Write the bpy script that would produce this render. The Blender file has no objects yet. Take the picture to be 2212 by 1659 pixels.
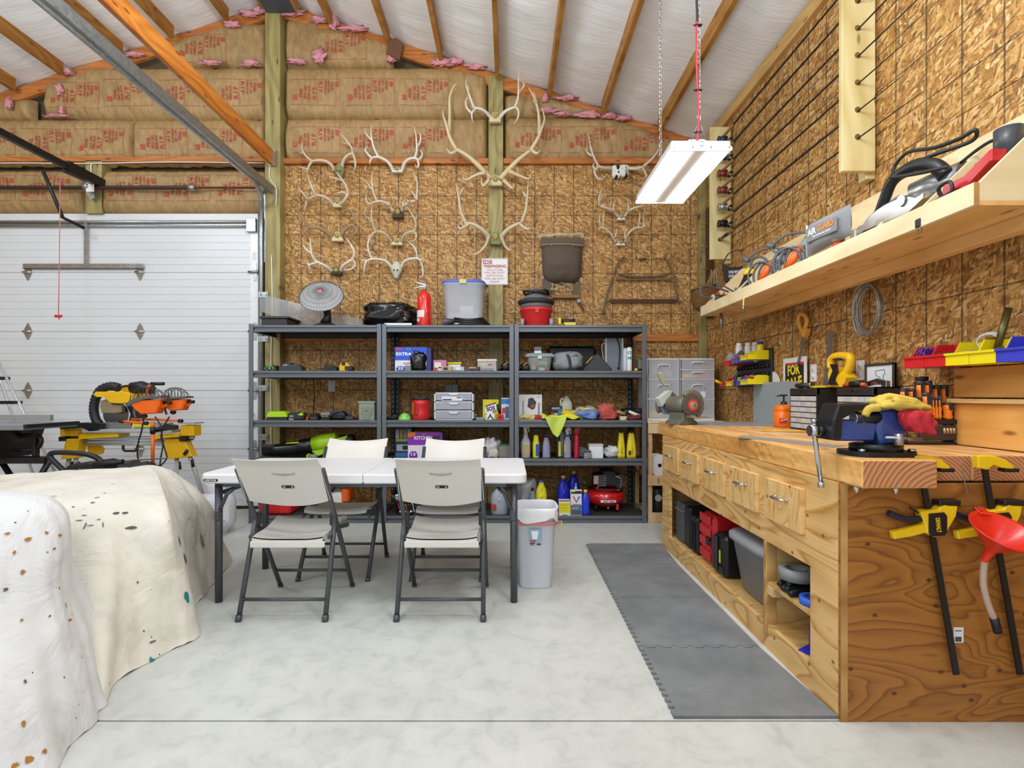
import bpy, math, random
from mathutils import Vector, Matrix, noise as mn
R = math.radians
C = bpy.context.scene.collection
SC = bpy.context.scene

# ---------------------------------------------------------------- camera
FP, PX, PY, CAMZ = 1145.0, 1100.0, 851.0, 1.19     # focal length in pixels, principal point, eye height
cd = bpy.data.cameras.new('camera'); cam = bpy.data.objects.new('camera', cd); C.objects.link(cam)
cam.location = (0, 0, CAMZ); cam.rotation_euler = (R(90), 0, 0)
cd.sensor_width = 36; cd.lens = FP/2212*36
cd.shift_x = (1106-PX)/2212; cd.shift_y = (PY-829.5)/2212
cd.clip_start = .05; SC.camera = cam
# ---------------------------------------------------------------- world, light, exposure
wd = bpy.data.worlds.new('world'); SC.world = wd; wd.use_nodes = True
bg = wd.node_tree.nodes['Background']; bg.inputs[0].default_value = (.86, .94, 1, 1); bg.inputs[1].default_value = .9
SC.view_settings.view_transform = 'Standard'; SC.view_settings.look = 'None'
SC.view_settings.gamma = 1; SC.view_settings.use_curve_mapping = False
SC.view_settings.exposure = 0.1
LED = 14.0                                             # emission of the hanging fixture's diffusers
FILL_LIGHTS = [(-4.3, 2.7, 3.75), (-1.0, 2.6, 3.85), (-4.3, -.4, 3.3), (-1.4, -.4, 3.3), (.8, 1.5, 3.1), (-3.0, -2.8, 3.3), (.4, -2.8, 3.3)]
for i, (x, y, z) in enumerate(FILL_LIGHTS):                  # unseen point lights added to brighten ceiling and walls, above and behind the viewer
    l = bpy.data.lights.new('fill_light', 'POINT'); l.shadow_soft_size = .28
    l.energy = 84 if y > 0 else 64; l.color = (.86, .94, 1)
    o = bpy.data.objects.new('fill_light', l); C.objects.link(o); o.location = (x, y, z)

# ---------------------------------------------------------------- helpers
def W(x, y, d): return ((x-PX)*d/FP, d, CAMZ-(y-PY)*d/FP)
def xz(v): return (v[0], v[2])
def wx(x, d): return (x-PX)*d/FP
def wz(y, d): return CAMZ-(y-PY)*d/FP
def rotm(rx=0, ry=0, rz=0, loc=(0, 0, 0)):
    return Matrix.Translation(loc) @ Matrix.Rotation(R(rz), 4, 'Z') @ Matrix.Rotation(R(ry), 4, 'Y') @ Matrix.Rotation(R(rx), 4, 'X')
class MB:
    def __init__(s): s.v = []; s.f = []; s.sm = []
    def add(s, vs, fs, smooth=False, M=None):
        n = len(s.v)
        if M is not None: vs = [M @ Vector(v) for v in vs]
        s.v += [tuple(v) for v in vs]; s.f += [[i+n for i in f] for f in fs]; s.sm += [smooth]*len(fs); return s
    def box(s, x0, x1, y0, y1, z0, z1, b=0, M=None):
        x0, x1 = min(x0, x1), max(x0, x1); y0, y1 = min(y0, y1), max(y0, y1); z0, z1 = min(z0, z1), max(z0, z1)
        if b <= 0:
            return s.add([(x, y, z) for z in (z0, z1) for y in (y0, y1) for x in (x0, x1)],
                [(0, 2, 3, 1), (4, 5, 7, 6), (0, 1, 5, 4), (2, 6, 7, 3), (0, 4, 6, 2), (1, 3, 7, 5)], False, M)
        b = min(b, (x1-x0)*.45, (y1-y0)*.45, (z1-z0)*.45)
        vs = []; ix = {}
        lo = (x0, y0, z0); hi = (x1, y1, z1)
        for a in range(3):
            for sg in [(i, j, k) for i in (0, 1) for j in (0, 1) for k in (0, 1)]:
                p = [(hi[q] if sg[q] else lo[q]) + (0 if q == a else (-b if sg[q] else b)) for q in range(3)]
                ix[(a,)+sg] = len(vs); vs.append(p)
        fs = []
        for a in range(3):
            o1, o2 = [q for q in range(3) if q != a]
            for e in (0, 1):
                q = []
                for (m, n) in ((0, 0), (1, 0), (1, 1), (0, 1)):
                    k = [0, 0, 0]; k[a] = e; k[o1] = m; k[o2] = n; q.append(ix[(a,)+tuple(k)])
                fs.append(q if (e == 1) == (a != 1) else q[::-1])
            for e in (0, 1):                       # edges along axis a: between faces o1 and o2
                for g in (0, 1):
                    q = []
                    for (ax, t) in ((o1, 0), (o1, 1), (o2, 1), (o2, 0)):
                        k = [0, 0, 0]; k[a] = t; k[o1] = e; k[o2] = g; q.append(ix[(ax,)+tuple(k)])
                    fs.append(q)
        for sg in [(i, j, k) for i in (0, 1) for j in (0, 1) for k in (0, 1)]:
            fs.append([ix[(a,)+sg] for a in range(3)])
        return s.add(vs, fs, False, M)
    def cyl(s, p0, p1, r0, r1=None, n=12, cap=True, smooth=True, M=None):
        return s.tube([p0, p1], [r0, r0 if r1 is None else r1], n, cap=cap, smooth=smooth, M=M)
    def tube(s, pts, r, n=8, closed=False, cap=True, smooth=True, M=None, ry=1.0):
        P = [Vector(p) for p in pts]; k = len(P)
        rs = r if isinstance(r, (list, tuple)) else [r]*k
        if len(rs) != k: rs = [rs[0]+(rs[-1]-rs[0])*i/(k-1) for i in range(k)]
        vs = []; fs = []; prev = None
        for i in range(k):
            a = P[(i-1) % k] if (closed or i > 0) else P[i]; b = P[(i+1) % k] if (closed or i < k-1) else P[i]
            t = (b-a)
            t = t.normalized() if t.length > 1e-9 else Vector((0, 0, 1))
            if prev is None:
                u = t.orthogonal().normalized()
                if abs(t.z) < .9: u = Vector((0, 0, 1)).cross(t).normalized()
                else: u = (Vector((1, 0, 0)) - t*t.x).normalized()
            else:
                u = prev - t*prev.dot(t); u = u.normalized() if u.length > 1e-6 else t.orthogonal().normalized()
            prev = u; w = t.cross(u)
            for j in range(n):
                A = 2*math.pi*(j+.5)/n
                vs.append(P[i]+u*(math.cos(A)*rs[i])+w*(math.sin(A)*rs[i]*ry))
        for i in range(k if closed else k-1):
            for j in range(n):
                a = i*n+j; b = i*n+(j+1) % n; c = ((i+1) % k)*n+(j+1) % n; d = ((i+1) % k)*n+j
                fs.append((a, b, c, d))
        s.add(vs, fs, smooth, M)
        if cap and not closed:
            m = len(s.v)-len(vs)
            s.f += [[m+j for j in range(n)][::-1], [m+(k-1)*n+j for j in range(n)]]; s.sm += [False, False]
        return s
    def lathe(s, prof, n=20, c=(0, 0, 0), sx=1, sy=1, smooth=True, M=None, sq=0, cap=True):
        vs = []; fs = []
        for (r, z) in prof:
            for j in range(n):
                A = 2*math.pi*(j+.5)/n; ca, sa = math.cos(A), math.sin(A)
                if sq: e = 2/(2+sq*4); ca = math.copysign(abs(ca)**e, ca); sa = math.copysign(abs(sa)**e, sa)
                vs.append((c[0]+r*ca*sx, c[1]+r*sa*sy, c[2]+z))
        k = len(prof)
        for i in range(k-1):
            for j in range(n): fs.append((i*n+j, i*n+(j+1) % n, (i+1)*n+(j+1) % n, (i+1)*n+j))
        s.add(vs, fs, smooth, M)
        if cap:
            m = len(s.v)-len(vs)
            if prof[0][0] > 1e-5: s.f.append([m+j for j in range(n)][::-1]); s.sm.append(False)
            if prof[-1][0] > 1e-5: s.f.append([m+(k-1)*n+j for j in range(n)]); s.sm.append(False)
        return s
    def prism(s, poly, h0, h1, ax='y', M=None, inset=0, smooth=False):
        """poly of 2D points; ax y: (x,z) extruded along y; x: (y,z); z: (x,y)"""
        def p3(p, h): return {'y': (p[0], h, p[1]), 'x': (h, p[0], p[1]), 'z': (p[0], p[1], h)}[ax]
        n = len(poly)
        if inset:
            cx = sum(p[0] for p in poly)/n; cy = sum(p[1] for p in poly)/n
            small = []
            for p in poly:
                d = math.hypot(p[0]-cx, p[1]-cy) or 1
                small.append((p[0]-(p[0]-cx)/d*inset, p[1]-(p[1]-cy)/d*inset))
            g = inset if h1 > h0 else -inset
            L = [(small, h0), (poly, h0+g), (poly, h1-g), (small, h1)]
        else: L = [(poly, h0), (poly, h1)]
        vs = [p3(p, h) for (pl, h) in L for p in pl]; fs = []
        for k in range(len(L)-1):
            fs += [(k*n+i, k*n+(i+1) % n, (k+1)*n+(i+1) % n, (k+1)*n+i) for i in range(n)]
        s.add(vs, fs, smooth, M); m = len(s.v)-len(vs)
        s.f += [[m+i for i in range(n)][::-1], [m+(len(L)-1)*n+i for i in range(n)]]; s.sm += [False, False]
        return s
    def sph(s, c, rx, ry=None, rz=None, n=12, m=8, z0=-1, M=None):
        ry = ry or rx; rz = rz or rx
        prof = []
        a0 = math.asin(max(-1, z0))
        for i in range(m+1):
            a = a0+(math.pi/2-a0)*i/m; prof.append((max(math.cos(a), 1e-4), math.sin(a)*rz))
        return s.lathe(prof, n, c, rx, ry, True, M)
    def grid(s, fn, nu, nv, smooth=True, M=None, wrap=False):
        vs = [fn(i/(nu-1 if not wrap else nu), j/(nv-1)) for j in range(nv) for i in range(nu)]; fs = []
        for j in range(nv-1):
            for i in range(nu if wrap else nu-1):
                k = (i+1) % nu; fs.append((j*nu+i, j*nu+k, (j+1)*nu+k, (j+1)*nu+i))
        return s.add(vs, fs, smooth, M)
    def build(s, name, mat, parent=None, loc=None):
        import bmesh
        me = bpy.data.meshes.new(name); me.from_pydata(s.v, [], s.f)
        bm = bmesh.new(); bm.from_mesh(me); bmesh.ops.recalc_face_normals(bm, faces=bm.faces); bm.to_mesh(me); bm.free()
        me.polygons.foreach_set('use_smooth', s.sm); me.materials.append(mat)
        o = bpy.data.objects.new(name, me); C.objects.link(o)
        if parent is not None: o.parent = parent
        if loc is not None: o.location = loc
        return o
def tag(o, label, cat, group=None, kind=None):
    if label: o['label'] = label
    if cat: o['category'] = cat
    if group: o['group'] = group
    if kind: o['kind'] = kind
    return o
def T(name, label, cat, loc=(0, 0, 0), rz=0, group=None, rx=0, ry=0):
    o = bpy.data.objects.new(name, None); C.objects.link(o); o.empty_display_size = .05
    o.location = loc; o.rotation_euler = (R(rx), R(ry), R(rz)); return tag(o, label, cat, group)
def ST(name):
    o = bpy.data.objects.new(name, None); C.objects.link(o); o['kind'] = 'structure'; return o
def copy_tree(o, parent=None):
    c = o.copy(); C.objects.link(c); c.parent = parent
    for ch in list(o.children): copy_tree(ch, c)
    return c
def dup(root, loc, rz, label, group=None):
    c = copy_tree(root); c.location = loc; c.rotation_euler = (0, 0, R(rz)); c['label'] = label
    if group: c['group'] = group
    return c
def crv(pts, n=6, closed=False):
    """Catmull-Rom through the points"""
    P = [Vector(p) for p in pts]; k = len(P); out = []
    for i in range(k if closed else k-1):
        if closed: a, b, c, d = P[(i-1) % k], P[i], P[(i+1) % k], P[(i+2) % k]
        else: a, b, c, d = P[max(i-1, 0)], P[i], P[i+1], P[min(i+2, k-1)]
        for j in range(n):
            t = j/n
            out.append(.5*((2*b)+(c-a)*t+(2*a-5*b+4*c-d)*t*t+(3*b-a-3*c+d)*t**3))
    if not closed: out.append(P[-1])
    return out
_tx = {}
def text_mesh(s, bold=0, res=2):
    k = (s, bold, res)
    if k not in _tx:
        cu = bpy.data.curves.new('t', 'FONT'); cu.body = s; cu.size = 1; cu.align_x = 'CENTER'; cu.align_y = 'CENTER'
        cu.resolution_u = res; cu.offset = bold; cu.space_line = .95
        o = bpy.data.objects.new('t', cu); me = bpy.data.meshes.new_from_object(o)
        _tx[k] = ([tuple(v.co) for v in me.vertices], [list(p.vertices) for p in me.polygons])
        bpy.data.objects.remove(o); bpy.data.curves.remove(cu); bpy.data.meshes.remove(me)
    return _tx[k]
def text(s, w, h, mat, parent, loc, face='y', roll=0, bold=.02, name='lettering', lift=.0008, tilt=0, warp=None):
    """flat lettering fitted into w x h; face 'y': reads from -Y, 'x': reads from -X, 'z': lies flat"""
    vs, fs = text_mesh(s, bold)
    if not vs: return
    x0 = min(v[0] for v in vs); x1 = max(v[0] for v in vs); y0 = min(v[1] for v in vs); y1 = max(v[1] for v in vs)
    sx = w/(x1-x0); sy = h/(y1-y0)
    vs = [((v[0]-(x0+x1)/2)*sx, (v[1]-(y0+y1)/2)*sy, lift) for v in vs]
    M = {'y': Matrix.Rotation(R(90), 4, 'X'), 'x': Matrix.Rotation(R(-90), 4, 'Z') @ Matrix.Rotation(R(90), 4, 'X'), 'z': Matrix.Identity(4)}[face]
    M = Matrix.Translation(loc) @ M @ Matrix.Rotation(R(tilt), 4, 'X') @ Matrix.Rotation(R(roll), 4, 'Z')
    vs = [M @ Vector(v) for v in vs]
    if warp: vs = [warp(v) for v in vs]
    return MB().add(vs, fs).build(name, mat, parent)
def blob(mb, c, rx, ry, rz, seed=0, amp=.25, nu=22, nv=12, sq=.6, freq=2.2, fine=.06):
    """a crumpled lump resting on z = c.z"""
    e = 2/(2+sq*2)
    def fn(u, v):
        a = 2*math.pi*u; b = -math.pi/2+math.pi*v
        cb = max(math.cos(b), 0)**e; sb = math.copysign(abs(math.sin(b))**e, math.sin(b))
        ca = math.copysign(abs(math.cos(a))**e, math.cos(a)); sa = math.copysign(abs(math.sin(a))**e, math.sin(a))
        d = Vector((ca*cb, sa*cb, sb))
        k = 1+amp*mn.noise(d*freq+Vector((seed*7.3, seed*1.7, 0)))+fine*mn.noise(d*freq*4+Vector((0, seed*5.1, seed)))
        z = c[2]+rz+d.z*rz*k
        return (c[0]+d.x*rx*k, c[1]+d.y*ry*k, max(z, c[2]+.0005))
    return mb.grid(fn, nu, nv, wrap=True)

# ---------------------------------------------------------------- materials
def lin(h):
    h = h.lstrip('#'); out = []
    for i in (0, 2, 4):
        c = int(h[i:i+2], 16)/255; out.append(c/12.92 if c <= .04045 else ((c+.055)/1.055)**2.4)
    return (*out, 1)
_m = {}
class NT:
    def __init__(s, name):
        s.m = bpy.data.materials.new(name); s.m.use_nodes = True; s.t = s.m.node_tree; s.b = s.t.nodes['Principled BSDF']
    def n(s, ty, **kw):
        o = s.t.nodes.new('ShaderNode'+ty)
        for k, v in kw.items():
            if k.startswith('i_'):
                key = k[2:]; key = int(key) if key.isdigit() else key.replace('_', ' ')
                s.inp(o, key, v)
            else: setattr(o, k, v)
        return o
    def inp(s, o, key, v):
        if isinstance(v, bpy.types.NodeSocket): s.t.links.new(v, o.inputs[key])
        else: o.inputs[key].default_value = v
    def math(s, op, a, b=None, c=None):
        o = s.n('Math', operation=op); s.inp(o, 0, a)
        if b is not None: s.inp(o, 1, b)
        if c is not None: s.inp(o, 2, c)
        return o.outputs[0]
    def mix(s, f, a, b, bt='MIX'):
        o = s.n('Mix', data_type='RGBA', blend_type=bt); s.inp(o, 0, f); s.inp(o, 6, a); s.inp(o, 7, b); return o.outputs[2]
    def ramp(s, f, stops, const=False):
        o = s.n('ValToRGB'); e = o.color_ramp.elements
        if const: o.color_ramp.interpolation = 'CONSTANT'
        while len(e) < len(stops): e.new(.5)
        for i, (p, c) in enumerate(stops): e[i].position = p; e[i].color = lin(c) if isinstance(c, str) else (c, c, c, 1)
        s.inp(o, 0, f); return o.outputs[0]
    def uv(s, ax='xz', sc=(1, 1), rot=0, off=(0, 0)):
        co = s.n('TexCoord').outputs['Object']; sp = s.n('SeparateXYZ', i_0=co); d = {'x': 0, 'y': 1, 'z': 2}
        cb = s.n('CombineXYZ', i_0=sp.outputs[d[ax[0]]], i_1=sp.outputs[d[ax[1]]], i_2=0.0)
        mp = s.n('Mapping'); s.inp(mp, 0, cb.outputs[0]); mp.inputs[1].default_value = (*off, 0)
        mp.inputs[2].default_value = (0, 0, R(rot)); mp.inputs[3].default_value = (*sc, 1); return mp.outputs[0]
    def noise(s, vec, sc=5, det=3, rough=.5, dist=0):
        o = s.n('TexNoise', i_Scale=sc, i_Detail=det, i_Roughness=rough, i_Distortion=dist)
        if vec is not None: s.inp(o, 'Vector', vec)
        return o.outputs[0]
    def bump(s, h, st=.2, d=.01):
        o = s.n('Bump', i_Strength=st, i_Distance=d); s.inp(o, 'Height', h); s.t.links.new(o.outputs[0], s.b.inputs['Normal'])
    def out(s, col=None, rough=None, metal=None):
        for k, v in (('Base Color', col), ('Roughness', rough), ('Metallic', metal)):
            if v is not None: s.inp(s.b, k, v)
        return s.m
def M(h, r=.5, m=0, var=.10, sc=14, tr=0, al=1, em=0, coat=0):
    """plain material: a base colour broken up by slight noise"""
    k = (h, r, m, var, sc, tr, al, em, coat)
    if k in _m: return _m[k]
    t = NT('mat_'+h.strip('#')); c = lin(h)
    co = t.n('TexCoord').outputs['Object']; f = t.noise(co, sc, 3)
    lo = tuple(x*(1-var) for x in c[:3])+(1,); hi = tuple(min(1, x*(1+var*.6)) for x in c[:3])+(1,)
    t.out(t.mix(f, lo, hi), t.math('MULTIPLY_ADD', f, .16, max(r-.08, .02)), m)
    if tr: t.b.inputs['Transmission Weight'].default_value = tr; t.b.inputs['IOR'].default_value = 1.2
    if al < 1: t.b.inputs['Alpha'].default_value = al
    if em: t.b.inputs['Emission Color'].default_value = c; t.b.inputs['Emission Strength'].default_value = em
    if coat: t.b.inputs['Coat Weight'].default_value = coat
    _m[k] = t.m; return t.m
def osb(ax, u0, us, vlines, name, w=.009):
    t = NT(name); base = t.uv(ax)
    warp = t.n('TexNoise', i_Scale=3.0, i_Detail=2.0); t.inp(warp, 'Vector', base)
    wv = t.n('VectorMath', operation='MULTIPLY_ADD'); t.inp(wv, 0, warp.outputs[1]); wv.inputs[1].default_value = (.05, .05, 0); t.inp(wv, 2, base)
    L = []
    for i, (a, sx, sy) in enumerate(((12, 13, 56), (68, 14, 62), (-42, 13, 54), (100, 25, 104), (-15, 27, 96))):
        mp = t.n('Mapping'); t.inp(mp, 0, wv.outputs[0]); mp.inputs[1].default_value = (i*3.1, i*1.7, 0)
        mp.vector_type = 'TEXTURE'; mp.inputs[2].default_value = (0, 0, R(a)); mp.inputs[3].default_value = (1/sx, 1/sy, 1)
        v = t.n('TexVoronoi', voronoi_dimensions='2D', i_Scale=1.0); t.inp(v, 'Vector', mp.outputs[0])
        sp = t.n('SeparateColor', i_0=v.outputs['Color']); L.append(sp)
    val = L[0].outputs[0]
    for i, th in ((1, .5), (2, .6), (3, .62), (4, .66)):
        f = t.math('GREATER_THAN', L[i].outputs[1], th)
        o = t.n('Mix', data_type='FLOAT'); t.inp(o, 0, f); t.inp(o, 2, val); t.inp(o, 3, L[i].outputs[0]); val = o.outputs[0]
    grain = t.noise(t.uv(ax, (60, 60)), 1, 4, .65)
    col = t.ramp(val, [(0, '#3c220b'), (.10, '#6d4419'), (.28, '#966329'), (.55, '#b88441'), (.8, '#d2a561'), (1, '#eacb94')])
    col = t.mix(.32, col, t.ramp(grain, [(.3, '#7c5022'), (.7, '#dcb06c')]), 'MIX')
    col = t.mix(t.math('GREATER_THAN', t.noise(t.uv(ax, (1, 1)), 140, 2, .7), .655), col, lin('#3a220c'))
    sp = t.n('SeparateXYZ', i_0=base)
    fr = t.math('FRACT', t.math('ADD', t.math('DIVIDE', t.math('SUBTRACT', sp.outputs[0], u0), us), .5))
    mk = t.math('LESS_THAN', t.math('ABSOLUTE', t.math('SUBTRACT', fr, .5)), w/us/2)
    for z in vlines:
        mk = t.math('MAXIMUM', mk, t.math('LESS_THAN', t.math('ABSOLUTE', t.math('SUBTRACT', sp.outputs[1], z)), w*.42))
    ln = t.math('MULTIPLY', mk, t.math('MULTIPLY_ADD', t.noise(base, 40, 2), .5, .45))
    col = t.mix(ln, col, lin('#1c1914'))
    t.bump(val, .25, .004)
    return t.out(col, .62)
def lumber(lo, hi, ax='xz', r=.55, freq=26, along=1.2, knots=True, name='lumber', bump=.08):
    k = ('lum', lo, hi, ax, freq, along)
    if k in _m: return _m[k]
    t = NT(name); g = t.noise(t.uv(ax, (along, freq)), 1, 4, .6, .35)
    w = t.math('FRACT', t.math('MULTIPLY', t.noise(t.uv(ax, (along*.5, freq*.12)), 1, 2, .5, .3), 11))
    w = t.math('ABSOLUTE', t.math('SUBTRACT', w, .5))
    f = t.math('ADD', t.math('MULTIPLY', g, .75), t.math('MULTIPLY', w, .5))
    col = t.ramp(f, [(.3, lo), (.72, hi)])
    if knots:
        v = t.n('TexVoronoi', voronoi_dimensions='2D', i_Scale=1.0); t.inp(v, 'Vector', t.uv(ax, (2.2, 7)))
        col = t.mix(t.ramp(v.outputs['Distance'], [(.03, 1.0), (.09, 0.0)]), col, tuple(x*.45 for x in lin(lo)[:3])+(1,))
    t.bump(g, bump, .003)
    _m[k] = t.out(col, r); return _m[k]
def plywood(lo, hi, ax, name='plywood', fr=13, sc=(1.0, 3.2), off=(0, 0)):
    k = ('ply', lo, hi, ax, off, sc)
    if k in _m: return _m[k]
    t = NT(name); b = t.noise(t.uv(ax, sc, 0, off), 1, 2, .45, .5)
    w = t.math('FRACT', t.math('MULTIPLY', b, fr))
    ring = t.ramp(w, [(0, 1.0), (.12, .55), (.5, .2), (.85, .05), (1, 1.0)])
    g = t.noise(t.uv(ax, (sc[0]*3, sc[1]*60)), 1, 3, .6)
    f = t.math('ADD', t.math('MULTIPLY', ring, .55), t.math('MULTIPLY', g, .5))
    col = t.ramp(f, [(.15, hi), (.8, lo)])
    v = t.n('TexVoronoi', voronoi_dimensions='2D', i_Scale=1.0); t.inp(v, 'Vector', t.uv(ax, (4.5, 6)))
    col = t.mix(t.ramp(v.outputs['Distance'], [(.02, 1.0), (.06, 0.0)]), col, tuple(x*.4 for x in lin(lo)[:3])+(1,))
    t.bump(g, .05, .002)
    _m[k] = t.out(col, .5); return _m[k]
def kraft():
    t = NT('kraft_paper'); a = t.noise(t.uv('xz'), 2.2, 4, .6); b = t.noise(t.uv('xz', (1, .35), 25), 26, 3, .6, .8)
    col = t.mix(.3, t.ramp(a, [(.25, '#9c7d50'), (.75, '#b99a69')]), t.ramp(b, [(.35, '#73552f'), (.62, '#bf9e6b')]))
    t.bump(b, .35, .01); return t.out(col, .6)
def concrete():
    t = NT('concrete'); a = t.noise(t.uv('xy'), 1.1, 5, .62); b = t.noise(t.uv('xy'), 9, 5, .7, .6); c = t.noise(t.uv('xy'), 70, 2, .7)
    col = t.mix(.5, t.ramp(a, [(.3, '#b9bdb8'), (.55, '#cccfca'), (.75, '#d6d6cf')]), t.ramp(b, [(.28, '#a7aba6'), (.5, '#cccec9'), (.8, '#dedfda')]))
    col = t.mix(t.math('GREATER_THAN', c, .74), col, lin('#8d8f8a'))
    col = t.mix(t.ramp(t.noise(t.uv('xy', (1, 1), 0, (4, 9)), 3.3, 6, .75, .4), [(.66, 0.0), (.76, .55)]), col, lin('#8f9287'))
    t.bump(b, .06, .003); return t.out(col, t.ramp(b, [(.3, .34), (.7, .52)]))
def canvas(base, shade, spot, name, spots2='#3b3b3d', off=(0, 0)):
    t = NT(name); co = t.n('TexCoord').outputs['Object']
    a = t.noise(co, 3, 4, .6); col = t.ramp(a, [(.3, shade), (.62, base)])
    for sc, th, c, o in ((7, .12, spot, 1.3), (16, .10, spot, 4.1), (11, .085, spots2, 7.7), (26, .10, spots2, 2.2)):
        mp = t.n('Mapping'); t.inp(mp, 0, co); mp.inputs[1].default_value = (o+off[0], o*2, o)
        mp.inputs[3].default_value = (1, 1, .75)
        v = t.n('TexVoronoi', i_Scale=float(sc)); t.inp(v, 'Vector', mp.outputs[0])
        sp = t.n('SeparateColor', i_0=v.outputs['Color'])
        rad = t.math('MULTIPLY', sp.outputs[0], th)
        hit = t.math('MULTIPLY', t.math('LESS_THAN', v.outputs['Distance'], rad), t.math('GREATER_THAN', sp.outputs[1], .45))
        col = t.mix(hit, col, lin(c))
    col = t.mix(t.ramp(t.noise(co, 1.7, 5, .7), [(.56, 0.0), (.75, .32)]), col, lin('#7d786c')); t.bump(t.noise(co, 5, 5, .6, .8), .6, .03); return t.out(col, .75)
def galv(name='galvanised_steel', base='#b4b9bb', r=.34):
    k = ('galv', base, r)
    if k in _m: return _m[k]
    t = NT(name); v = t.n('TexVoronoi', i_Scale=45.0); t.inp(v, 'Vector', t.n('TexCoord').outputs['Object'])
    sp = t.n('SeparateColor', i_0=v.outputs['Color']); c = lin(base)
    _m[k] = t.out(t.mix(sp.outputs[0], tuple(x*.8 for x in c[:3])+(1,), c), t.math('MULTIPLY_ADD', sp.outputs[1], .15, r-.05), .85); return _m[k]
def endgrain(cx, cz, lo='#8a5230', hi='#d59a6a', fr=62):
    t = NT('end_grain'); sp = t.n('SeparateXYZ', i_0=t.n('TexCoord').outputs['Object'])
    dx = t.math('SUBTRACT', sp.outputs[0], cx); dz = t.math('SUBTRACT', sp.outputs[2], cz)
    d = t.math('SQRT', t.math('ADD', t.math('MULTIPLY', dx, dx), t.math('MULTIPLY', dz, dz)))
    d = t.math('ADD', d, t.math('MULTIPLY', t.noise(t.n('TexCoord').outputs['Object'], 14, 2), .012))
    f = t.math('FRACT', t.math('MULTIPLY', d, fr)); return t.out(t.ramp(f, [(0, hi), (.55, '#c4855a'), (.9, lo), (1, hi)]), .65)
PLY_L = plywood('#bd8740', '#efc988', 'yz', 'plywood_bench_front', 13, (1.1, 4.2))
PLY_D = plywood('#7a4a1a', '#b27632', 'xz', 'plywood_bench_end', 15, (1.6, 5.0), (3, 1))
PINE = lumber('#d3ac6c', '#eed3a0', 'yz'); PINEX = lumber('#d3ac6c', '#eed3a0', 'zx')
ORANGE_WOOD = lumber('#94601f', '#c18a40', 'yz'); ORANGE_X = lumber('#a85d22', '#cf8440', 'xz')
TREATED = lumber('#877846', '#b0a368', 'zx', freq=20); FIR = lumber('#c98c48', '#edc084', 'yx', freq=14)
KRAFT = kraft(); GALV = galv(); BLACK = M('#16171a', .45); STEEL = M('#9aa0a4', .3, .9); CHROME = M('#c9ccd0', .15, 1)
DARK = M('#2a2c30', .5); WHITE = M('#e9eaec', .45, var=.04); RED = M('#d8262a', .4); YEL = M('#f0d020', .42); BLUE = M('#2446c8', .42)
RUBBER = M('#1d1e20', .7); PRINT_RED = M('#b8503c', .7); PRINT_BLACK = M('#141414', .6); PRINT_WHITE = M('#f2f2f2', .6)
# ================================================================ THE SETTING
YB, XR = 5.52, 2.03                                    # back wall face, right wall face
FX0, FY0 = -6.95, -4.0
RIDGE = -2.40
def zf(x): return 5.26-.328*abs(x-RIDGE)               # underside of the roof insulation
# floor: four cast slabs with saw cut joints between them
fl = ST('floor'); CONC = concrete()
MB().box(FX0, XR+.1, FY0, YB+.1, -.12, -.02).build('joint_bed', M('#1c1c1b', .9), fl)
for (a, b) in ((FX0, -2.394), (-2.386, XR+.1)):
    for (c, d) in ((FY0, 1.926), (1.936, YB+.1)):
        MB().box(a, b, c, d, -.1, 0, .002).build('slab', CONC, fl)
# back wall
wb = ST('wall_back')
OSB_B = osb('xz', -1.963, .2026, (3.253, 3.05, 2.85, 2.029, 1.643), 'osb_back_upper')
OSB_L = osb('xz', -2.23, .4, (.42, .83), 'osb_back_lower')
for (a, b) in ((-2.335, -.215), (-.062, XR)):
    for (c, d, m) in ((.02, 1.2285, OSB_L), (1.2315, 2.4425, OSB_B), (2.4455, 3.57, OSB_B)):
        MB().box(a, b, YB, YB+.012, c, d, .0015).build('osb_panel', m, wb)
MB().box(FX0, XR+.06, YB+.10, YB+.16, 0, 5.4).build('sheathing', M('#5c4a30', .8), wb)
for (a, b, y, z0, z1) in ((-2.49, -2.335, 5.40, 0, 5.08), (-.215, -.062, 5.455, 0, 4.47), (1.955, XR, 5.44, 0, 3.7), (-4.37, -4.2, 5.46, 3.05, 3.6)):
    MB().box(a, b, y, YB+.09, z0, z1, .004).build('post', TREATED, wb)
for (a, b) in ((-2.335, -.215), (-.062, 1.955)):
    MB().box(a, b, 5.475, YB+.02, 3.572, 3.628, .003).build('girt', ORANGE_X, wb)
    MB().box(a, b, 5.48, YB, 1.735, 1.81, .003).build('girt', ORANGE_X, wb)
MB().box(FX0, -2.49, 5.46, YB+.08, 3.585, 3.635, .003).build('girt', ORANGE_X, wb)
PINK = M('#dd9aa2', .9)
def text_into(mb, s, w, h, Mx, bold=.02):
    vs, fs = text_mesh(s, bold, 1)
    x0 = min(v[0] for v in vs); x1 = max(v[0] for v in vs); y0 = min(v[1] for v in vs); y1 = max(v[1] for v in vs)
    mb.add([Mx @ Vector(((v[0]-(x0+x1)/2)*w/(x1-x0), (v[1]-(y0+y1)/2)*h/(y1-y0), 0)) for v in vs], fs)
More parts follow.
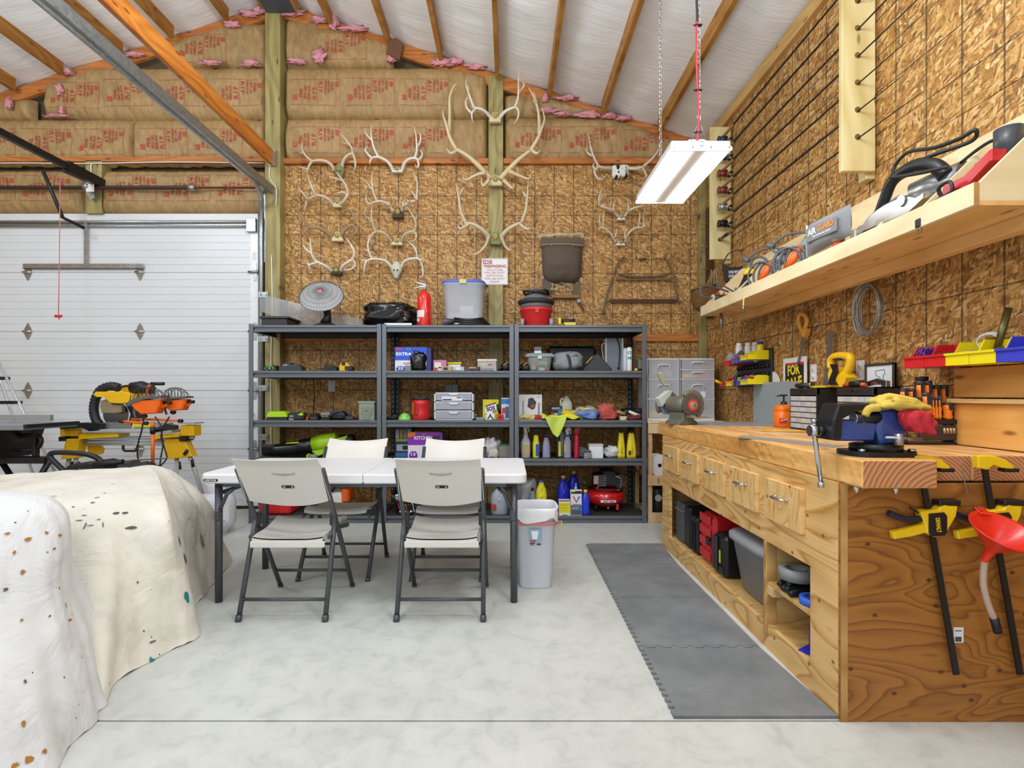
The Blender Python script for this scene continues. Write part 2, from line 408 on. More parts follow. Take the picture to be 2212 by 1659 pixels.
def batt(px0, px1, py0, py1, seed, label_y=.45, blocks=None, roof=True):
    """one kraft faced insulation batt between girts, clipped by the roof slope"""
    d = 5.45; x0, x1 = wx(px0, d), wx(px1, d); z1, z0 = wz(py0, d), wz(py1, d)
    def top(x): return max(z0+.02, min(z1, zf(x)-.035)) if roof else z1
    def surf(x, z):
        tp = top(x); u = min(1, max(0, (x-x0)/(x1-x0))); v = min(1, max(0, (z-z0)/max(tp-z0, .02)))
        e = min(u, 1-u)*(x1-x0); g = min(v, 1-v)*max(tp-z0, .02)
        b = min(1, math.sqrt(max(0, 1-(1-min(e/.06, 1))**2)))*min(1, math.sqrt(max(0, 1-(1-min(g/.14, 1))**2)))
        p = Vector((x*2.1+seed*9.7, z*3.3, seed))
        w = .028*mn.noise(p)+.020*mn.noise(Vector((x*14+z*6, z*4-x*3, seed)))*(1-v*.3)
        w += .024*mn.noise(Vector((x*34+z*10, z*7, seed*2)))*(1-min(g/.26, 1))
        return YB+.05-(.125*b+w*b)
    def fn(u, v):
        x = x0+(x1-x0)*u; tp = top(x); z = z0+(tp-z0)*v
        jag = .014*mn.noise(Vector((x*9, seed, 3)))
        if v in (0.0, 1.0): z += jag
        return (x, surf(x, z), z)
    o = MB().grid(fn, max(14, int((x1-x0)*44)), 26).build('insulation_batt', KRAFT, wb)
    mb = MB(); step = .56; n = int((x1-x0-.12)/step); k0 = seed % 2
    for k in range(n+1):
        xs = x0+.09+k*step
        zc = z0+(min(z1, top(xs+.2))-z0)*label_y
        if top(xs) - z0 < .28 or top(min(xs+.45, x1)) - z0 < .28 or xs+.44 > x1: continue
        up = 1 if (k+k0) % 2 == 0 else 1
        for (off, s, w, h) in ((.045, '\u25a0', .05, .05), (.10, 'PINK', .10, .036), (.145, 'NEXT GEN', .13, .026), (.18, 'FIBERGLAS', .14, .026), (.235, 'R19', .125, .048)):
            if s == '\u25a0':
                mb.add([(xs+off-.022, 0, zc-.085), (xs+off+.022, 0, zc-.085), (xs+off+.022, 0, zc-.035), (xs+off-.022, 0, zc-.035)], [(0, 1, 2, 3)])
            else: text_into(mb, s, w, h, Matrix.Translation((xs+off, 0, zc-.01)) @ Matrix.Rotation(R(90), 4, 'X') @ Matrix.Rotation(R(90), 4, 'Z'))
        for (off, s, w, h) in ((.30, 'R19', .115, .044), (.348, 'FIBERGLAS', .13, .024), (.382, 'NEXT GEN', .12, .024), (.42, 'PINK', .095, .032)):
            text_into(mb, s, w, h, Matrix.Translation((xs+off, 0, zc+.05)) @ Matrix.Rotation(R(90), 4, 'X') @ Matrix.Rotation(R(-90), 4, 'Z'))
        mb.add([(xs+.45, 0, zc+.05), (xs+.487, 0, zc+.05), (xs+.487, 0, zc+.095), (xs+.45, 0, zc+.095)], [(0, 1, 2, 3)])
        for (xa, xb, za, zb) in ((xs-.005, xs+.5, zc-.135, zc-.132), (xs-.005, xs+.5, zc+.125, zc+.128), (xs+.265, xs+.268, zc-.12, zc+.12), (xs+.497, xs+.5, zc-.13, zc+.125)):
            m = 8
            for q in range(m):
                t0, t1 = q/m, (q+1)/m
                if xb-xa > zb-za: mb.add([(xa+(xb-xa)*t0, 0, za), (xa+(xb-xa)*t1, 0, za), (xa+(xb-xa)*t1, 0, zb), (xa+(xb-xa)*t0, 0, zb)], [(0, 1, 2, 3)])
                else: mb.add([(xa, 0, za+(zb-za)*t0), (xb, 0, za+(zb-za)*t0), (xb, 0, za+(zb-za)*t1), (xa, 0, za+(zb-za)*t1)], [(0, 1, 2, 3)])
    if mb.v:
        mb.v = [(v[0], surf(v[0], v[2])-.006, v[2]) for v in mb.v]
        mb.build('printing', PRINT_RED, o)
for i, a in enumerate([(611, 1053, 248, 346), (611, 1053, 137, 249), (611, 690, 30, 138), (668, 846, 48, 138), (1089, 1330, 196, 250), (1089, 1505, 245, 347),
        (-90, 284, 250, 351), (282, 573, 250, 351), (90, 573, 137, 252), (365, 573, 40, 138), (-90, 60, 205, 252)]):
    batt(*a, i+1)
for i, a in enumerate([(-90, 178, 362, 460), (214, 573, 362, 460)]): batt(*a, i+20, .55, None, False)
rnd = random.Random(4)
for (px, py, w, h) in ((500, 52, 26, 10), (540, 30, 30, 8), (560, 22, 20, 9), (625, 28, 40, 9), (690, 42, 30, 9), (722, 48, 14, 26), (770, 62, 50, 7), (690, 122, 20, 24), (640, 133, 30, 6), (955, 135, 30, 12), (985, 132, 24, 10), (1030, 145, 30, 7), (845, 128, 16, 8), (1178, 212, 10, 16), (1225, 212, 36, 6), (1270, 247, 34, 12), (1318, 250, 26, 9), (1345, 256, 22, 7), (1180, 240, 40, 6), (1215, 246, 26, 5), (290, 118, 30, 6), (255, 116, 14, 6), (148, 155, 16, 9), (130, 195, 9, 18), (135, 240, 7, 14), (455, 136, 34, 6), (540, 137, 26, 8), (120, 250, 40, 4), (20, 225, 10, 16)):
    mb = MB(); c = W(px, py, 5.425); blob(mb, (0, 0, -h*.003), w*.0028, .03, h*.003, rnd.random()*50, 1.1, 22, 12, 0, 3.2, .7)
    mb.build('insulation_fluff', PINK, wb, c)
# roof: foil faced insulation between purlins
ce = ST('ceiling')
t_ = NT('white_vinyl_facing'); a_ = t_.noise(t_.uv('xy', (1, 9), 6), 2.6, 5, .6, .7); t_.bump(a_, .22, .02)
FOIL = t_.out(t_.ramp(a_, [(.3, '#eef0f3'), (.6, '#f6f8fa')]), .32)
PURL = [wx(p, 5.4) for p in (-230, -100, 30, 133, 262, 372, 490, 570, 640, 714, 838, 952, 1074, 1188, 1304, 1425)]
edges = [FX0]+PURL+[XR+.02]
for i in range(len(edges)-1):
    a, b = edges[i], edges[i+1]
    def fn(u, v, a=a, b=b, i=i):
        x = a+(b-a)*u; y = FY0+(5.5-FY0)*v
        s = math.sin(math.pi*u)
        return (x, y, zf(x)+.012-s*(.03+.02*mn.noise(Vector((i*3.3, y*1.3, 0)))+.012*mn.noise(Vector((x*4, y*11, i)))))
    MB().grid(fn, 10, 150).build('foil_panel', FOIL, ce)
    if i: MB().box(a-.02, a+.02, FY0, 5.40, zf(a)-.115, zf(a)+.03, .002).build('purlin', ORANGE_WOOD, ce)
for s in (-1, 1):
    xe = XR if s > 0 else FX0; L = abs(xe-RIDGE); an = math.atan(.328)*s
    mb = MB(); mb.box(0, L/math.cos(an), 5.475, 5.515, -.15, -.02, .002, Matrix.Translation((RIDGE, 0, zf(RIDGE))) @ Matrix.Rotation(an, 4, 'Y') if s > 0 else Matrix.Translation((RIDGE, 0, zf(RIDGE))) @ Matrix.Rotation(R(180)+an, 4, 'Y') @ Matrix.Scale(-1, 4, (0, 0, 1)))
    mb.build('rafter', ORANGE_X, ce)
MB().box(wx(578, 5.4), wx(640, 5.4), 3.5, 5.38, 5.06, 5.075, .003).build('ridge_plate', M('#5b6070', .5, .5), ce)
MB().prism([(wx(840, 5.4), wz(92, 5.4)), (wx(856, 5.4), wz(84, 5.4)), (wx(872, 5.4), wz(96, 5.4)), (wx(864, 5.4), wz(132, 5.4)), (wx(836, 5.4), wz(118, 5.4))], 5.38, 5.415).build('truss_block', M('#6d4a30', .7), ce)
# right wall
wr = ST('wall_right')
OSB_R = osb('yz', 1.36, .2032, (1.637, 1.84, 2.62, 2.85, 3.05, 3.25), 'osb_right'); OSB_R2 = osb('yz', 1.36, .4064, (.42, .83), 'osb_right_lower')
for (c, d) in ((FY0, -1.0), (-.997, 1.44), (1.443, 3.88), (3.883, YB)):
    for (e, g, m) in ((.02, 1.2285, OSB_R2), (1.2315, 2.4425, OSB_R), (2.4455, 3.70, OSB_R)):
        MB().box(XR, XR+.012, c, d, e, g, .0015).build('osb_panel', m, wr)
MB().box(XR+.02, XR+.1, FY0, YB+.1, 0, 3.9).build('sheathing', M('#5c4a30', .8), wr)
t1 = MB().box(XR-.04, XR+.01, FY0, YB-.08, 3.69, 3.80, .003).build('trim_1', lumber('#b98f4e', '#d4ab6c', 'yz')); t1['kind'] = 'structure'
wl = MB().box(FX0-.05, FX0, FY0, YB, 0, 3.8).build('wall_left', osb('yz', 0, .4064, (1.2,), 'osb_left')); wl['kind'] = 'structure'

# ---------------------------------------------------------------- overhead door
d1 = ST('door_1'); DY = 5.50; DX0, DX1 = -6.3, wx(557, 5.5)
DOORW = M('#dfe2e6', .38, var=.03, sc=3)
zs = [.012, .62, 1.225, 1.838, 2.451, 3.062]
for k in range(5):
    z0, z1 = zs[k]+.002, zs[k+1]-.002; prof = [(DY+.045, z0), (DY, z0)]
    for q in range(1, 8):
        z = z0+(z1-z0)*q/8
        prof += [(DY, z-.005), (DY+.006, z-.002), (DY+.006, z+.002), (DY, z+.005)]
    prof += [(DY, z1), (DY+.045, z1)]
    MB().prism(prof, DX0, DX1, 'x').build('door_section', DOORW, d1)
MB().box(DX1-.075, DX1+.006, DY-.008, DY+.05, .02, 3.0, .002).build('end_stile', M('#eef0f3', .3), d1)
MB().box(DX0, DX1, DY-.012, DY+.04, 0, .03, .003).build('bottom_seal', RUBBER, d1)
MB().tube([(DX0, DY-.02, 2.968), (DX1-.03, DY-.02, 2.968)], .016, 8).tube([(DX0, DY-.02, 2.925), (DX1-.03, DY-.02, 2.925)], .012, 8).box(DX0, DX1-.03, DY-.012, DY, 2.915, 2.985).build('strut', GALV, d1)
def hinge(px, z, name='hinge'):
    x = wx(px, DY); h = .09; w = .045
    mb = MB().prism([(x, z+h), (x+w*.55, z+.05), (x+w, z+.004), (x+w*.55, z-.05), (x, z-h), (x-w*.55, z-.05), (x-w, z-.004), (x-w*.55, z+.05)], DY-.006, DY)
    o = mb.build(name, GALV, d1)
    k = MB().cyl((x-.045, DY-.014, z), (x+.045, DY-.014, z), .011, n=8)
    for q in (.055, .03, -.035, -.06): k.cyl((x, DY-.012, z+q), (x, DY-.004, z+q), .008, n=6)
    k.build('knuckle', CHROME, o)
for z in zs[1:5]:
    for px in (-180, 61, 303): hinge(px, z)
for z in zs[1:5]:
    x = DX1-.03
    o = MB().prism([(x-.012, z+.09), (x+.02, z+.09), (x+.03, z), (x+.02, z-.09), (x-.012, z-.09)], DY-.014, DY-.008).build('roller_hinge', GALV, d1)
    MB().cyl((x-.06, DY-.022, z), (x+.05, DY-.022, z), .012, n=8).cyl((x+.035, DY-.022, z), (x+.05, DY-.022, z), .022, n=10).build('roller', STEEL, o)
MB().box(DX1-.10, DX1, DY-.05, DY, 2.86, 3.0, .004).build('top_bracket', GALV, d1)
mb = MB()
mb.box(wx(55, DY), wx(313, DY), DY-.03, DY-.026, wz(582, DY), wz(571, DY)).box(wx(55, DY), wx(313, DY), DY-.03, DY, wz(582, DY), wz(581, DY))
for k in range(24):
    x = wx(60+k*10.6, DY); mb.cyl((x, DY-.032, wz(576, DY)), (x, DY-.029, wz(576, DY)), .008, n=6)
mb.box(wx(187, DY), wx(194, DY), DY-.036, DY-.03, wz(575, DY), wz(484, DY)).build('operator_bracket', GALV, d1)
# pull handle and label on the end stile
MB().tube(crv([(DX1-.035, DY-.01, .98), (DX1-.035, DY-.045, .96), (DX1-.035, DY-.045, .86), (DX1-.035, DY-.01, .84)], 3), .007, 6).build('lift_handle', GALV, d1)
MB().box(DX1-.055, DX1-.012, DY-.010, DY-.008, 2.58, 2.66).build('warning_label', M('#e8e2d8', .6), d1)

# ---------------------------------------------------------------- door hardware (things)
dt = T('door_track', 'galvanised steel overhead door track curving down beside the left post', 'track', (0, 0, 0))
TX, TZ = -2.425, 3.215
path = [(TX-.13, 5.46, 0.02), (TX-.13, 5.46, 2.75), (TX-.12, 5.44, 2.95), (TX-.08, 5.36, 3.10), (TX-.03, 5.22, 3.18), (TX, 5.0, TZ), (TX, 4.6, TZ)]
mb = MB(); cp = crv(path[1:6], 6)
mb.tube([path[0]]+[tuple(p) for p in cp]+[(TX, -1.5, TZ)], .026, 8, ry=.7).build('rail', GALV, dt)
MB().box(TX+.01, TX+.05, -1.5, 5.36, TZ-.005, TZ+.0).box(TX+.046, TX+.05, -1.5, 5.36, TZ, TZ+.07).build('angle', galv('galv_b', '#a2a8aa', .4), dt)
MB().box(TX-.115, TX-.06, 5.47, 5.485, 2.55, 3.25).box(TX-.065, TX-.06, 5.40, 5.485, 2.55, 3.25).build('flag_bracket', GALV, dt)
for z in (.75, 1.25, 1.75, 2.2):
    MB().box(-2.55, -2.45, 5.385, 5.395, z-.03, z+.03, .003).cyl((-2.53, 5.375, z), (-2.53, 5.39, z), .012, n=8).cyl((-2.475, 5.375, z), (-2.475, 5.39, z), .012, n=8).build('jamb_bracket', GALV, dt)
ts = T('torsion_spring', 'rust brown torsion spring on a shaft above the white overhead door', 'spring', (0, 5.38, 3.284))
pts = []; rr = []
x = -5.9
while x < wx(415, 5.38): pts += [(x, 0, 0)]; rr += [.021 if len(pts) % 2 else .017]; x += .011
MB().tube(pts, rr, 10).build('coil', lumber('#2d1d16', '#4a3023', 'zx', knots=False, freq=60, along=30, name='spring_wire'), ts)
MB().cyl((-5.9, 0, 0), (wx(592, 5.38), 0, 0), .011, n=8).build('shaft', M('#6d4128', .5, .5), ts)
MB().cyl((wx(407, 5.38), 0, 0), (wx(422, 5.38), 0, 0), .03, n=10).cyl((wx(565, 5.38), 0, 0), (wx(575, 5.38), 0, 0), .045, n=14).build('winding_cone', GALV, ts)
x = wx(192, 5.38)
MB().prism([(x-.03, .06), (x+.03, .05), (x+.045, -.09), (x, -.12), (x-.045, -.05)], .02, .035).cyl((x-.03, -.03, 0), (x+.03, -.03, 0), .032, n=10).build('centre_bracket', GALV, ts)
MB().box(x+.01, x+.09, -.05, -.045, .03, .05).build('warning_tag', RED, ts); MB().box(x+.01, x+.09, -.05, -.045, -.06, .03).build('tag_sheet', PRINT_WHITE, ts)
op = T('opener_rail', 'black opener rail running to the wall above the overhead door', 'door opener', (-4.18, 5.40, 3.34))
MB().box(-.022, .022, -7, 0, -.03, .03, .004).build('rail', BLACK, op)
MB().prism([(-.4, -.06), (-.05, -.04), (.1, -.02), (.1, .05), (-.4, .05)], -.03, .03, 'x').build('trolley', BLACK, op)
MB().tube([(-.26, -.35, -.03), (-.2, -.2, -.42), (-.1, -.06, -.48)], .017, 8).build('arm', BLACK, op)
rc = T('release_cord', 'pink emergency release cord with red pull handle hanging before the white door', 'cord', W(128, 380, 5.15))
L = (683-380)*5.15/FP
MB().tube([(.01, 0, 0), (.005, 0, -.3*L), (.0, .0, -.6*L), (-.008, 0, -L)], .004, 6).build('rope', M('#d98a80', .8), rc)
MB().cyl((-.038, 0, -L), (.022, 0, -L), .013, n=10).tube([(-.008, 0, -L-.012), (.002, 0, -L-.03)], .005, 6).build('handle', RED, rc)
bb = MB().box(-.02, .02, -6.5, 0, -.075, .075, .003).build('tie_beam', lumber('#b8651a', '#e0923a', 'yz', freq=16, name='tie_beam_wood'), None, (-2.41, 5.395, 3.585))
tag(bb, 'long orange wooden joist running from the tall left post towards the viewer', 'beam')
jb = MB().box(-.03, .045, -.03, .002, -.08, .08).build('joist_hanger', GALV, bb)
ec = T('electrical_cable', 'white electrical cable stapled along the girt above the door', 'cable', (0, 5.45, 0))
MB().tube(crv([(-5.6, 0, wz(353, 5.45)), (-5.0, 0, wz(352, 5.45)), (-4.32, 0, wz(353, 5.45)), (-3.5, 0, wz(350, 5.45)), (-2.52, 0, wz(352, 5.45))], 5), .006, 6).tube(crv([(-4.28, 0, wz(352, 5.45)), (-4.30, 0, wz(358, 5.45)), (-4.3, 0, wz(375, 5.45)), (-4.33, 0, wz(381, 5.45))], 4), .006, 6).build('sheath', WHITE, ec)
pc = MB().tube(crv([(-2.42, 5.392, 3.55), (-2.44, 5.392, 3.4), (-2.37, 5.392, 3.28), (-2.375, 5.392, 3.1)], 5), .005, 6).build('wire', WHITE, None)
tag(pc, 'short white wire hanging down the face of the tall left post', 'wire')
pc = MB().tube(crv([(-2.418, 5.392, 2.6), (-2.41, 5.392, 2.0), (-2.425, 5.392, 1.4), (-2.415, 5.392, .3)], 5), .006, 6).build('wire', WHITE, None)
tag(pc, 'long white wire running down the tall left post behind the shelf rack', 'wire')
# ================================================================ SHELF RACKS
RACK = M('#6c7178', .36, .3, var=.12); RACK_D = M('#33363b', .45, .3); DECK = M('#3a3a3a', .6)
SHZ = [.065, .593, .948, 1.404, 1.825]                 # beam tops, floor to top
SY0, SY1 = 4.88, 5.465
def rack(x0, x1, label):
    t = T('shelf_rack', label, 'shelf', (x0, SY0, 0), 0, 'steel shelf racks along the back wall'); w = x1-x0; D = SY1-SY0
    for x in (0, w-.042):
        MB().box(x, x+.042, 0, .004, 0, 1.835).box(x if x == 0 else x+.038, x+.004 if x == 0 else x+.042, 0, .042, 0, 1.835).box(x+.003, x+.039, -.002, 0, .003, 1.832).build('post', RACK, t)
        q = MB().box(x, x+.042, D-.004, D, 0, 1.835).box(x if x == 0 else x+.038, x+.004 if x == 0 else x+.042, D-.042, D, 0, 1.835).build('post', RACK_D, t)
        s = MB(); z = .05
        while z < 1.8: s.box(x+.014, x+.024, D-.006, D-.0035, z, z+.022); z += .05
        s.build('slots', M('#9a9ea4', .5), q)['kind'] = 'stuff'
    for z in SHZ:
        MB().box(.042, w-.042, 0, .028, z-.022, z, .002).box(.042, w-.042, .018, .026, z-.046, z-.020).box(.042, w-.042, .001, .03, z-.064, z-.043, .004).build('beam', RACK, t)
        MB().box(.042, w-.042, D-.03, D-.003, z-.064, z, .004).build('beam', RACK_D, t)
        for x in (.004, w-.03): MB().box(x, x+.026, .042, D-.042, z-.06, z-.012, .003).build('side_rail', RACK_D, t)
        MB().box(.006, w-.006, .012, D-.01, z-.022, z-.006).build('shelf_board', DECK, t)
    return t
RX = [-2.40, -1.1745, .045, 1.266]
rack(RX[0]+.002, RX[1]-.001, 'grey steel shelf rack beside the overhead door, with a leaf blower on it')
rack(RX[1]+.001, RX[2]-.001, 'grey steel shelf rack in the middle, behind the folding table')
rack(RX[2]+.001, RX[3], 'grey steel shelf rack nearest the workbench, with a red compressor on it')

# ================================================================ FOLDING TABLE
PLAS = M('#e6e6e8', .42, var=.03, sc=40); TUBE = M('#54575d', .35, .4); LABEL = M('#17181a', .5)
def lifetime(parent, x, y, z, w, rz=0):
    o = MB().prism([(x-w/2, z), (x-w*.44, z+w*.085), (x+w*.44, z+w*.085), (x+w/2, z), (x+w*.44, z-w*.085), (x-w*.44, z-w*.085)], y-.0015, y+.001).build('badge', LABEL, parent)
    text('LIFETIME', w*.76, w*.095, PRINT_WHITE, o, (x, y-.0017, z), bold=.03)
ft = T('folding_table', 'white plastic folding table with dark tube legs standing on the concrete', 'table', (-.818, 2.96, 0))
def rrect(x0, x1, y0, y1, r, n=5):
    out = []
    for (cx, cy, a) in ((x1-r, y1-r, 0), (x0+r, y1-r, 90), (x0+r, y0+r, 180), (x1-r, y0+r, 270)):
        out += [(cx+r*math.cos(R(a+90*i/n)), cy+r*math.sin(R(a+90*i/n))) for i in range(n+1)]
    return out
def slab_half(x0, x1, lr):
    n = 5; r = .06; P = []
    L = [rrect(x0, x1, 0, .76, .004 if False else .02)]
    poly = [(x0, 0), (x1, 0), (x1, .76), (x0, .76)]
    r = .05
    if lr < 0: poly = [(x1, 0), (x1, .76)]+[(x0+r-r*math.sin(R(90*i/n)), .76-r+r*math.cos(R(90*i/n))) for i in range(n+1)]+[(x0+r-r*math.cos(R(90*i/n)), r-r*math.sin(R(90*i/n))) for i in range(n+1)]
    else: poly = [(x0, .76), (x0, 0)]+[(x1-r+r*math.sin(R(90*i/n)), r-r*math.cos(R(90*i/n))) for i in range(n+1)]+[(x1-r+r*math.cos(R(90*i/n)), .76-r+r*math.sin(R(90*i/n))) for i in range(n+1)]
    return MB().prism(poly, .688, .742, 'z', None, .008)
slab_half(-.917, -.0015, -1).build('table_top', PLAS, ft)
slab_half(.0015, .917, 1).build('table_top', PLAS, ft)
lifetime(ft, -.85, -.0005, .708, .085)
for s in (-1, 1):
    for y in (.075, .655): MB().cyl((s*.845, y, 0), (s*.845, y, .69), .021, n=12).build('leg', TUBE, ft)
    MB().cyl((s*.845, .075, .62), (s*.845, .655, .62), .012, n=8).build('cross_bar', TUBE, ft)
    MB().tube([(s*.845, .06, .50), (s*.79, .06, .62), (s*.72, .10, .685)], .011, 6).box(s*.845-.02 if s > 0 else s*.845-.012, s*.845+.012 if s > 0 else s*.845+.02, .046, .056, .47, .53, .004).build('brace', TUBE, ft)
    MB().tube([(s*.845, .67, .50), (s*.79, .67, .62), (s*.72, .66, .685)], .011, 6).build('brace', TUBE, ft)
    MB().box(s*.72-.13, s*.72+.13, .05, .09, .665, .69).build('leg_socket', BLACK, ft)
MB().box(-.80, .80, .03, .05, .665, .69).build('rail', TUBE, ft); MB().box(-.80, .80, .71, .73, .665, .69).build('rail', TUBE, ft)

# ================================================================ FOLDING CHAIRS
SEATC = M('#dedbd5', .42, var=.03, sc=40)
def chair():
    t = T('folding_chair', '-', 'chair', (0, 0, 0), 0, 'folding chairs around the table')
    for s in (-1, 1):
        x = s*.222
        MB().tube([(x, -.02, .80), (x, .18, .50), (x, .34, .26), (x, .50, .012)], .0135, 8).cyl((x, .493, .022), (x, .508, 0), .016, n=8).build('leg', TUBE, t)
        x = s*.207
        MB().tube([(x+s*.012, .185, .52), (x+s*.016, .12, .33), (x+s*.02, .006, .012)], .0135, 8).cyl((x+s*.02, .012, .03), (x+s*.02, .0, 0), .017, n=8).build('leg', TUBE, t)
        MB().tube([(s*.213, .10, .415), (s*.213, .27, .43), (s*.213, .44, .40)], .009, 6, ry=1.6).build('seat_bracket', TUBE, t)
        MB().box(s*.205-.012, s*.205+.012, .17, .195, .46, .535, .003).build('pivot_cap', DARK, t)
    MB().cyl((-.22, .03, .105), (.22, .03, .105), .009, n=8).build('cross_bar', TUBE, t)
    MB().cyl((-.215, .42, .13), (.215, .42, .13), .009, n=8).build('cross_bar', TUBE, t)
    def st(u, v, top=1):
        x = (-.5+u)*(.40-.02*(1-v)); y = .075+.385*v
        z = .405+.045*v+.014*math.cos(v*math.pi*2)*.5-.016*math.sin(math.pi*u)*math.sin(math.pi*v)**.5+.012*abs(2*u-1)**4
        if v > .9: z -= (v-.9)*.25
        return (x, y, z if top else z-.018)
    mb = MB(); nu, nv = 15, 15
    mb.grid(lambda u, v: st(u, v), nu, nv); mb.grid(lambda u, v: st(u, v, 0), nu, nv)
    for e in (0, 1):
        mb.grid(lambda u, v, e=e: st(e, u, v), nv, 2); mb.grid(lambda u, v, e=e: st(u, e, v) if e else ((st(u, 0)[0], st(u, 0)[1]-.004, st(u, 0)[2]-.006-.028*(1-v))), nu, 2)
    mb.box(-.2, .2, .068, .082, .365, .400, .004).build('seat', SEATC, t)
    def bk(u, v, f=0):
        w = .228-.012*v; c = 2*u-1
        zb = .570+.048*(c*c); z = zb+(.845-zb)*v+(.016*c*c if v > .95 else 0)
        y = -.02+(.80-z)*.667+.046*(1-c*c)+(-.004 if f else .012)-.02*(1 if v > .97 else 0)
        if abs(c) > .98: y -= .0
        return (c*w, y-.012, z)
    mb = MB(); mb.grid(lambda u, v: bk(u, v, 1), 17, 13); mb.grid(lambda u, v: bk(u, v, 0), 17, 13)
    for e in (0, 1):
        mb.grid(lambda u, v, e=e: bk(e, u, v), 13, 2); mb.grid(lambda u, v, e=e: bk(u, e, v), 17, 2)
    b = mb.build('backrest', SEATC, t)
    # recessed grip on the outer side and the badge
    def onb(x, z, d): return (x, -.036+(.80-z)*.667+.046*(1-(x/.222)**2)-d, z)
    mb = MB(); pts = [(-.065, .775), (-.04, .768), (0, .766), (.04, .768), (.065, .775), (.055, .762), (0, .755), (-.055, .762)]
    mb.add([onb(x, z, .0025) for (x, z) in pts], [list(range(8))]).build('grip_recess', M('#b2aea4', .5), t)
    mb = MB(); w = .036; pts = [(-w, .69), (-w*.85, .6985), (w*.85, .6985), (w, .69), (w*.85, .6815), (-w*.85, .6815)]
    o = mb.add([onb(x, z, .0022) for (x, z) in pts], [list(range(6))]).build('badge', LABEL, t)
    text('LIFETIME', .054, .0085, PRINT_WHITE, o, (0, 0, .69), bold=.03, warp=lambda v: Vector(onb(v.x, v.z, .0030)))
    return t
ch = chair(); ch.location = (-1.19, 2.77, 0); ch['label'] = 'white folding chair with its back to the viewer, nearest the drop cloths'
dup(ch, (-.363, 2.77, 0), 0, 'white folding chair with its back to the viewer, nearer the waste bin')
dup(ch, (-1.12, 3.87, 0), 180, 'white folding chair on the far side of the table, in front of the leaf blower')
dup(ch, (-.40, 3.87, 0), 180, 'white folding chair on the far side of the table, in front of the purple box')

# ================================================================ WASTE BIN
wbn = T('waste_bin', 'white plastic waste bin with a liner bag beside the folding table', 'bin', (.165, 3.20, 0))
BINW = M('#d9dbe8', .38, var=.03)
def sqring(w, d, y0, z, n=32, e=.42):
    return [(math.copysign(abs(math.cos(a))**e, math.cos(a))*w/2, y0+d/2+math.copysign(abs(math.sin(a))**e, math.sin(a))*d/2, z) for a in [2*math.pi*i/n for i in range(n)]]
def loftr(mb, rings, smooth=True, cap0=False, cap1=False):
    n = len(rings[0]); vs = [p for r in rings for p in r]; fs = []
    for k in range(len(rings)-1): fs += [(k*n+i, k*n+(i+1) % n, (k+1)*n+(i+1) % n, (k+1)*n+i) for i in range(n)]
    if cap0: fs.append(list(range(n))[::-1])
    if cap1: fs.append([(len(rings)-1)*n+i for i in range(n)])
    return mb.add(vs, fs, smooth)
mb = MB(); loftr(mb, [sqring(.19, .20, .04, 0), sqring(.20, .21, .035, .01), sqring(.245, .27, .0, .44), sqring(.262, .285, -.008, .445), sqring(.265, .29, -.01, .492), sqring(.25, .275, 0, .492), sqring(.18, .19, .04, .02)], True, True, True).build('body', BINW, wbn)
def lin_fn(u, v):
    n = 48; a = 2*math.pi*u; e = .42
    prof = [(.272, .298, .425), (.274, .30, .46), (.270, .297, .498), (.25, .275, .497), (.225, .25, .40), (.19, .21, .28)]
    k = v*(len(prof)-1); i = min(int(k), len(prof)-2); f = k-i; w, d, z = [prof[i][q]*(1-f)+prof[i+1][q]*f for q in range(3)]
    j = .006*mn.noise(Vector((math.cos(a)*5, math.sin(a)*5, v*6)))
    if v == 0: z += .016*math.sin(a*5+1)
    return (math.copysign(abs(math.cos(a))**e, math.cos(a))*(w/2+j), .135+math.copysign(abs(math.sin(a))**e, math.sin(a))*(d/2+j), z+j)
MB().grid(lin_fn, 48, 14, wrap=True).build('liner_bag', M('#eeeff4', .35, var=.03, al=.93), wbn)
mb = MB(); loftr(mb, [sqring(.262, .289, -.0095, .395), sqring(.266, .292, -.011, .418)]).build('drawstring_band', M('#c9807c', .55), wbn)
MB().tube(crv([(.128, .02, .41), (.15, .0, .42), (.145, -.02, .39), (.125, -.02, .38)], 5), .004, 6).build('drawstring', M('#c99a5c', .6), wbn)
def binface(x, z): return (x, .0275-z*.075-.0015, z)
mb = MB(); mb.add([binface(-.045, .375), binface(.03, .375), binface(.03, .30), binface(-.045, .30)], [(0, 1, 2, 3)]).build('sticker', M('#8fb0d8', .5), wbn)
mb = MB(); mb.add([tuple(Vector(binface(x, z))+Vector((0, -.0008, 0))) for (x, z) in ((-.032, .362), (.012, .362), (.004, .312), (-.024, .312))], [(0, 1, 2, 3)]).build('sticker_picture', PRINT_WHITE, wbn)
mb = MB(); mb.add([tuple(Vector(binface(x, z))+Vector((0, -.0012, 0))) for (x, z) in ((-.04, .306), (-.004, .306), (-.004, .297), (-.04, .297))], [(0, 1, 2, 3)]).build('sticker_badge', M('#c43b3b', .5), wbn)
for (x0, x1, z0, z1) in ((-.04, -.008, .284, .290), (-.04, -.012, .276, .280), (0, .004, .275, .287), (.006, .012, .275, .287), (.014, .02, .275, .287), (.022, .026, .275, .287)):
    MB().add([tuple(Vector(binface(x, z))+Vector((0, -.0008, 0))) for (x, z) in ((x0, z0), (x1, z0), (x1, z1), (x0, z1))], [(0, 1, 2, 3)]).build('printing', PRINT_BLACK, wbn)

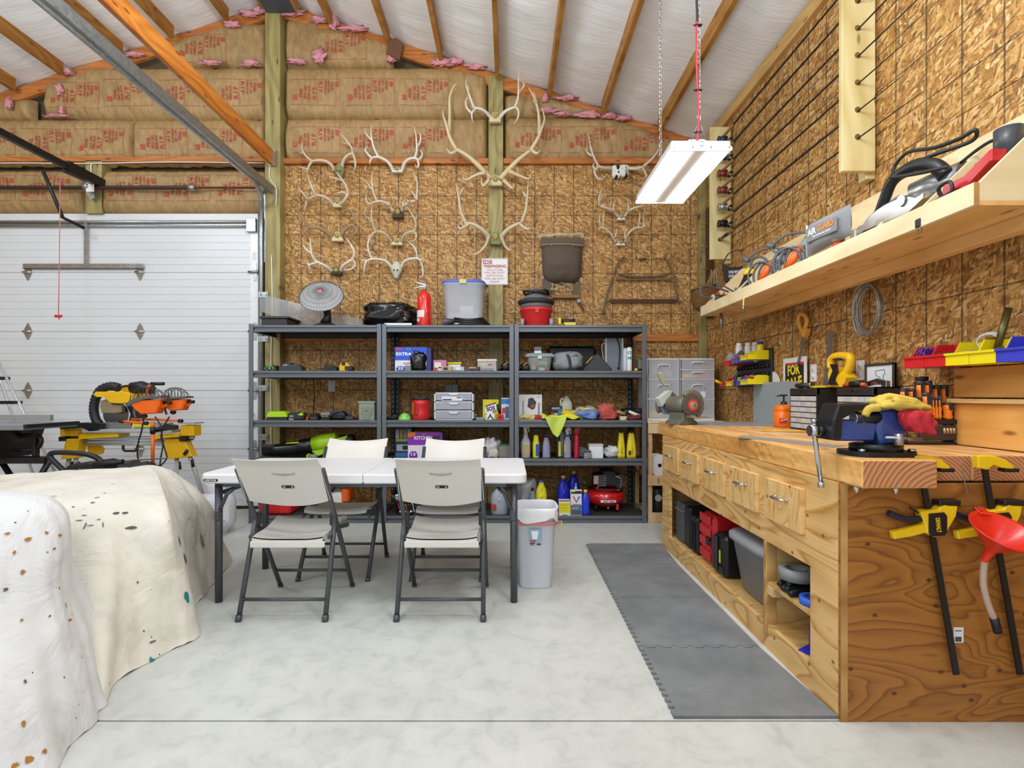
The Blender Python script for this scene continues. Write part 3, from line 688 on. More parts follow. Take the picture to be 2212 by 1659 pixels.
# ================================================================ FLOOR MAT (four interlocking tiles)
t_ = NT('foam_mat'); v_ = t_.n('TexVoronoi', voronoi_dimensions='2D', i_Scale=150.0, i_Randomness=.15); t_.inp(v_, 'Vector', t_.uv('xy'))
t_.bump(v_.outputs['Distance'], .5, .004)
c_ = t_.ramp(t_.noise(t_.uv('xy'), 5, 4, .6), [(.3, '#707376'), (.7, '#888b8e')])
c_ = t_.mix(t_.math('GREATER_THAN', t_.noise(t_.uv('xy'), 60, 2, .7), .73), c_, lin('#9a9c9c')); MAT = t_.out(c_, .6)
YM = [1.94, 2.464, 3.07, 3.66, 4.18]
for i in range(4):
    y0, y1 = YM[i], YM[i+1]; x0, x1 = .603, 1.203; P = []; n = 8; tt = .018
    def edge(p0, p1, k, out):
        """toothed edge from p0 to p1"""
        r = []; a = Vector(p0); b = Vector(p1); d = (b-a)/k; nr = Vector((d.y, -d.x)).normalized()*tt
        for q in range(k):
            s = a+d*q
            r += [s+d*.02, s+d*.08+nr*out, s+d*.44+nr*out, s+d*.5] if True else []
        return [tuple(p) for p in r]
    near = edge((x0, y0+.0), (x1, y0), 8, -1) if i > 0 else [(x0, y0), (x1, y0)]
    far = edge((x1, y1-.0015), (x0, y1-.0015), 8, 0) if i == 3 else [(x1, y1-.002), (x0, y1-.002)]
    if i < 3:
        k = 8; d = (x0-x1)/k; far = []
        L2 = edge((x0, y1), (x1, y1), 8, -1)[::-1]; far = [(p[0], p[1]-.006) for p in L2]
    left = edge((x0, y1-.02), (x0, y0+.02), 12, -1) if True else []
    P = near+[(x1, y0+.001)]*0+far+left
    o = MB().prism(P, .0008, .0125, 'z').build('foam_floor_tile', MAT)
    tag(o, ['grey foam floor tile nearest the viewer beside the bench', 'second grey foam floor tile from the viewer', 'third grey foam floor tile from the viewer', 'grey foam floor tile farthest from the viewer, towards the racks'][i], 'floor mat', 'grey foam floor tiles')

# ================================================================ WORKBENCH
BX, BYN, BYF, BTOP = 1.205, 1.94, 4.17, .8652
wbk = T('workbench', 'plywood workbench with five drawers and open cubbies below', 'workbench', (BX, BYN, 0))
D = BYF-BYN; TH = .018
def ly(px): return BX*FP/(px-PX)-BYN
o1a, o1b, o2a, o2b = ly(1652), ly(1447), ly(1750), ly(1658)
PLYE = lumber('#9a6a30', '#d9b070', 'zy', freq=90, along=2, knots=False, name='ply_edge')
for (ya, yb, za, zb) in ((.002, o2a, 0, .50), (o1b, D, 0, .50), (o2a, o1b, 0, .115), (.002, D, .50, BTOP)):
    MB().box(0, TH, ya, yb, za, zb, .001).build('front_panel', PLY_L, wbk)
MB().box(-.001, XR-BX-.01, -.018, .0, 0, BTOP, .001).build('end_panel', PLY_D, wbk)
MB().box(-.003, TH+.004, -.0188, -.0178, 0, BTOP).build('panel_edge', PLYE, wbk)
MB().box(TH, XR-BX-.01, D-.018, D, 0, BTOP).build('end_panel', PLY_L, wbk)
MB().box(TH, XR-BX-.01, .0, D-.018, .095, .113).build('bottom_shelf', lumber('#b98d4a', '#dcb878', 'xy', name='ply_shelf'), wbk)
MB().box(TH, XR-BX-.01, .0, D-.018, .62, .638).build('drawer_deck', PLY_L, wbk)
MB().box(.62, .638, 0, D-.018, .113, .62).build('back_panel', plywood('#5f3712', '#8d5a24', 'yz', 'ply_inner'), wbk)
MB().box(.0, .5, o1a-.0, o2b+.001, .113, .5).build('divider', plywood('#b58a4c', '#e0bd80', 'xz', 'ply_div'), wbk)
MB().box(-.006, .04, o2b-.002, o1a+.002, .06, .501, .002).build('divider_edge', PLYE, wbk)
MB().box(.004, .5, .02, o2b, .297, .315, .001).build('cubby_shelf', lumber('#b98d4a', '#dcb878', 'xy', name='ply_shelf2'), wbk)
MB().box(0, .06, o2b-.05, o2b, .26, .297).build('cleat', PINE, wbk)
for (a, b) in ((3.743, 4.07), (3.351, 3.67), (2.942, 3.267), (2.547, 2.86), (2.156, 2.468)):
    o = MB().box(-.019, 0, a-BYN, b-BYN, .618, .803, .0015).build('drawer', plywood('#cc9850', '#f0cb8c', 'yz', 'ply_drawer', 8, (2.2, 9)[::-1], (a, 1)), wbk)
    c = (a+b)/2-BYN
    mb = MB().tube(crv([(-.02, c-.048, .735), (-.042, c-.045, .735), (-.05, c-.02, .735), (-.05, c+.02, .735), (-.042, c+.045, .735), (-.02, c+.048, .735)], 4), [.006]*4+[.0055]*13+[.006]*4, 8)
    for q in (-1, 1): mb.cyl((-.019, c+q*.048, .735), (-.025, c+q*.048, .735), .011, .007, 10)
    mb.build('handle', CHROME, o)
# worktop of three heavy timbers
wt = T('worktop', 'thick timber worktop of three planks on the plywood workbench', 'worktop', (0, 0, 0))
t_ = NT('worn_timber_edge'); g_ = t_.noise(t_.uv('yz', (1.2, 16)), 1, 4, .6, .4); v_ = t_.n('TexVoronoi', voronoi_dimensions='2D', feature='SMOOTH_F1', i_Scale=22.0); t_.inp(v_, 'Vector', t_.uv('yz', (1, 1.4)))
nn_ = t_.noise(t_.uv('yz'), 2.2, 3); t_.bump(t_.math('MULTIPLY', v_.outputs['Distance'], t_.ramp(nn_, [(.4, 0.0), (.6, 1.0)])), .5, .02)
TIMB = t_.out(t_.ramp(g_, [(.25, '#b87c36'), (.5, '#e0a65a'), (.75, '#f2c580')]), .5)
for i, (a, b, y0) in enumerate(((BX+.005, 1.47, 1.816), (1.472, 1.709, 1.958), (1.711, 1.992, 1.958))):
    o = MB().box(a, b, y0+.002, 4.30, .8655, .963, .006).build('plank', TIMB if i == 0 else FIR, wt)
    if i == 0: MB().box(a+.006, b-.006, y0+.01, 4.295, .9626, .9634).build('top_face', FIR, o)
    MB().box(a+.004, b-.004, y0, y0+.003, .869, .960, .003).build('end_grain', endgrain(a+.28 if i == 0 else a+.05, .78 if i < 2 else .80, fr=(60, 85, 85)[i]), o)
for (x, y) in ((1.235, 1.885), (1.36, 1.865)):
    MB().cyl((x, y, .864), (x, y, .846), .011, n=6).cyl((x, y, .846), (x, y, .840), .006, n=6).build('bolt', CHROME, wt)
bsb = MB().box(-.035, -.001, -1.6, 0, .0, .186, .003).build('backsplash_board', lumber('#d3923f', '#f0b868', 'yz', freq=12, name='backsplash_wood'), None, (XR, 2.38, .964))
tag(bsb, 'wide honey coloured board standing on the worktop against the right wall', 'board')
MB().box(-.06, -.0, -1.6, .01, .186, .205, .002).build('cap_strip', PINE, bsb)
# ================================================================ HANGING LIGHT
lf = T('hanging_light', 'white twin panel LED light hung on chains over the workbench', 'light', (.995, 2.75, 2.456))
LW, LL = .326, .75
HOUS = M('#d6d6da', .4, var=.03)
MB().box(-.155, .155, .0, LL, .012, .05, .006).box(-.05, .05, .05, LL-.05, .05, .085, .01).build('housing', HOUS, lf)
MB().box(-.042, .042, .004, LL-.004, .0, .014, .002).build('centre_tray', M('#e6dfd8', .4), lf)
EMIT = M('#ffffff', .4, var=.0, em=LED)
for s in (-1, 1): MB().box(s*.043, s*.150, .012, LL-.012, -.006, .012).build('diffuser', EMIT, lf)
sx = 2.75/FP/4.88
cap = [((x-655)*sx, (410-y)*sx-.006) for (x, y) in ((328, 410), (328, 388), (380, 336), (535, 332), (590, 305), (735, 305), (790, 336), (930, 334), (982, 372), (982, 400), (965, 415), (345, 415))]
for y in (-.006, LL):
    o = MB().prism(cap, y, y+.006).build('end_cap', HOUS, lf)
    if y < 0:
        for x in (-.14, -.045, .05, .145): MB().cyl((x, y-.003, .012), (x, y, .012), .004, n=8).build('screw', STEEL, o)
        MB().tube([(.012*math.cos(a), y-.002, .03+.012*math.sin(a)) for a in [2*math.pi*i/12 for i in range(12)]], .002, 5, True).build('knockout', M('#c9cacc', .4), o)
def chain(x, y, z0, z1, parent):
    e = bpy.data.objects.new('chain', None); C.objects.link(e); e.parent = parent; e.location = (x, y, z0)
    pts = [(.0075*math.cos(a), 0, .011+(.0095 if math.sin(a) > 0 else -.0095)+.0075*math.sin(a)) for a in [2*math.pi*i/12 for i in range(12)]]
    o = MB().tube(pts, .0022, 5, True).build('link', CHROME, e); n = int((z1-z0)/.0275)
    for i in range(1, n):
        c = o.copy(); C.objects.link(c); c.location = (0, 0, i*.0275); c.rotation_euler = (0, 0, R(90*(i % 2)+20))
zc_ = zf(.995)-.05-2.456
chain(0, .03, .17, zc_, lf); chain(-.01, LL-.05, .17, zc_, lf)
for y in (.03, LL-.05): MB().tube([(-.045, y, .05), (0, y, .17), (.045, y, .05)], .002, 5).build('hanger_wire', STEEL, lf)
MB().tube(crv([(-.012, .02, .05), (-.004, .02, .20), (-.014, .02, .42), (-.016, .02, .68)], 6), .006, 8).build('power_cord', M('#c22335', .4), lf)
MB().tube(crv([(-.016, .02, .68), (-.013, .02, .72), (-.022, .02, 1.0), (-.02, .02, zc_)], 6), .006, 8).build('power_cord', BLACK, lf)
for z in (.1, .32, .66): MB().box(-.024, .012, .012, .03, z, z+.004).box(-.034, -.022, .018, .022, z, z+.003).build('cable_tie', BLACK, lf)

# ================================================================ ANTLERS
BONE = M('#d9cdb4', .55, var=.18, sc=9); BONE_W = M('#e6e0d2', .5, var=.12, sc=9); BONE_B = M('#a58c68', .6, var=.3, sc=7); SK_C = M('#dccfa4', .7, var=.25, sc=30)
SK_G = M('#8f8a5a', .75, var=.35, sc=30); SK_D = M('#4b3a2c', .75, var=.5, sc=30); SK_W = M('#e8e4da', .6, var=.1)
def antlers(label, crop, skull, left, right, mat=BONE, smat=SK_C, r0=.0165, shape='plate', d0=5.47, name='antler_rack'):
    ox, oy, s = crop
    def pt(p, d): return Vector(W(ox+p[0]/s, oy+p[1]/s, d))
    sx_, sy_, sw, sh = skull; base = pt((sx_, sy_), d0)
    t = T(name, label, 'antlers', base, 0, 'antler racks on the back wall')
    m = d0/FP/s
    w, h = sw*m/2, sh*m/2
    if shape == 'plate':
        mb = MB().prism([(-w, -h), (w, -h), (w*.95, -h*.3), (w*.55, h*.1), (w*.42, h), (-w*.42, h), (-w*.55, h*.1), (-w*.95, -h*.3)], -.03, .02, inset=.006)
        o = mb.build('skull_plate', smat, t)
        MB().sph((0, -.03, h*.25), w*.45, .02, h*.6).build('brain_case', M('#b3a05c', .8, var=.3, sc=40), o)
    elif shape == 'skull':
        mb = MB(); n = 14
        prof = [(.35, 1.0), (.62, .75), (.8, .45), (1.0, .15), (.85, -.25), (.55, -.55), (.42, -.85), (.2, -1.0)]
        mb.lathe([(a*w, b*h) for a, b in prof], n, (0, -.02, 0), 1, .045/w)
        o = mb.build('skull', smat, t)
        for q in (-1, 1): MB().sph((q*w*.28, -.02-.038, -h*.1), .008, .006, .01).build('eye_socket', BLACK, o)
    else:
        mb = MB(); blob(mb, (0, 0, -h), w, .045, h, 3, .25, 24, 14); o = mb.build('wrapped_skull', smat, t)
    for side, L in (('l', left), ('r', right)):
        mb = MB()
        for k, path in enumerate(L):
            path = list(path); n = len(path); P = []
            for i, p in enumerate(path):
                f = i/(n-1)
                off = (.10*math.sin(f*math.pi*.55)) if k == 0 else .085+.05*math.sin(f*math.pi)*(1 if k % 2 else -.6)
                P.append(pt(p, d0-off)-base)
            cp = crv(P, 5); q = len(cp); ra = r0 if k == 0 else r0*.72
            tip = r0*.62 if k == 0 else .0028
            rr = [1.24*ra*(1-i/(q-1))**.8+tip*(1-(1-i/(q-1))**.8) for i in range(q)]
            if k == 0: rr[0] = r0*1.35; rr[1] = r0*1.2
            mb.tube(cp, rr, 8)
        mb.build('antler', mat, t)
    return t
c7, c8 = (600, 260, 4.608), (920, 140, 3.456)
antlers('weathered antlers on a mossy full skull, topmost of the far left column', c7, (622, 520, 105, 165),
  [[(560, 495), (530, 440), (470, 405), (400, 398), (340, 408)], [(340, 408), (290, 365), (255, 320), (240, 270), (243, 210)], [(268, 335), (225, 320), (208, 300)], [(340, 408), (310, 455), (295, 500), (297, 545)], [(298, 490), (250, 472), (218, 465)]],
  [[(640, 490), (645, 430), (670, 375), (710, 340), (745, 330)], [(745, 330), (738, 280), (705, 230), (660, 170), (612, 125)], [(710, 240), (675, 230), (638, 218)], [(745, 330), (768, 390), (772, 440), (765, 490), (742, 503)], [(772, 412), (735, 413), (708, 408)]], BONE, SK_G, .016, 'skull')
antlers('twisted pale antlers, second from the top in the far left column', c7, (600, 825, 90, 95),
  [[(552, 838), (510, 790), (450, 755), (380, 745)], [(380, 745), (350, 690), (315, 600), (298, 520)], [(380, 745), (320, 775), (292, 800), (275, 850), (262, 888)], [(295, 785), (255, 730), (220, 690), (215, 662)]],
  [[(612, 845), (642, 820), (680, 770), (700, 720)], [(700, 720), (683, 660), (650, 600), (605, 545), (580, 505)], [(645, 605), (590, 580), (510, 560)], [(692, 745), (650, 716), (610, 722), (565, 728)]], BONE, SK_C, .016)
antlers('brown stained antlers, third from the top in the far left column', c7, (600, 1163, 115, 92),
  [[(552, 1172), (490, 1115), (420, 1075), (350, 1065), (310, 1068)], [(310, 1065), (270, 1010), (235, 950), (205, 895), (205, 850)], [(215, 915), (185, 898), (165, 888)], [(312, 1075), (270, 1110), (247, 1140), (240, 1165)]],
  [[(632, 1175), (650, 1120), (690, 1070), (740, 1045), (765, 1060)], [(757, 1060), (765, 1000), (740, 920), (690, 880), (640, 855)], [(745, 930), (700, 902), (645, 903)], [(765, 1060), (790, 1100), (760, 1130), (700, 1135)], [(765, 1122), (735, 1118), (705, 1110)]], BONE_B, SK_C, .016)
antlers('pale antlers on a dark skull cap, lowest of the far left column', c7, (590, 1507, 115, 70),
  [[(537, 1500), (490, 1460), (430, 1425), (375, 1400)], [(375, 1400), (345, 1350), (332, 1290), (325, 1220), (320, 1160)], [(345, 1330), (290, 1290), (258, 1250), (248, 1225)], [(400, 1412), (340, 1430), (312, 1442), (320, 1480), (348, 1500)], [(312, 1442), (296, 1420), (292, 1398)]],
  [[(625, 1500), (650, 1450), (700, 1410), (745, 1385)], [(745, 1385), (762, 1320), (742, 1260), (705, 1205), (672, 1165)], [(745, 1390), (772, 1430), (748, 1470), (700, 1490), (655, 1482)], [(760, 1300), (735, 1262), (720, 1240)]], BONE_W, SK_D, .016)
antlers('tall clean white antlers, topmost of the second column from the left', c7, (1193, 503, 112, 46),
  [[(1145, 495), (1110, 430), (1060, 390), (1000, 365), (940, 370)], [(1000, 362), (960, 280), (938, 200), (930, 120), (933, 50)], [(940, 200), (890, 150), (870, 105)], [(940, 370), (918, 410), (918, 445)], [(932, 375), (888, 325), (870, 290), (895, 255)]],
  [[(1240, 495), (1260, 430), (1300, 390), (1350, 375), (1390, 385)], [(1365, 370), (1385, 300), (1382, 230), (1375, 140), (1358, 65)], [(1385, 270), (1415, 220), (1424, 160), (1408, 120)], [(1390, 385), (1402, 440), (1390, 468), (1365, 438)], [(1402, 392), (1432, 360), (1435, 320), (1408, 290)]], BONE_W, SK_W, .016)
antlers('antlers on a dark brown skull cap, second in the second column', c7, (1200, 930, 110, 100),
  [[(1147, 905), (1110, 850), (1060, 815), (1000, 805), (950, 820)], [(985, 800), (952, 720), (940, 640), (938, 560), (948, 505)], [(942, 690), (905, 640), (870, 590)], [(950, 820), (915, 835), (882, 800), (880, 760), (890, 735)], [(930, 825), (918, 865)], [(1108, 845), (1100, 808)]],
  [[(1232, 900), (1260, 850), (1310, 815), (1370, 800)], [(1385, 795), (1387, 700), (1388, 620), (1370, 560), (1332, 490)], [(1378, 780), (1345, 720), (1298, 685)], [(1320, 815), (1295, 800), (1278, 788)], [(1247, 860), (1248, 800)]], BONE, SK_D, .0145)
antlers('slender greyish antlers, third in the second column', c7, (1190, 1215, 118, 66),
  [[(1132, 1205), (1090, 1150), (1040, 1115), (980, 1100)], [(970, 1098), (945, 1030), (932, 960), (935, 900), (940, 850)], [(935, 1010), (900, 970), (872, 950)], [(980, 1105), (940, 1135), (920, 1170), (935, 1205), (965, 1222)]],
  [[(1235, 1200), (1255, 1150), (1300, 1115), (1365, 1100)], [(1365, 1100), (1375, 1030), (1352, 960), (1312, 900), (1285, 855)], [(1368, 990), (1382, 960), (1372, 930)], [(1350, 1108), (1380, 1140), (1365, 1190), (1305, 1205), (1270, 1190)]], M('#cfc0a2', .6, var=.2, sc=9), SK_C, .0145)
antlers('white antlers with a full skull and nose, lowest of the second column', c7, (1185, 1495, 118, 170),
  [[(1132, 1460), (1080, 1405), (1020, 1385), (950, 1380), (890, 1395)], [(935, 1375), (905, 1300), (897, 1240), (910, 1170), (912, 1130)], [(900, 1300), (872, 1287), (858, 1270)], [(890, 1395), (870, 1430), (860, 1490), (864, 1555)], [(885, 1400), (845, 1392), (812, 1370)]],
  [[(1232, 1460), (1260, 1405), (1320, 1380), (1390, 1375), (1420, 1400)], [(1387, 1370), (1378, 1300), (1340, 1240), (1270, 1190)], [(1420, 1400), (1440, 1460), (1445, 1540), (1410, 1565)], [(1412, 1392), (1440, 1375)]], BONE_W, M('#cfd3bd', .65, var=.2, sc=20), .0145, 'skull')
antlers('antlers near the rafter, topmost of the three on the centre post', c8, (517, 400, 88, 72),
  [[(487, 398), (450, 355), (410, 330), (360, 320)], [(360, 320), (335, 260), (315, 200), (300, 150), (302, 105)], [(318, 195), (312, 155)], [(375, 325), (345, 360), (345, 400), (352, 435)], [(345, 365), (305, 320), (298, 270), (310, 240)]],
  [[(553, 395), (590, 350), (640, 325), (670, 315)], [(665, 315), (685, 260), (692, 180), (690, 100), (697, 35)], [(690, 210), (725, 170), (732, 140), (715, 128)], [(675, 320), (692, 350), (685, 400), (655, 440)]], BONE_W, SK_C, .0155, d0=5.40)
antlers('very large elk antlers spreading wide in the middle of the centre post', c8, (518, 870, 108, 75),
  [[(480, 850), (400, 760), (310, 680), (225, 630)], [(225, 630), (180, 545), (150, 440), (130, 380), (127, 335)], [(171, 515), (176, 440), (178, 340), (178, 240), (205, 165), (230, 140)], [(225, 645), (185, 660), (152, 622)], [(445, 805), (370, 825), (300, 862), (278, 835)], [(470, 860), (425, 905), (412, 845)]],
  [[(558, 850), (620, 780), (690, 710), (780, 640)], [(780, 640), (830, 560), (870, 460), (885, 400), (865, 315)], [(846, 520), (846, 430), (835, 330), (800, 230), (765, 170)], [(790, 640), (830, 662), (858, 632)], [(620, 795), (700, 830), (765, 852), (777, 822)], [(580, 862), (625, 905), (650, 922), (662, 885)], [(815, 270), (812, 235), (805, 205)]], M('#ddcba2', .5, var=.15, sc=9), SK_C, .024, d0=5.40)
antlers('broad cream antlers with down curved brow tines, lowest on the centre post', c8, (520, 1300, 92, 92),
  [[(472, 1285), (420, 1230), (350, 1190), (290, 1182)], [(295, 1178), (260, 1090), (247, 1000), (237, 950), (225, 880)], [(244, 980), (270, 940), (287, 912)], [(320, 1190), (255, 1225), (238, 1185)], [(468, 1285), (450, 1340), (410, 1390), (370, 1415), (328, 1415)]],
  [[(562, 1290), (600, 1240), (660, 1200), (710, 1180)], [(713, 1178), (745, 1090), (755, 1000), (760, 930), (763, 870)], [(750, 990), (727, 955), (715, 935)], [(700, 1190), (745, 1222), (775, 1225), (765, 1205)], [(565, 1290), (585, 1340), (610, 1375), (635, 1380), (625, 1355)]], M('#d6c8a6', .5, var=.15, sc=9), SK_G, .021, d0=5.40)
t_ = NT('zebra_cloth'); n_ = t_.noise(t_.uv('xz', (1, .35), 20), 26, 1, .4, 1.2); ZEB = t_.out(t_.ramp(n_, [(.5, '#ece9e2'), (.53, '#23252e')]), .8)
antlers('antlers with the skull wrapped in zebra striped cloth, left of the light', c8, (1448, 800, 130, 95),
  [[(1395, 775), (1330, 770), (1290, 757)], [(1287, 755), (1250, 680), (1227, 600), (1212, 510)], [(1243, 680), (1205, 655), (1192, 620)], [(1290, 762), (1258, 800), (1290, 852), (1322, 850), (1355, 815)], [(1262, 785), (1248, 755), (1255, 735)]],
  [[(1508, 772), (1570, 775), (1625, 760)], [(1625, 757), (1690, 700), (1740, 630), (1770, 550)], [(1620, 768), (1645, 830), (1612, 852)]], M('#d8d0c0', .55, var=.15), ZEB, .016, 'cloth')
antlers('small deer antlers with a paper tag, under the zebra wrapped ones', c8, (1455, 1146, 62, 36),
  [[(1432, 1132), (1400, 1090), (1350, 1070), (1300, 1055)], [(1297, 1053), (1292, 1000), (1305, 950), (1315, 925)], [(1298, 1020), (1318, 975), (1327, 955)], [(1305, 1055), (1350, 1048)], [(1402, 1088), (1402, 1040), (1418, 1015)]],
  [[(1485, 1132), (1515, 1090), (1570, 1065), (1620, 1055)], [(1620, 1053), (1636, 1000), (1640, 960)], [(1508, 1092), (1512, 1040), (1497, 1005)]], BONE, SK_W, .0125)
antlers('small deer antlers with upright tines, lowest on the wall near the bow saw', c8, (1450, 1336, 72, 34),
  [[(1418, 1322), (1380, 1260), (1330, 1220), (1300, 1215)], [(1302, 1215), (1295, 1160), (1303, 1105)], [(1320, 1220), (1325, 1150), (1330, 1085)], [(1414, 1290), (1425, 1225)]],
  [[(1488, 1322), (1510, 1265), (1560, 1220), (1620, 1215)], [(1585, 1216), (1595, 1150), (1597, 1095)], [(1622, 1215), (1625, 1160), (1628, 1120)], [(1620, 1220), (1637, 1190)], [(1487, 1300), (1487, 1225)]], BONE, SK_W, .0125)

# ================================================================ SIGN, PACK FRAME, BOW SAW
sg = T('warning_sign', 'white no trespassing sign with red lettering screwed to the centre post', 'sign', W(1068.5, 615, 5.45))
m = 5.45/FP
MB().prism(rrect(-28.5*m, 28.5*m, 0, 57*m, .012), 0, .004).build('plate', M('#f1efef', .4, var=.03), sg)
pl = [(p[0], -.0008, p[1]) for p in rrect(-27*m, 27*m, 1.5*m, 55.5*m, .01)]
MB().tube(pl, .0011, 4, True).build('border', M('#9c5a60', .5), sg)
o = MB().box(-25*m, -6*m, -.0012, 0, 45*m, 53*m).build('red_panel', M('#b83440', .5), sg)
text('NO', 15*m, 6*m, PRINT_WHITE, o, (-15.5*m, -.0013, 49*m), bold=.04)
DRED = M('#b0414c', .6)
for (s, w, z, h) in (('TRESPASSING', 49, 40, 6.4), ('VIOLATORS', 36, 32, 4.2), ('WILL BE SHOT', 44, 26, 4.2), ('SURVIVORS', 36, 19.5, 4.2), ('WILL BE SHOT', 44, 13, 4.2), ('AGAIN', 20, 6.5, 4.2)):
    text(s, w*m, h*m, DRED, sg, (0, -.0006, z*m), bold=.03 if z > 39 else .0)
def cp3(px, py, d, c=(1140, 480, 3.528)): return Vector(W(c[0]+px/c[2], c[1]+py/c[2], d))
pk = T('canvas_pack', 'old brown canvas pack on a wooden frame hanging on the back wall', 'backpack', cp3(260, 580, 5.50))
b0 = cp3(260, 580, 5.50); CANV = M('#5f5346', .85, var=.2, sc=8)
q = lambda x, y, d=5.44: cp3(x, y, d)-b0
pts = [q(x, y) for (x, y) in ((105, 180), (418, 180), (405, 410), (370, 440), (330, 460), (195, 460), (150, 435), (118, 400))]
def bag(u, v):
    y = 180+280*v; wv = 1-.16*max(0, (v-.78)/.22)**2*2.0
    xl = 105+12*v; xr = 418-12*v; xm = (xl+xr)/2; x = xm+(xr-xl)/2*(2*u-1)*min(1, wv)
    b = math.sin(math.pi*u)**.4*math.sin(math.pi*min(1, v*.9+.1))**.5
    return q(x, y, 5.48-.11*b+.012*mn.noise(Vector((u*5, v*5, 1))))
MB().grid(bag, 18, 18).build('bag', CANV, pk)
MB().grid(lambda u, v: q(95+335*u, 118+72*v, 5.42+.02*abs(2*u-1)**3-.01*math.sin(math.pi*v)), 14, 6).build('flap', M('#66594b', .85, var=.2, sc=8), pk)
MB().tube(crv([q(105, 172, 5.405), q(260, 166, 5.40), q(425, 176, 5.405)], 6), .004, 5).build('seam', M('#b9a98c', .8), pk)
for x in (182, 348): MB().sph(q(x, 177, 5.395), .007).build('rivet', CHROME, pk)
for s in ((112, 178, 430), (340, 402, 470)):
    a, b, y0 = s; MB().add([q(a, y0, 5.47), q(b, y0, 5.47), q(b-3, 552, 5.47), q(a+6, 552, 5.47), q(a, y0, 5.50), q(b, y0, 5.50), q(b-3, 552, 5.5), q(a+6, 552, 5.5)], [(0, 1, 2, 3), (4, 7, 6, 5), (0, 4, 5, 1), (1, 5, 6, 2), (2, 6, 7, 3), (3, 7, 4, 0)]).build('side_strip', M('#6b5f4f', .85, var=.2), pk)
c = q(290, 564, 5.475); MB().box(c.x-.15, c.x+.14, c.y-.02, c.y+.02, c.z-.022, c.z+.012, .003).build('cross_bar', M('#8f6d43', .7, var=.25, sc=8), pk)
ROPE = M('#cfc3a8', .85)
mb = MB()
for a, b in (((175, 465), (335, 515)), ((175, 515), (335, 465)), ((170, 505), (345, 520)), ((190, 462), (180, 520)), ((335, 470), (345, 525)), ((250, 460), (320, 470))): mb.tube([q(*a, 5.455), q((a[0]+b[0])/2, (a[1]+b[1])/2+3, 5.45), q(*b, 5.455)], .0035, 5)
mb.build('lacing', ROPE, pk)
for i in range(5):
    o = .004*i; MB().tube(crv([q(98, 100, 5.45)+Vector((0, -o, o*.5)), q(160, 92+(i*7) % 16, 5.43), q(240, 84+(i*5) % 20, 5.42), q(310, 88+(i*9) % 18, 5.42), q(415, 96, 5.44)+Vector((0, -o, o))], 6), .0035, 5).build('rope', ROPE, pk)
for (x, y) in ((97, 105), (415, 98), (110, 420), (408, 435)):
    MB().tube(crv([q(x-14, y+8, 5.43), q(x, y-10, 5.425), q(x+10, y+4, 5.43), q(x-4, y+14, 5.425), q(x+2, y+26, 5.43)], 5), .0035, 5).build('knot', M('#e4dfd3', .8), pk)
GREY_ = M('#8f9396', .5, .3)
hk = T('strap_buckle', 'small strap with steel buckle hanging below the canvas pack', 'strap', cp3(390, 600, 5.47)); b1 = cp3(390, 600, 5.47)
MB().box(-.022, .022, -.012, .012, -.02, .02, .003).build('buckle', GREY_, hk)
MB().tube([Vector((0, 0, .05)), Vector((.005, 0, 0)), Vector((.025, 0, -.05)), Vector((.05, 0, -.105))], [.014, .014, .013, .006], 6, ry=.4).build('strap', M('#6c4a30', .7), hk)
bs = T('bow_saw', 'old wooden frame bow saw with a rusty blade on the back wall', 'saw', cp3(870, 600, 5.49)); b2 = cp3(870, 600, 5.49); q2 = lambda x, y, d=5.485: cp3(x, y, d)-b2
OLDW = M('#7d6546', .75, var=.3, sc=12)
for P in (((735, 262), (690, 310), (655, 400), (620, 500), (590, 620), (568, 700)), ((1042, 262), (1085, 340), (1110, 420), (1130, 520), (1158, 618))):
    MB().tube(crv([q2(*p) for p in P], 4), [.017, .021, .023, .021, .020], 6, ry=.55, smooth=False).build('frame_arm', OLDW, bs)
MB().tube(crv([q2(690, 395), q2(780, 412), q2(860, 415), q2(980, 412), q2(1075, 395)], 4), .010, 6).build('stretcher', OLDW, bs)
MB().tube(crv([q2(675, 435), q2(800, 438), q2(960, 436), q2(1088, 440)], 4), .010, 6).build('stretcher', OLDW, bs)
c = q2(880, 600); hw = 258*5.485/FP/3.528; MB().box(c.x-hw, c.x+hw, c.y-.002, c.y+.002, c.z-.018, c.z+.018).build('blade', M('#5b3a2e', .6, .4, var=.3), bs)
MB().tube([q2(705, 278), q2(880, 283), q2(1045, 280)], .003, 5).tube([q2(850, 283), q2(905, 283)], .009, 6).build('tension_wire', M('#37302b', .6), bs)
for p in ((655, 412), (1103, 414)): MB().sph(q2(*p, 5.465), .008, .004, .008).build('rivet', CHROME, bs)

# ================================================================ FISHING RODS AND THEIR RACKS
PALE = lumber('#c9b373', '#e6d6a2', 'zx', freq=10, name='pale_pine')
ZR = [2.588+.149*k for k in range(7)]; RXX = 1.907
for (y, lab) in ((4.80, 'pale board rod rack behind the light, holding the reel ends of the fishing rods'), (2.90, 'pale board rod rack with drilled holes high on the right wall')):
    t = T('rod_rack', lab, 'rod rack', (1.915, y, 2.41))
    MB().box(-.093, .09, 0, .032, 0, 1.20, .003).build('board', PALE, t)
    MB().box(.06, .112, .033, .10, -.03, 1.2, .003).build('standoff', PALE, t)
    if y < 4:
        for z in ZR: MB().cyl((-.008, -.001, z-2.41+.008), (-.008, .002, z-2.41+.008), .017, n=14).cyl((-.008, -.0015, z-2.41+.004), (-.008, .0, z-2.41+.004), .011, n=12).build('hole', M('#7a5a2c', .8, var=.3, sc=60), t)
REELM = [M('#b9bcc2', .3, .8), M('#26272a', .35, .4), M('#b9bcc2', .3, .8), M('#8d4a48', .35, .5), M('#8f4038', .35, .5), M('#3c4a78', .4, .5), M('#3a4468', .4, .4)]
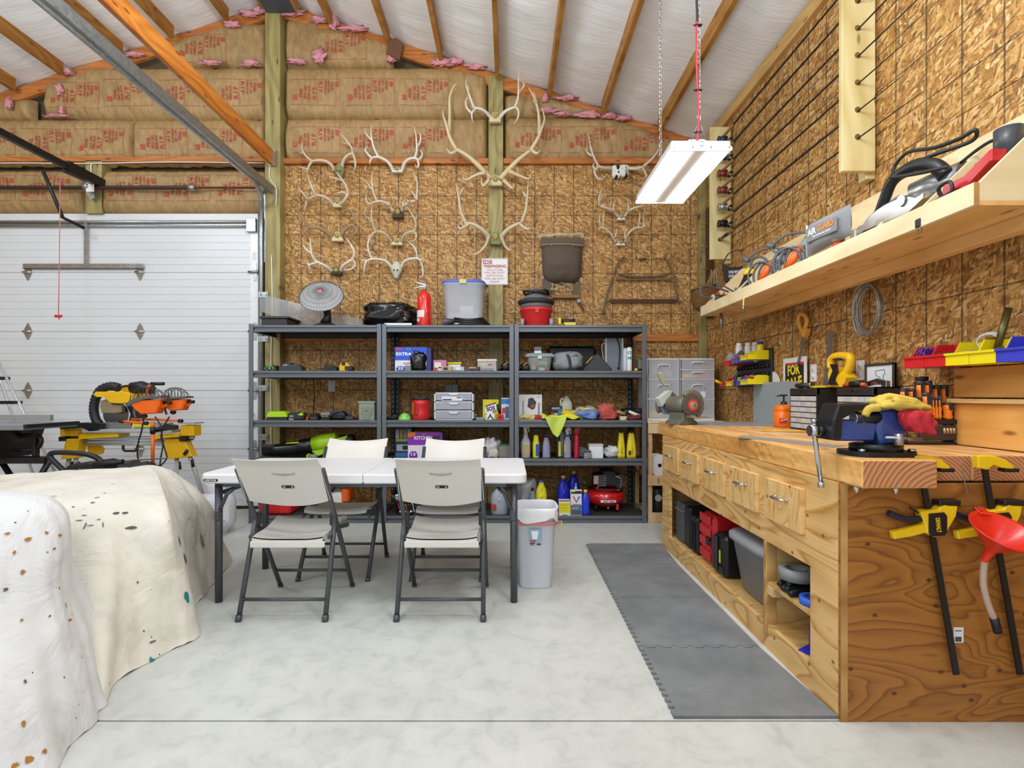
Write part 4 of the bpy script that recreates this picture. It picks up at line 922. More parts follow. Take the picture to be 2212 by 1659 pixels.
tips = [2.44, 2.57, 2.55, 2.2, 2.1, 2.0, 1.9]
rl = ['lowest fishing rod, cork grip showing and no reel, on the right wall', 'fishing rod with a black reel, second from the bottom of the rack', 'fishing rod with a bright silver reel, third from the bottom', 'fishing rod with a reddish reel, fourth from the bottom', 'fishing rod with a red baitcasting reel, fifth from the bottom', 'fishing rod half hidden behind the light, sixth from the bottom', 'topmost fishing rod with a dark blue reel, along the roof trim']
for k, z in enumerate(ZR):
    t = T('fishing_rod', rl[k], 'fishing rod', (RXX, 4.78, z), 0, 'fishing rods on the right wall')
    yb = 0 if k == 0 else .02
    MB().tube([(0, -.28, 0), (0, -1.0, .004), (0, -1.86, .0), (0, tips[k]-4.78, -.004)], [.009, .0075, .0048, .002], 6).build('blank', M('#1b191b', .35), t)
    MB().tube([(0, .0, 0), (0, -.05, 0), (0, -.17, 0), (0, -.24, 0), (0, -.30, 0)], [.016, .0135, .0125, .013, .006], 8).build('grip', M('#a67a4c', .8, var=.25, sc=60) if k else M('#9a6f45', .8), t)
    MB().cyl((0, .02, 0), (0, .0, 0), .018, .017, 10).build('butt_cap', BLACK, t)
    for y in (-.6, -1.0, -1.35, -1.65, tips[k]-4.76):
        MB().tube([(0.0, y, -.004), (0, y-.006, -.016), (0, y+.006, -.016), (0, y, -.004)], .0016, 4).build('line_guide', STEEL, t)
    if k:
        r_ = MB().cyl((-.045, -.07, -.035), (.02, -.07, -.035), .028, n=14).cyl((-.05, -.07, -.035), (-.04, -.07, -.035), .033, n=14).cyl((.015, -.07, -.035), (.025, -.07, -.035), .033, n=14).box(-.02, -.01, -.09, -.05, -.02, -.002).build('reel', REELM[k], t)
        MB().tube([(.028, -.07, -.035), (.045, -.09, -.03), (.045, -.045, -.05)], .004, 5).cyl((.045, -.09, -.03), (.068, -.09, -.03), .010, n=8).cyl((.045, -.045, -.05), (.068, -.045, -.05), .010, n=8).build('crank', BLACK, r_)
    else: MB().cyl((0, -.17, 0), (0, -.06, 0), .0145, n=8).build('reel_seat', BLACK, t)
pg = T('peg_rail', 'dark board with wooden pegs in the corner behind the rod rack', 'peg rail', (1.985, 5.30, 1.95))
MB().box(.0, .04, -.06, .06, 0, 1.1, .003).build('board', M('#5a3a22', .8, var=.25), pg)
for z in (.25, .48, .70, .93): MB().cyl((0, -.02, z), (-.09, -.02, z+.02), .013, n=8).build('peg', M('#a87f50', .7), pg)

# ================================================================ WALL SHELF WITH POWER TOOLS
XL, SB0, SB1, SN, SF = 1.63, 1.845, 1.925, 1.839, 4.468
ws = T('tool_shelf', 'long pale plywood tool shelf with slanted dividers on the right wall', 'shelf', (XL, SN, SB0))
SL = SF-SN; BIRCH = lumber('#dcc79a', '#f0dfb8', 'yz', freq=10, knots=False, name='birch_ply'); UNDER = lumber('#d9a75f', '#eec283', 'yx', freq=14, name='shelf_under')
MB().box(-.018, 0, 0, SL, 0, .08, .0015).build('front_lip', BIRCH, ws)
MB().box(-.0182, .0, -.0012, .0, 0, .08).build('lip_edge', PLYE, ws)
MB().box(0, XR-XL-.002, .0, SL, 0, .016).build('deck', UNDER, ws)
MB().box(XR-XL-.022, XR-XL-.003, .0, SL, .016, .44, .0015).build('back_board', BIRCH, ws)
MB().box(.24, .30, .0, SL-.1, -.055, 0, .003).build('ledger', UNDER, ws)
for y in (0, .262, .53, 1.08, 1.44, 2.0, SL-.016):
    MB().prism([(.001, .016), (.001, .078), (.33, .40), (XR-XL-.022, .40), (XR-XL-.022, .016)], y, y+.016).build('divider', BIRCH, ws)
SZ = SB0+.016
def sl(px, x=1.74): return x*FP/(px-PX)                 # depth on the shelf from the picture column
GREY = M('#8c9092', .4); ORG = M('#ef6a1e', .4); CORD = M('#5a5e62', .55); BCORD = M('#1c1d1f', .5); ALU = M('#b9bcbe', .28, .85)
t = T('soldering_gun', 'black tool with orange jaws and grey cord, farthest on the tool shelf', 'tool', (1.70, 4.28, SZ))
MB().cyl((-.06, -.02, .10), (.05, .0, .10), .028, n=12).cyl((.05, 0, .10), (.11, 0, .11), .034, .026, 12).build('body', DARK, t)
MB().prism([(-.03, .08), (.0, .17), (.03, .12), (.05, .16), (.06, .08)], .03, .05).prism([(-.03, .03), (.05, .03), (.03, .09), (-.02, .08)], .02, .04).build('jaw', M('#e0431f', .4), t)
MB().cyl((-.067, -.021, .10), (-.06, -.02, .10), .03, n=12).build('ring', M('#d8c79c', .5), t)
MB().tube(crv([(-.065, -.02, .10), (-.14, -.03, .11), (-.17, -.03, .16), (-.13, -.02, .20), (-.04, .0, .19), (.08, .03, .16), (.0, .04, .2), (.0, .03, .24), (.05, .02, .2), (.12, 0, .15)], 6), .007, 6).build('cord', CORD, t)
t = T('angle_grinder', 'black and yellow corded grinder wrapped in cable on the tool shelf', 'power tool', (1.74, 3.86, SZ))
MB().tube([(-.05, 0, .05), (.0, .02, .13), (.03, .03, .22)], [.045, .045, .035], 12).build('body', BLACK, t)
MB().lathe([(.05, 0), (.052, .02), (.03, .05)], 14, (.03, .03, .2)).build('collar', YEL, t)
MB().tube([(.04, .0, .06), (.07, .02, .16)], .022, 8).build('stripe', M('#e8a81c', .4), t)
MB().tube(crv([(.03, .03, .25), (.04, 0, .32), (.10, -.05, .30), (.14, -.06, .2), (.1, -.05, .1), (.06, -.06, .08)], 6), .009, 6).tube(crv([(-.09, 0, .1), (-.095, -.02, .06), (-.05, -.07, .04), (.02, -.06, .05)], 5), .008, 6).build('cord', CORD, t)
t = MB().tube(crv([(0, 0, 0), (-.05, -.06, -.02), (-.14, -.16, -.06), (-.155, -.17, -.10), (-.155, -.17, -.155)], 6), .006, 6).build('yellow_lanyard', M('#d8c04c', .6), None, (1.76, 3.80, SZ+.06)); tag(t, 'thin yellow cord hanging over the front lip of the tool shelf', 'cord')
MB().cyl((-.158, -.17, -.13), (-.155, -.172, -.16), .008, n=6).build('cord_clip', STEEL, t)
def sander(px, label, yrot=0):
    t = T('corded_sander', label, 'power tool', (1.76, sl(px), SZ), yrot, 'grey and orange corded tools on the tool shelf')
    MB().tube([(-.04, 0, .06), (.0, 0, .10), (.03, .0, .19), (.05, 0, .25)], [.055, .06, .05, .035], 12).build('body', GREY, t)
    MB().tube([(-.06, -.03, .09), (-.02, -.04, .14), (.02, -.04, .21)], [.03, .034, .025], 8).build('grip', ORG, t)
    MB().lathe([(.06, 0), (.065, .03), (.05, .05)], 14).build('pad', M('#c2c4c4', .4, .4), t)
    MB().lathe([(.03, 0), (.038, .03), (.02, .055)], 10, (.06, .01, .24)).build('cap', M('#707476', .35, .5), t)
    for k in range(4):
        a = [(.0+.03*k+.10*math.cos(q)*.8-.05, -.07+.01*k, .12+.09*math.sin(q)) for q in [2*math.pi*i/16 for i in range(16)]]
        MB().tube(a, .0075, 6, True).build('cord', CORD, t)
    MB().tube(crv([(-.10, -.06, .18), (-.15, -.05, .24), (-.08, -.02, .30), (.02, .0, .30), (.10, .0, .25)], 5), .0075, 6).cyl((-.17, -.05, .26), (-.135, -.05, .235), .018, n=8).build('cord', CORD, t)
    return t
sander(1662, 'grey and orange corded tool with coiled cable, beside the yellow one', -50)
sander(1722, 'grey and orange corded tool with coiled cable, nearest the dust bag', -50)
t = T('drill_driver', 'dark grey metal drill body lying beside the slanted divider', 'power tool', (1.84, sl(1790, 1.84), SZ))
MB().tube([(-.10, 0, .16), (-.02, 0, .17), (.06, .02, .18)], [.035, .055, .05], 12).build('body', M('#8a8c8e', .3, .8), t); MB().tube([(-.02, 0, .15), (-.05, 0, .03)], [.03, .026], 8).build('grip', DARK, t); MB().lathe([(.02, 0), (.035, .02), (.03, .05)], 12, (.05, -.04, .16)).build('cap', GREY, t)
t = T('dust_bag', 'grey fabric dust bag lettered in white and orange on the tool shelf', 'bag', (1.66, 2.76, SZ+.085), -84); t.scale = (1.45, 1.3, 1.15)
m3 = 2.66/FP
BAGM = M('#87898a', .8, var=.1)
mb = MB(); mb.grid(lambda u, v: (-.11+.22*u, -.035*math.sin(math.pi*u)**.4*math.sin(math.pi*v)**.4, .0+.02*u+.15*v*(1-.1*u)), 14, 10).grid(lambda u, v: (-.11+.22*u, .035*math.sin(math.pi*u)**.4*math.sin(math.pi*v)**.4, .0+.02*u+.15*v*(1-.1*u)), 14, 10).build('pouch', BAGM, t)
MB().box(-.075, .085, -.036, -.033, .05, .115, .001).build('label_patch', M('#7b7d7e', .6), t)
text('AIR', .045, .03, PRINT_WHITE, t, (-.04, -.037, .092), bold=.03); text('GUARD', .08, .03, M('#f08a2c', .5), t, (.03, -.037, .094), bold=.03); text('TECHNOLOGY', .10, .008, PRINT_WHITE, t, (.01, -.037, .066))
MB().tube([(-.112, 0, .0), (-.113, 0, .15)], .005, 5).build('zip', M('#d0d0d0', .4), t)
t = T('orange_canister', 'small faded orange canister standing under the grey dust bag', 'canister', (1.675, 2.70, SZ))
MB().lathe([(.028, 0), (.03, .01), (.026, .10), (.03, .12)], 14).build('shell', M('#d4492a', .6, var=.15), t); MB().lathe([(.0305, .10), (.0305, .125), (.0, .126)], 14).build('rim', M('#8c7a6c', .7), t)
t = T('pipe_clamp', 'small chrome locking clamp lying on the shelf lip by the orange canister', 'clamp', (1.66, 2.52, SZ+.02))
MB().box(-.03, .0, -.02, .02, 0, .09, .006).box(.0, .05, -.014, .014, .06, .085, .004).build('jaw', M('#a9a294', .3, .8), t); MB().cyl((0, 0, .045), (.07, -.03, .05), .008, n=8).build('handle_screw', CHROME, t)
t = T('circular_saw', 'bare metal circular saw with black handle lying on the tool shelf', 'power tool', (1.80, 2.34, SZ+.06), -90)
s_ = 2.16/FP
MB().lathe([(.0, -.02), (.125, -.02), (.13, -.012), (.13, .02), (.10, .045), (.0, .05)], 26, (.0, -.05, .1), M=None).build('blade_guard', ALU, t) if False else None
gd = MB().prism([(.16*math.cos(R(a))*1.15-.02, .05+.13*math.sin(R(a))*.62) for a in range(0, 360, 15)], -.11, -.04, inset=.012).build('blade_guard', ALU, t)
MB().cyl((.06, -.112, .10), (.06, -.118, .10), .024, n=14).build('pivot_screw', CHROME, t)
MB().prism([(-.22, .04), (.12, .03), (.2, .06), (.2, .08), (.1, .06), (-.2, .07)], -.13, -.02).build('shoe', M('#c6c8c9', .25, .9), t)
MB().tube([(.02, -.03, .13), (.10, .02, .14), (.20, .05, .15)], [.06, .07, .065], 14).build('motor', M('#8f9092', .3, .7), t)
MB().tube(crv([(-.16, -.07, .08), (-.10, -.07, .17), (-.05, -.07, .23), (.05, -.06, .25), (.14, -.04, .22), (.18, -.02, .16)], 5), [.022, .024, .026, .022, .026, .03], 8).build('handle', BLACK, t)
MB().tube(crv([(-.05, -.07, .24), (-.07, -.05, .30), (.0, -.04, .335), (.12, -.02, .30), (.22, .0, .29), (.27, .02, .30), (.24, .03, .27), (.12, -.05, .26), (-.04, -.08, .25), (.02, -.10, .22), (.16, -.10, .18), (.24, -.06, .17)], 6), .008, 6).build('cord', BCORD, t)
MB().tube(crv([(.20, .02, .2), (.30, .05, .24), (.40, .08, .22), (.30, .07, .19), (.2, .04, .17)], 6), .007, 6).build('cord', BCORD, t)
t = T('orange_power_tool', 'orange and grey corded power tool underneath the bare metal circular saw', 'power tool', (1.76, 2.50, SZ), -90)
MB().tube([(-.09, 0, .06), (-.02, -.02, .09), (.08, -.02, .10), (.15, -.02, .12)], [.03, .045, .045, .03], 10).build('body', ORG, t); MB().tube([(.0, -.06, .03), (.14, -.06, .05)], [.024, .03], 8).build('grip', DARK, t)
MB().tube(crv([(-.10, 0, .07), (-.13, 0, .16), (-.06, .02, .22), (.06, .04, .24)], 5), .008, 6).tube(crv([(-.12, -.01, .14), (-.08, -.05, .05), (.0, -.08, .02), (.12, -.09, .03)], 5), .007, 6).build('cord', M('#b7b9bb', .5), t)
t = T('reciprocating_saw', 'red power tool with a two prong plug hanging over the shelf lip', 'power tool', (1.72, 2.02, SZ+.03), -90)
MB().prism([(-.06, .03), (.0, .08), (.06, .06), (.16, .12), (.16, .16), (.04, .11), (-.05, .11)], -.03, .03, inset=.006).build('body', M('#c0222e', .35), t)
MB().tube(crv([(-.02, -.04, .04), (-.03, -.06, .09), (.02, -.06, .10), (.03, -.06, .06), (-.02, -.08, .04), (-.06, -.10, .0)], 5), .007, 6).build('cord', BCORD, t)
MB().box(-.085, -.055, -.112, -.09, -.045, -.01, .004).build('plug', BLACK, t); MB().box(-.08, -.077, -.103, -.098, -.07, -.045).box(-.064, -.061, -.103, -.098, -.07, -.045).build('prongs', CHROME, t)
t = T('vacuum_nozzle', 'dark grey plastic hose nozzle at the near end of the tool shelf', 'nozzle', (1.79, 1.90, SZ+.13))
MB().lathe([(.022, 0), (.022, .05), (.042, .08), (.042, .15), (.036, .15)], 14).build('tube', M('#3b3e44', .4), t)

# ================================================================ OTHER THINGS ON THE RIGHT WALL
t = T('fishing_pouch', 'black half moon cloth pouch with white lettering hung under the rod rack', 'pouch', (1.97, 4.62, 2.27))
c = [(-.13+.26*i/12, .0) for i in range(13)]
pol = [(-.14, .05), (-.06, .02), (.06, .03), (.14, .10), (.145, .0), (.08, -.10), (-.02, -.13), (-.11, -.10)]
MB().prism([(x*.8, z) for (x, z) in pol], -.02, .02, inset=.006).build('pouch_body', M('#33312f', .85), t)
MB().tube(crv([(-.11, 0, .05), (-.06, .0, .14), (.02, 0, .17), (.08, 0, .16), (.11, 0, .08)], 5), .006, 6).build('strap', M('#4a443c', .8), t)
text('FISHING', .11, .026, PRINT_WHITE, t, (-.01, -.0215, -.02), roll=6); text('FISHING', .11, .026, PRINT_WHITE, t, (-.01, -.0215, -.055), roll=6); text('FISHING', .09, .022, PRINT_WHITE, t, (-.01, -.0215, -.087), roll=6)
MB().prism([(.05, .02), (.09, .03), (.115, .09), (.08, .10), (.06, .08)], -.024, -.018).build('patch', M('#8f7c5a', .8), t)
t = T('wicker_creel', 'old brown wicker fishing creel hanging in the corner', 'basket', (1.88, 5.0, 1.99))
t_ = NT('wicker'); sp_ = t_.n('SeparateXYZ', i_0=t_.n('TexCoord').outputs['Object']); a_ = t_.math('SINE', t_.math('MULTIPLY', sp_.outputs[2], 500)); b_ = t_.math('SINE', t_.math('MULTIPLY', t_.math('ADD', sp_.outputs[0], sp_.outputs[1]), 220)); p_ = t_.math('MULTIPLY', a_, b_); t_.bump(p_, .8, .006)
WICK = t_.out(t_.ramp(t_.math('MULTIPLY_ADD', p_, .5, .5), [(.1, '#4f3218'), (.9, '#9a6d38')]), .7)
MB().lathe([(.10, 0), (.135, .04), (.145, .12), (.12, .20)], 20, sx=1, sy=.7, M=rotm(0, -12, 0)).build('basket', WICK, t)
MB().lathe([(.13, .20), (.135, .215), (.06, .235), (.0, .238)], 20, sx=1, sy=.7, M=rotm(0, -12, 0)).build('lid', M('#7b5a34', .75, var=.25), t)
for k in range(4): MB().tube(crv([(.03*k-.03, -.05, .22), (.02*k, -.06, .30+.02*k), (.03*k+.01, -.05, .36)], 4), .008, 5, ry=.4).build('strap', M('#9b8a66', .8), t)
for (py0, py1, px, lab) in ((678, 705, 1558, 'thin grey steel rod hanging below the far end of the tool shelf'),):
    y = 4.3; o = MB().cyl((0, 0, 0), (0, 0, .13), .012, n=8).build('steel_rod', STEEL, None, (wx(px, y), y, 1.715)); tag(o, lab, 'rod')
# coil of wire
t = T('wire_coil', 'coil of grey steel wire hanging on the right wall', 'wire coil', (1.985, 2.91, 1.665))
for k in range(14):
    a = rnd.uniform(-.006, .006); rr_ = .108+.0018*k+rnd.uniform(-.002, .002); ph = rnd.uniform(-.006, .006)
    pts = [(-.004*rnd.random()-.035*(k/14)+.006*math.cos(q*2+k), .82*rr_*math.cos(q)+a, rr_*1.12*math.sin(q)+ph-.01) for q in [2*math.pi*i/26 for i in range(26)]]
    MB().tube(pts, .0035, 5, True).build('strand', M('#a8a8a4', .35, .7), t)
# hand saw hanging
def wr_(px, py, x=2.0): d = x*FP/(px-PX); return Vector((x, d, wz(py, d)))
t = T('pruning_saw', 'pruning saw with a yellow wooden handle hanging on the right wall', 'saw', wr_(1732, 840)); b0 = wr_(1732, 840); c5 = (1620, 640, 5.531)
q = lambda x, y, X=2.0: wr_(c5[0]+x/c5[2], c5[1]+y/c5[2], X)-b0
out = [(575, 225), (590, 200), (620, 192), (660, 205), (690, 250), (695, 310), (680, 380), (665, 470), (645, 492), (620, 478), (605, 430), (598, 360), (580, 290)]
inn = [(592, 262), (605, 248), (622, 265), (640, 305), (640, 335), (625, 352), (608, 330)]
def wallprism(mb, pts, X0, X1, q=q):
    n = len(pts); a = [q(*p, X0) for p in pts]; b_ = [Vector((X1-X0, 0, 0))+v for v in a]
    return mb.add(a+b_, [tuple(range(n))[::-1], tuple(range(n, 2*n))]+[(i, (i+1) % n, n+(i+1) % n, n+i) for i in range(n)])
hd = MB(); OUT = crv([q(*p, 1.985) for p in out], 4, True); hd.tube(crv([q(*p, 1.99) for p in ((620, 420), (592, 330), (582, 270), (600, 220), (640, 215), (678, 260), (680, 320), (660, 390), (640, 440))], 4), .014, 8).build('handle', M('#d9a040', .45), t)
wallprism(MB(), [(600, 400), (680, 385), (668, 460), (645, 492), (618, 478)], 1.975, 2.0).build('handle_heel', M('#d9a040', .45), t)
wallprism(MB(), [(612, 480), (648, 490), (632, 620), (600, 730), (570, 832), (548, 832), (575, 740), (600, 640), (608, 560)], 1.985, 1.988).build('blade', M('#a3a3a0', .3, .8), t)
t = MB().tube(crv([q(575, 300, 2.02)+b0, q(530, 400, 2.015)+b0, q(518, 540, 2.015)+b0, q(525, 650, 2.02)+b0], 5), .003, 5).build('string', M('#9b9484', .7)); tag(t, 'thin grey string hanging down left of the pruning saw', 'string')
t = MB().tube(crv([q(700, 225, 2.02)+b0, q(780, 270, 2.015)+b0, q(830, 340, 2.015)+b0, q(850, 440, 2.02)+b0], 5), .003, 5).build('string', M('#9b9484', .7)); tag(t, 'thin grey string curving right of the pruning saw', 'string')
# outlets on the right wall and on the back wall
def outlet(name, o, face, lab):
    t = T(name, lab, 'outlet', o); w, h = .036, .058
    if face == 'x': MB().box(-.006, 0, -w, w, -h, h, .003).build('cover_plate', WHITE, t)
    else: MB().box(-w, w, -.006, 0, -h, h, .003).build('cover_plate', M('#d8d8d4', .4), t)
    for z in (.025, -.025):
        if face == 'x': f = MB().lathe([(.016, 0), (.016, .002), (0, .002)], 12, M=rotm(0, -90, 0, (-.006, 0, z))).build('socket', PRINT_WHITE, t); MB().box(-.0085, -.0078, -.008, -.006, z-.004, z+.006).box(-.0085, -.0078, .006, .008, z-.004, z+.006).build('slot', DARK, f)
        else: f = MB().lathe([(.016, 0), (.016, .002), (0, .002)], 12, M=rotm(90, 0, 0, (0, -.006, z))).build('socket', PRINT_WHITE, t); MB().box(-.008, -.006, -.0085, -.0078, z-.004, z+.006).box(.006, .008, -.0085, -.0078, z-.004, z+.006).build('slot', DARK, f)
outlet('wall_outlet', (XR, 3.53, wz(806, 3.53)), 'x', 'white wall outlet right of the for sale card')
outlet('wall_outlet', (XR, 3.06, wz(800, 3.06)), 'x', 'white wall outlet between the yellow tool and the gun picture')
outlet('wall_outlet', (wx(716.5, YB), YB, wz(834, YB)), 'y', 'white wall outlet on the back wall behind the shelf rack')
# ================================================================ THINGS ON THE SHELF RACKS
def at(px, lv, d=4.97): return (wx(px, d), d, SHZ[lv]-.0055)
def crt(name, lab, cat, px0, px1, hpx, lv, dep, mat, d=4.97, b=.002, rz=0, part='box_body', group=None):
    k = d/FP; w = (px1-px0)*k; t = T(name, lab, cat, at((px0+px1)/2, lv, d), rz, group)
    MB().box(-w/2, w/2, 0, dep, 0, hpx*k, b).build(part, mat, t); return t, w, hpx*k, k
def panel(t, mat, x0, x1, z0, z1, y=-.0008, name='print_panel'): return MB().box(x0, x1, y, y+.001, z0, z1).build(name, mat, t)
GLASSY = M('#eef0f4', .12, var=.02, al=.32); FROST = M('#dfe2ea', .3, var=.03, al=.55); LIME = M('#b6e01c', .4); CLR = M('#dfe6f2', .15, var=.02, al=.45)
ACR = M('#b8bcbf', .12, var=.05, al=.38)
# ---- top of the racks
t = T('plastic_tray', 'shallow black plastic tray on top of the rack beside the overhead door', 'tray', at(592, 4, 4.93))
MB().box(-.12, .12, 0, .30, 0, .072, .006).build('body', DARK, t); MB().box(-.137, .137, -.012, .315, .072, .092, .004).build('rim', M('#33363c', .5), t)
d = 5.2; o = MB().prism([(wx(x, d), wz(y, d)) for (x, y) in ((566, 643), (582, 640), (780, 690), (786, 712), (690, 712), (566, 674))], d, d+.004).build('acrylic_sheet', ACR); tag(o, 'clear acrylic sheet leaning behind the dish heater on the rack', 'acrylic sheet')
MB().prism([(wx(x, d), wz(y, d)) for (x, y) in ((606, 648), (622, 650), (622, 658), (606, 655))], d-.001, d).build('tape', M('#9a9c9e', .5), o)
t = T('dish_heater', 'black dish heater with round silver wire grille tilted up on the rack', 'heater', at(704, 4, 4.99))
MB().lathe([(.13, 0), (.13, .012), (.075, .03), (.05, .045)], 24, sx=1, sy=.8).build('base', BLACK, t)
MB().tube([(0, 0, .04), (.012, .01, .10), (-.0, .02, .19), (-.02, .02, .24)], [.052, .034, .035, .05], 12).build('neck', BLACK, t)
Md = Matrix.Translation((-.035, -.02, .285)) @ Matrix.Rotation(R(9), 4, 'Y') @ Matrix.Rotation(R(52), 4, 'X')
MB().lathe([(.03, -.075), (.10, -.06), (.165, -.03), (.2, .0)], 30, M=Md).build('dish_back', BLACK, t)
MB().lathe([(.197, .001), (.15, -.02), (.08, -.04), (.0, -.045)], 30, M=Md).build('reflector', M('#d9dbde', .35, .35), t)
dome = [(.2, .002), (.185, .03), (.155, .052), (.11, .068), (.06, .077), (.03, .08)]
g = MB()
for (r_, z_) in dome[1:5]: g.tube([Md @ Vector((r_*math.cos(a), r_*math.sin(a), z_)) for a in [2*math.pi*i/30 for i in range(30)]], .0013, 4, True)
for i in range(44):
    a = 2*math.pi*i/44; g.tube([Md @ Vector((r_*math.cos(a), r_*math.sin(a), z_)) for (r_, z_) in dome], .0011, 4)
o = g.build('wire_guard', M('#4b4d50', .35, .7), t); o['kind'] = 'stuff'
MB().tube([Md @ Vector((.2*math.cos(a), .2*math.sin(a), .002)) for a in [2*math.pi*i/30 for i in range(30)]], .005, 6, True).build('rim', M('#8d9094', .3, .8), t)
MB().lathe([(.035, .078), (.035, .084), (.0, .085)], 16, M=Md).build('badge', M('#9a9da0', .35, .5), t); MB().box(-.026, .026, -.008, .008, .085, .087, M=Md).build('badge_mark', M('#c8402c', .4), t)
t = T('black_plastic_bag', 'bulky object in a shiny black plastic bag on top of the racks', 'bag', at(837, 4, 4.99)); mb = MB()
blob(mb, (0, .16, 0), .245, .17, .125, 5, .2, 44, 24, .55, 2.4, .16); mb.build('bag', M('#101113', .16, var=.3, sc=8), t)
o = MB().box(-.125, .125, 0, .03, 0, .004).box(-.125, .125, 0, .003, 0, .024).build('metal_angle', ALU, None, at(860, 4, 4.885)); tag(o, 'short aluminium angle lying along the top shelf edge below the black bag', 'metal bracket')
t = T('fire_extinguisher', 'red fire extinguisher standing on top of the middle rack', 'fire extinguisher', at(914, 4, 4.95), 0)
MB().lathe([(.058, 0), (.066, .006), (.068, .02), (.068, .27), (.062, .30), (.045, .325), (.024, .338), (.022, .352)], 24, c=(0, .07, 0)).build('cylinder', M('#e3261c', .22, coat=.5), t)
MB().cyl((0, .07, .35), (0, .07, .385), .018, n=10).box(-.022, .02, .055, .085, .372, .40, .004).build('valve', M('#a9adb0', .3, .8), t)
MB().prism([(.015, .40), (-.02, .405), (-.085, .425), (-.082, .432), (-.02, .418), (.015, .415)], .062, .078).build('lever', M('#9da1a4', .3, .8), t)
MB().prism([(.015, .385), (-.04, .382), (-.098, .365), (-.098, .372), (-.04, .393), (.015, .40)], .062, .078).build('carry_handle', M('#9da1a4', .3, .8), t)
lab = MB()
def cyl_label(a0, a1, z0, z1, r=.0688, cy=.07, n=8): return MB().grid(lambda u, v: (r*math.sin(R(a0+(a1-a0)*u)), cy-r*math.cos(R(a0+(a1-a0)*u)), z0+(z1-z0)*v), n, 2)
cyl_label(-85, 8, .09, .155).build('label', M('#e8e3e2', .5), t); cyl_label(-88, -32, .05, .082).build('label', M('#e8e3e2', .5), t)
t = T('storage_tote', 'clear plastic storage tote with blue lid on top of the middle rack', 'storage bin', at(1000, 4, 5.12)); k = 5.12/FP
mb = MB(); loftr(mb, [sqring(.35, .30, .03, 0), sqring(.36, .31, .02, .03), sqring(.41, .34, 0, .43), sqring(.425, .355, -.006, .435), sqring(.425, .355, -.006, .45)], True, True).build('tub', M('#e6eaf2', .22, var=.04, al=.6), t)
mb = MB(); loftr(mb, [sqring(.435, .365, -.012, .45), sqring(.435, .365, -.012, .462), sqring(.40, .33, 0, .478)], True, True, True).build('lid', M('#5b7ce6', .3, al=.85), t)
MB().box(-.035, .035, -.018, -.008, .435, .478, .003).build('latch', M('#d6cf86', .4), t)
MB().box(-.15, .15, .05, .28, .02, .16).build('contents', WHITE, t); MB().box(-.03, .1, .045, .05, .15, .23).build('paper', WHITE, t)
t = T('hose_coil', 'coil of black rubber hose lying in front of the clear tote', 'hose', at(1004, 4, 4.92)); n = 28
for kx in range(4):
    a = .19-.018*kx; MB().tube([(.03+a*math.cos(q), .13+.1*math.sin(q), .02+.018*kx+.012*math.cos(q*2)) for q in [2*math.pi*i/n for i in range(n)]], .0135, 8, True).build('loop', M('#17181a', .3), t)
MB().lathe([(.04, 0), (.044, .01), (.03, .05), (.016, .1)], 14, M=rotm(0, 80, 0, (-.2, 0, .035))).build('end_fitting', M('#4f4a58', .35), t); MB().cyl((-.1, 0, .02), (-.04, .01, .02), .014, n=10).build('coupling', STEEL, t)
t = T('shop_vacuum', 'red and grey shop vacuum standing on top of the right hand rack', 'vacuum', at(1160, 4, 4.95)); VG = M('#6c7177', .45)
MB().lathe([(.125, 0), (.132, .01), (.15, .16), (.16, .165), (.16, .185), (.15, .19)], 28, c=(0, .16, 0)).build('drum', M('#e03030', .38), t)
MB().lathe([(.15, .19), (.152, .23), (.13, .26), (.115, .27), (.11, .31), (.09, .335), (.0, .34)], 28, c=(0, .16, 0)).build('motor_head', VG, t)
MB().tube([(.155*math.cos(q), .16+.155*math.sin(q), .25) for q in [2*math.pi*i/30 for i in range(30)]], .024, 10, True).build('hose', M('#2b2d31', .6), t)
MB().tube(crv([(-.03, .15, .335), (-.03, .14, .375), (.0, .14, .385), (.03, .14, .375), (.03, .15, .335)], 4), .014, 8).build('handle', VG, t)
for kx in range(5):
    MB().tube([(.0+(.10+.006*kx)*math.cos(q), .14+(.09+.005*kx)*math.sin(q), .325+.005*kx+.012*math.sin(q*3+kx)) for q in [2*math.pi*i/22 for i in range(22)]], .006, 6, True).build('cord', BCORD, t)
MB().box(-.018, .018, .0, .02, .13, .175, .003).build('latch', M('#c42a2a', .4), t)
for s in (-1, 1): MB().cyl((s*.12, .05, .04), (s*.15, .05, .04), .042, n=16).build('caster', M('#9da2a8', .45), t)
t = T('power_grip', 'small black and yellow power tool lying on top of the right hand rack', 'power tool', at(1227, 4, 4.93))
MB().cyl((-.06, .04, .055), (.07, .04, .055), .018, n=12).build('grip', DARK, t); MB().box(-.088, -.06, .01, .07, .015, .085, .008).build('head', YEL, t); MB().prism([(-.04, .04), (.07, .04), (.08, 0), (-.02, 0)], .015, .065).build('base', YEL, t)
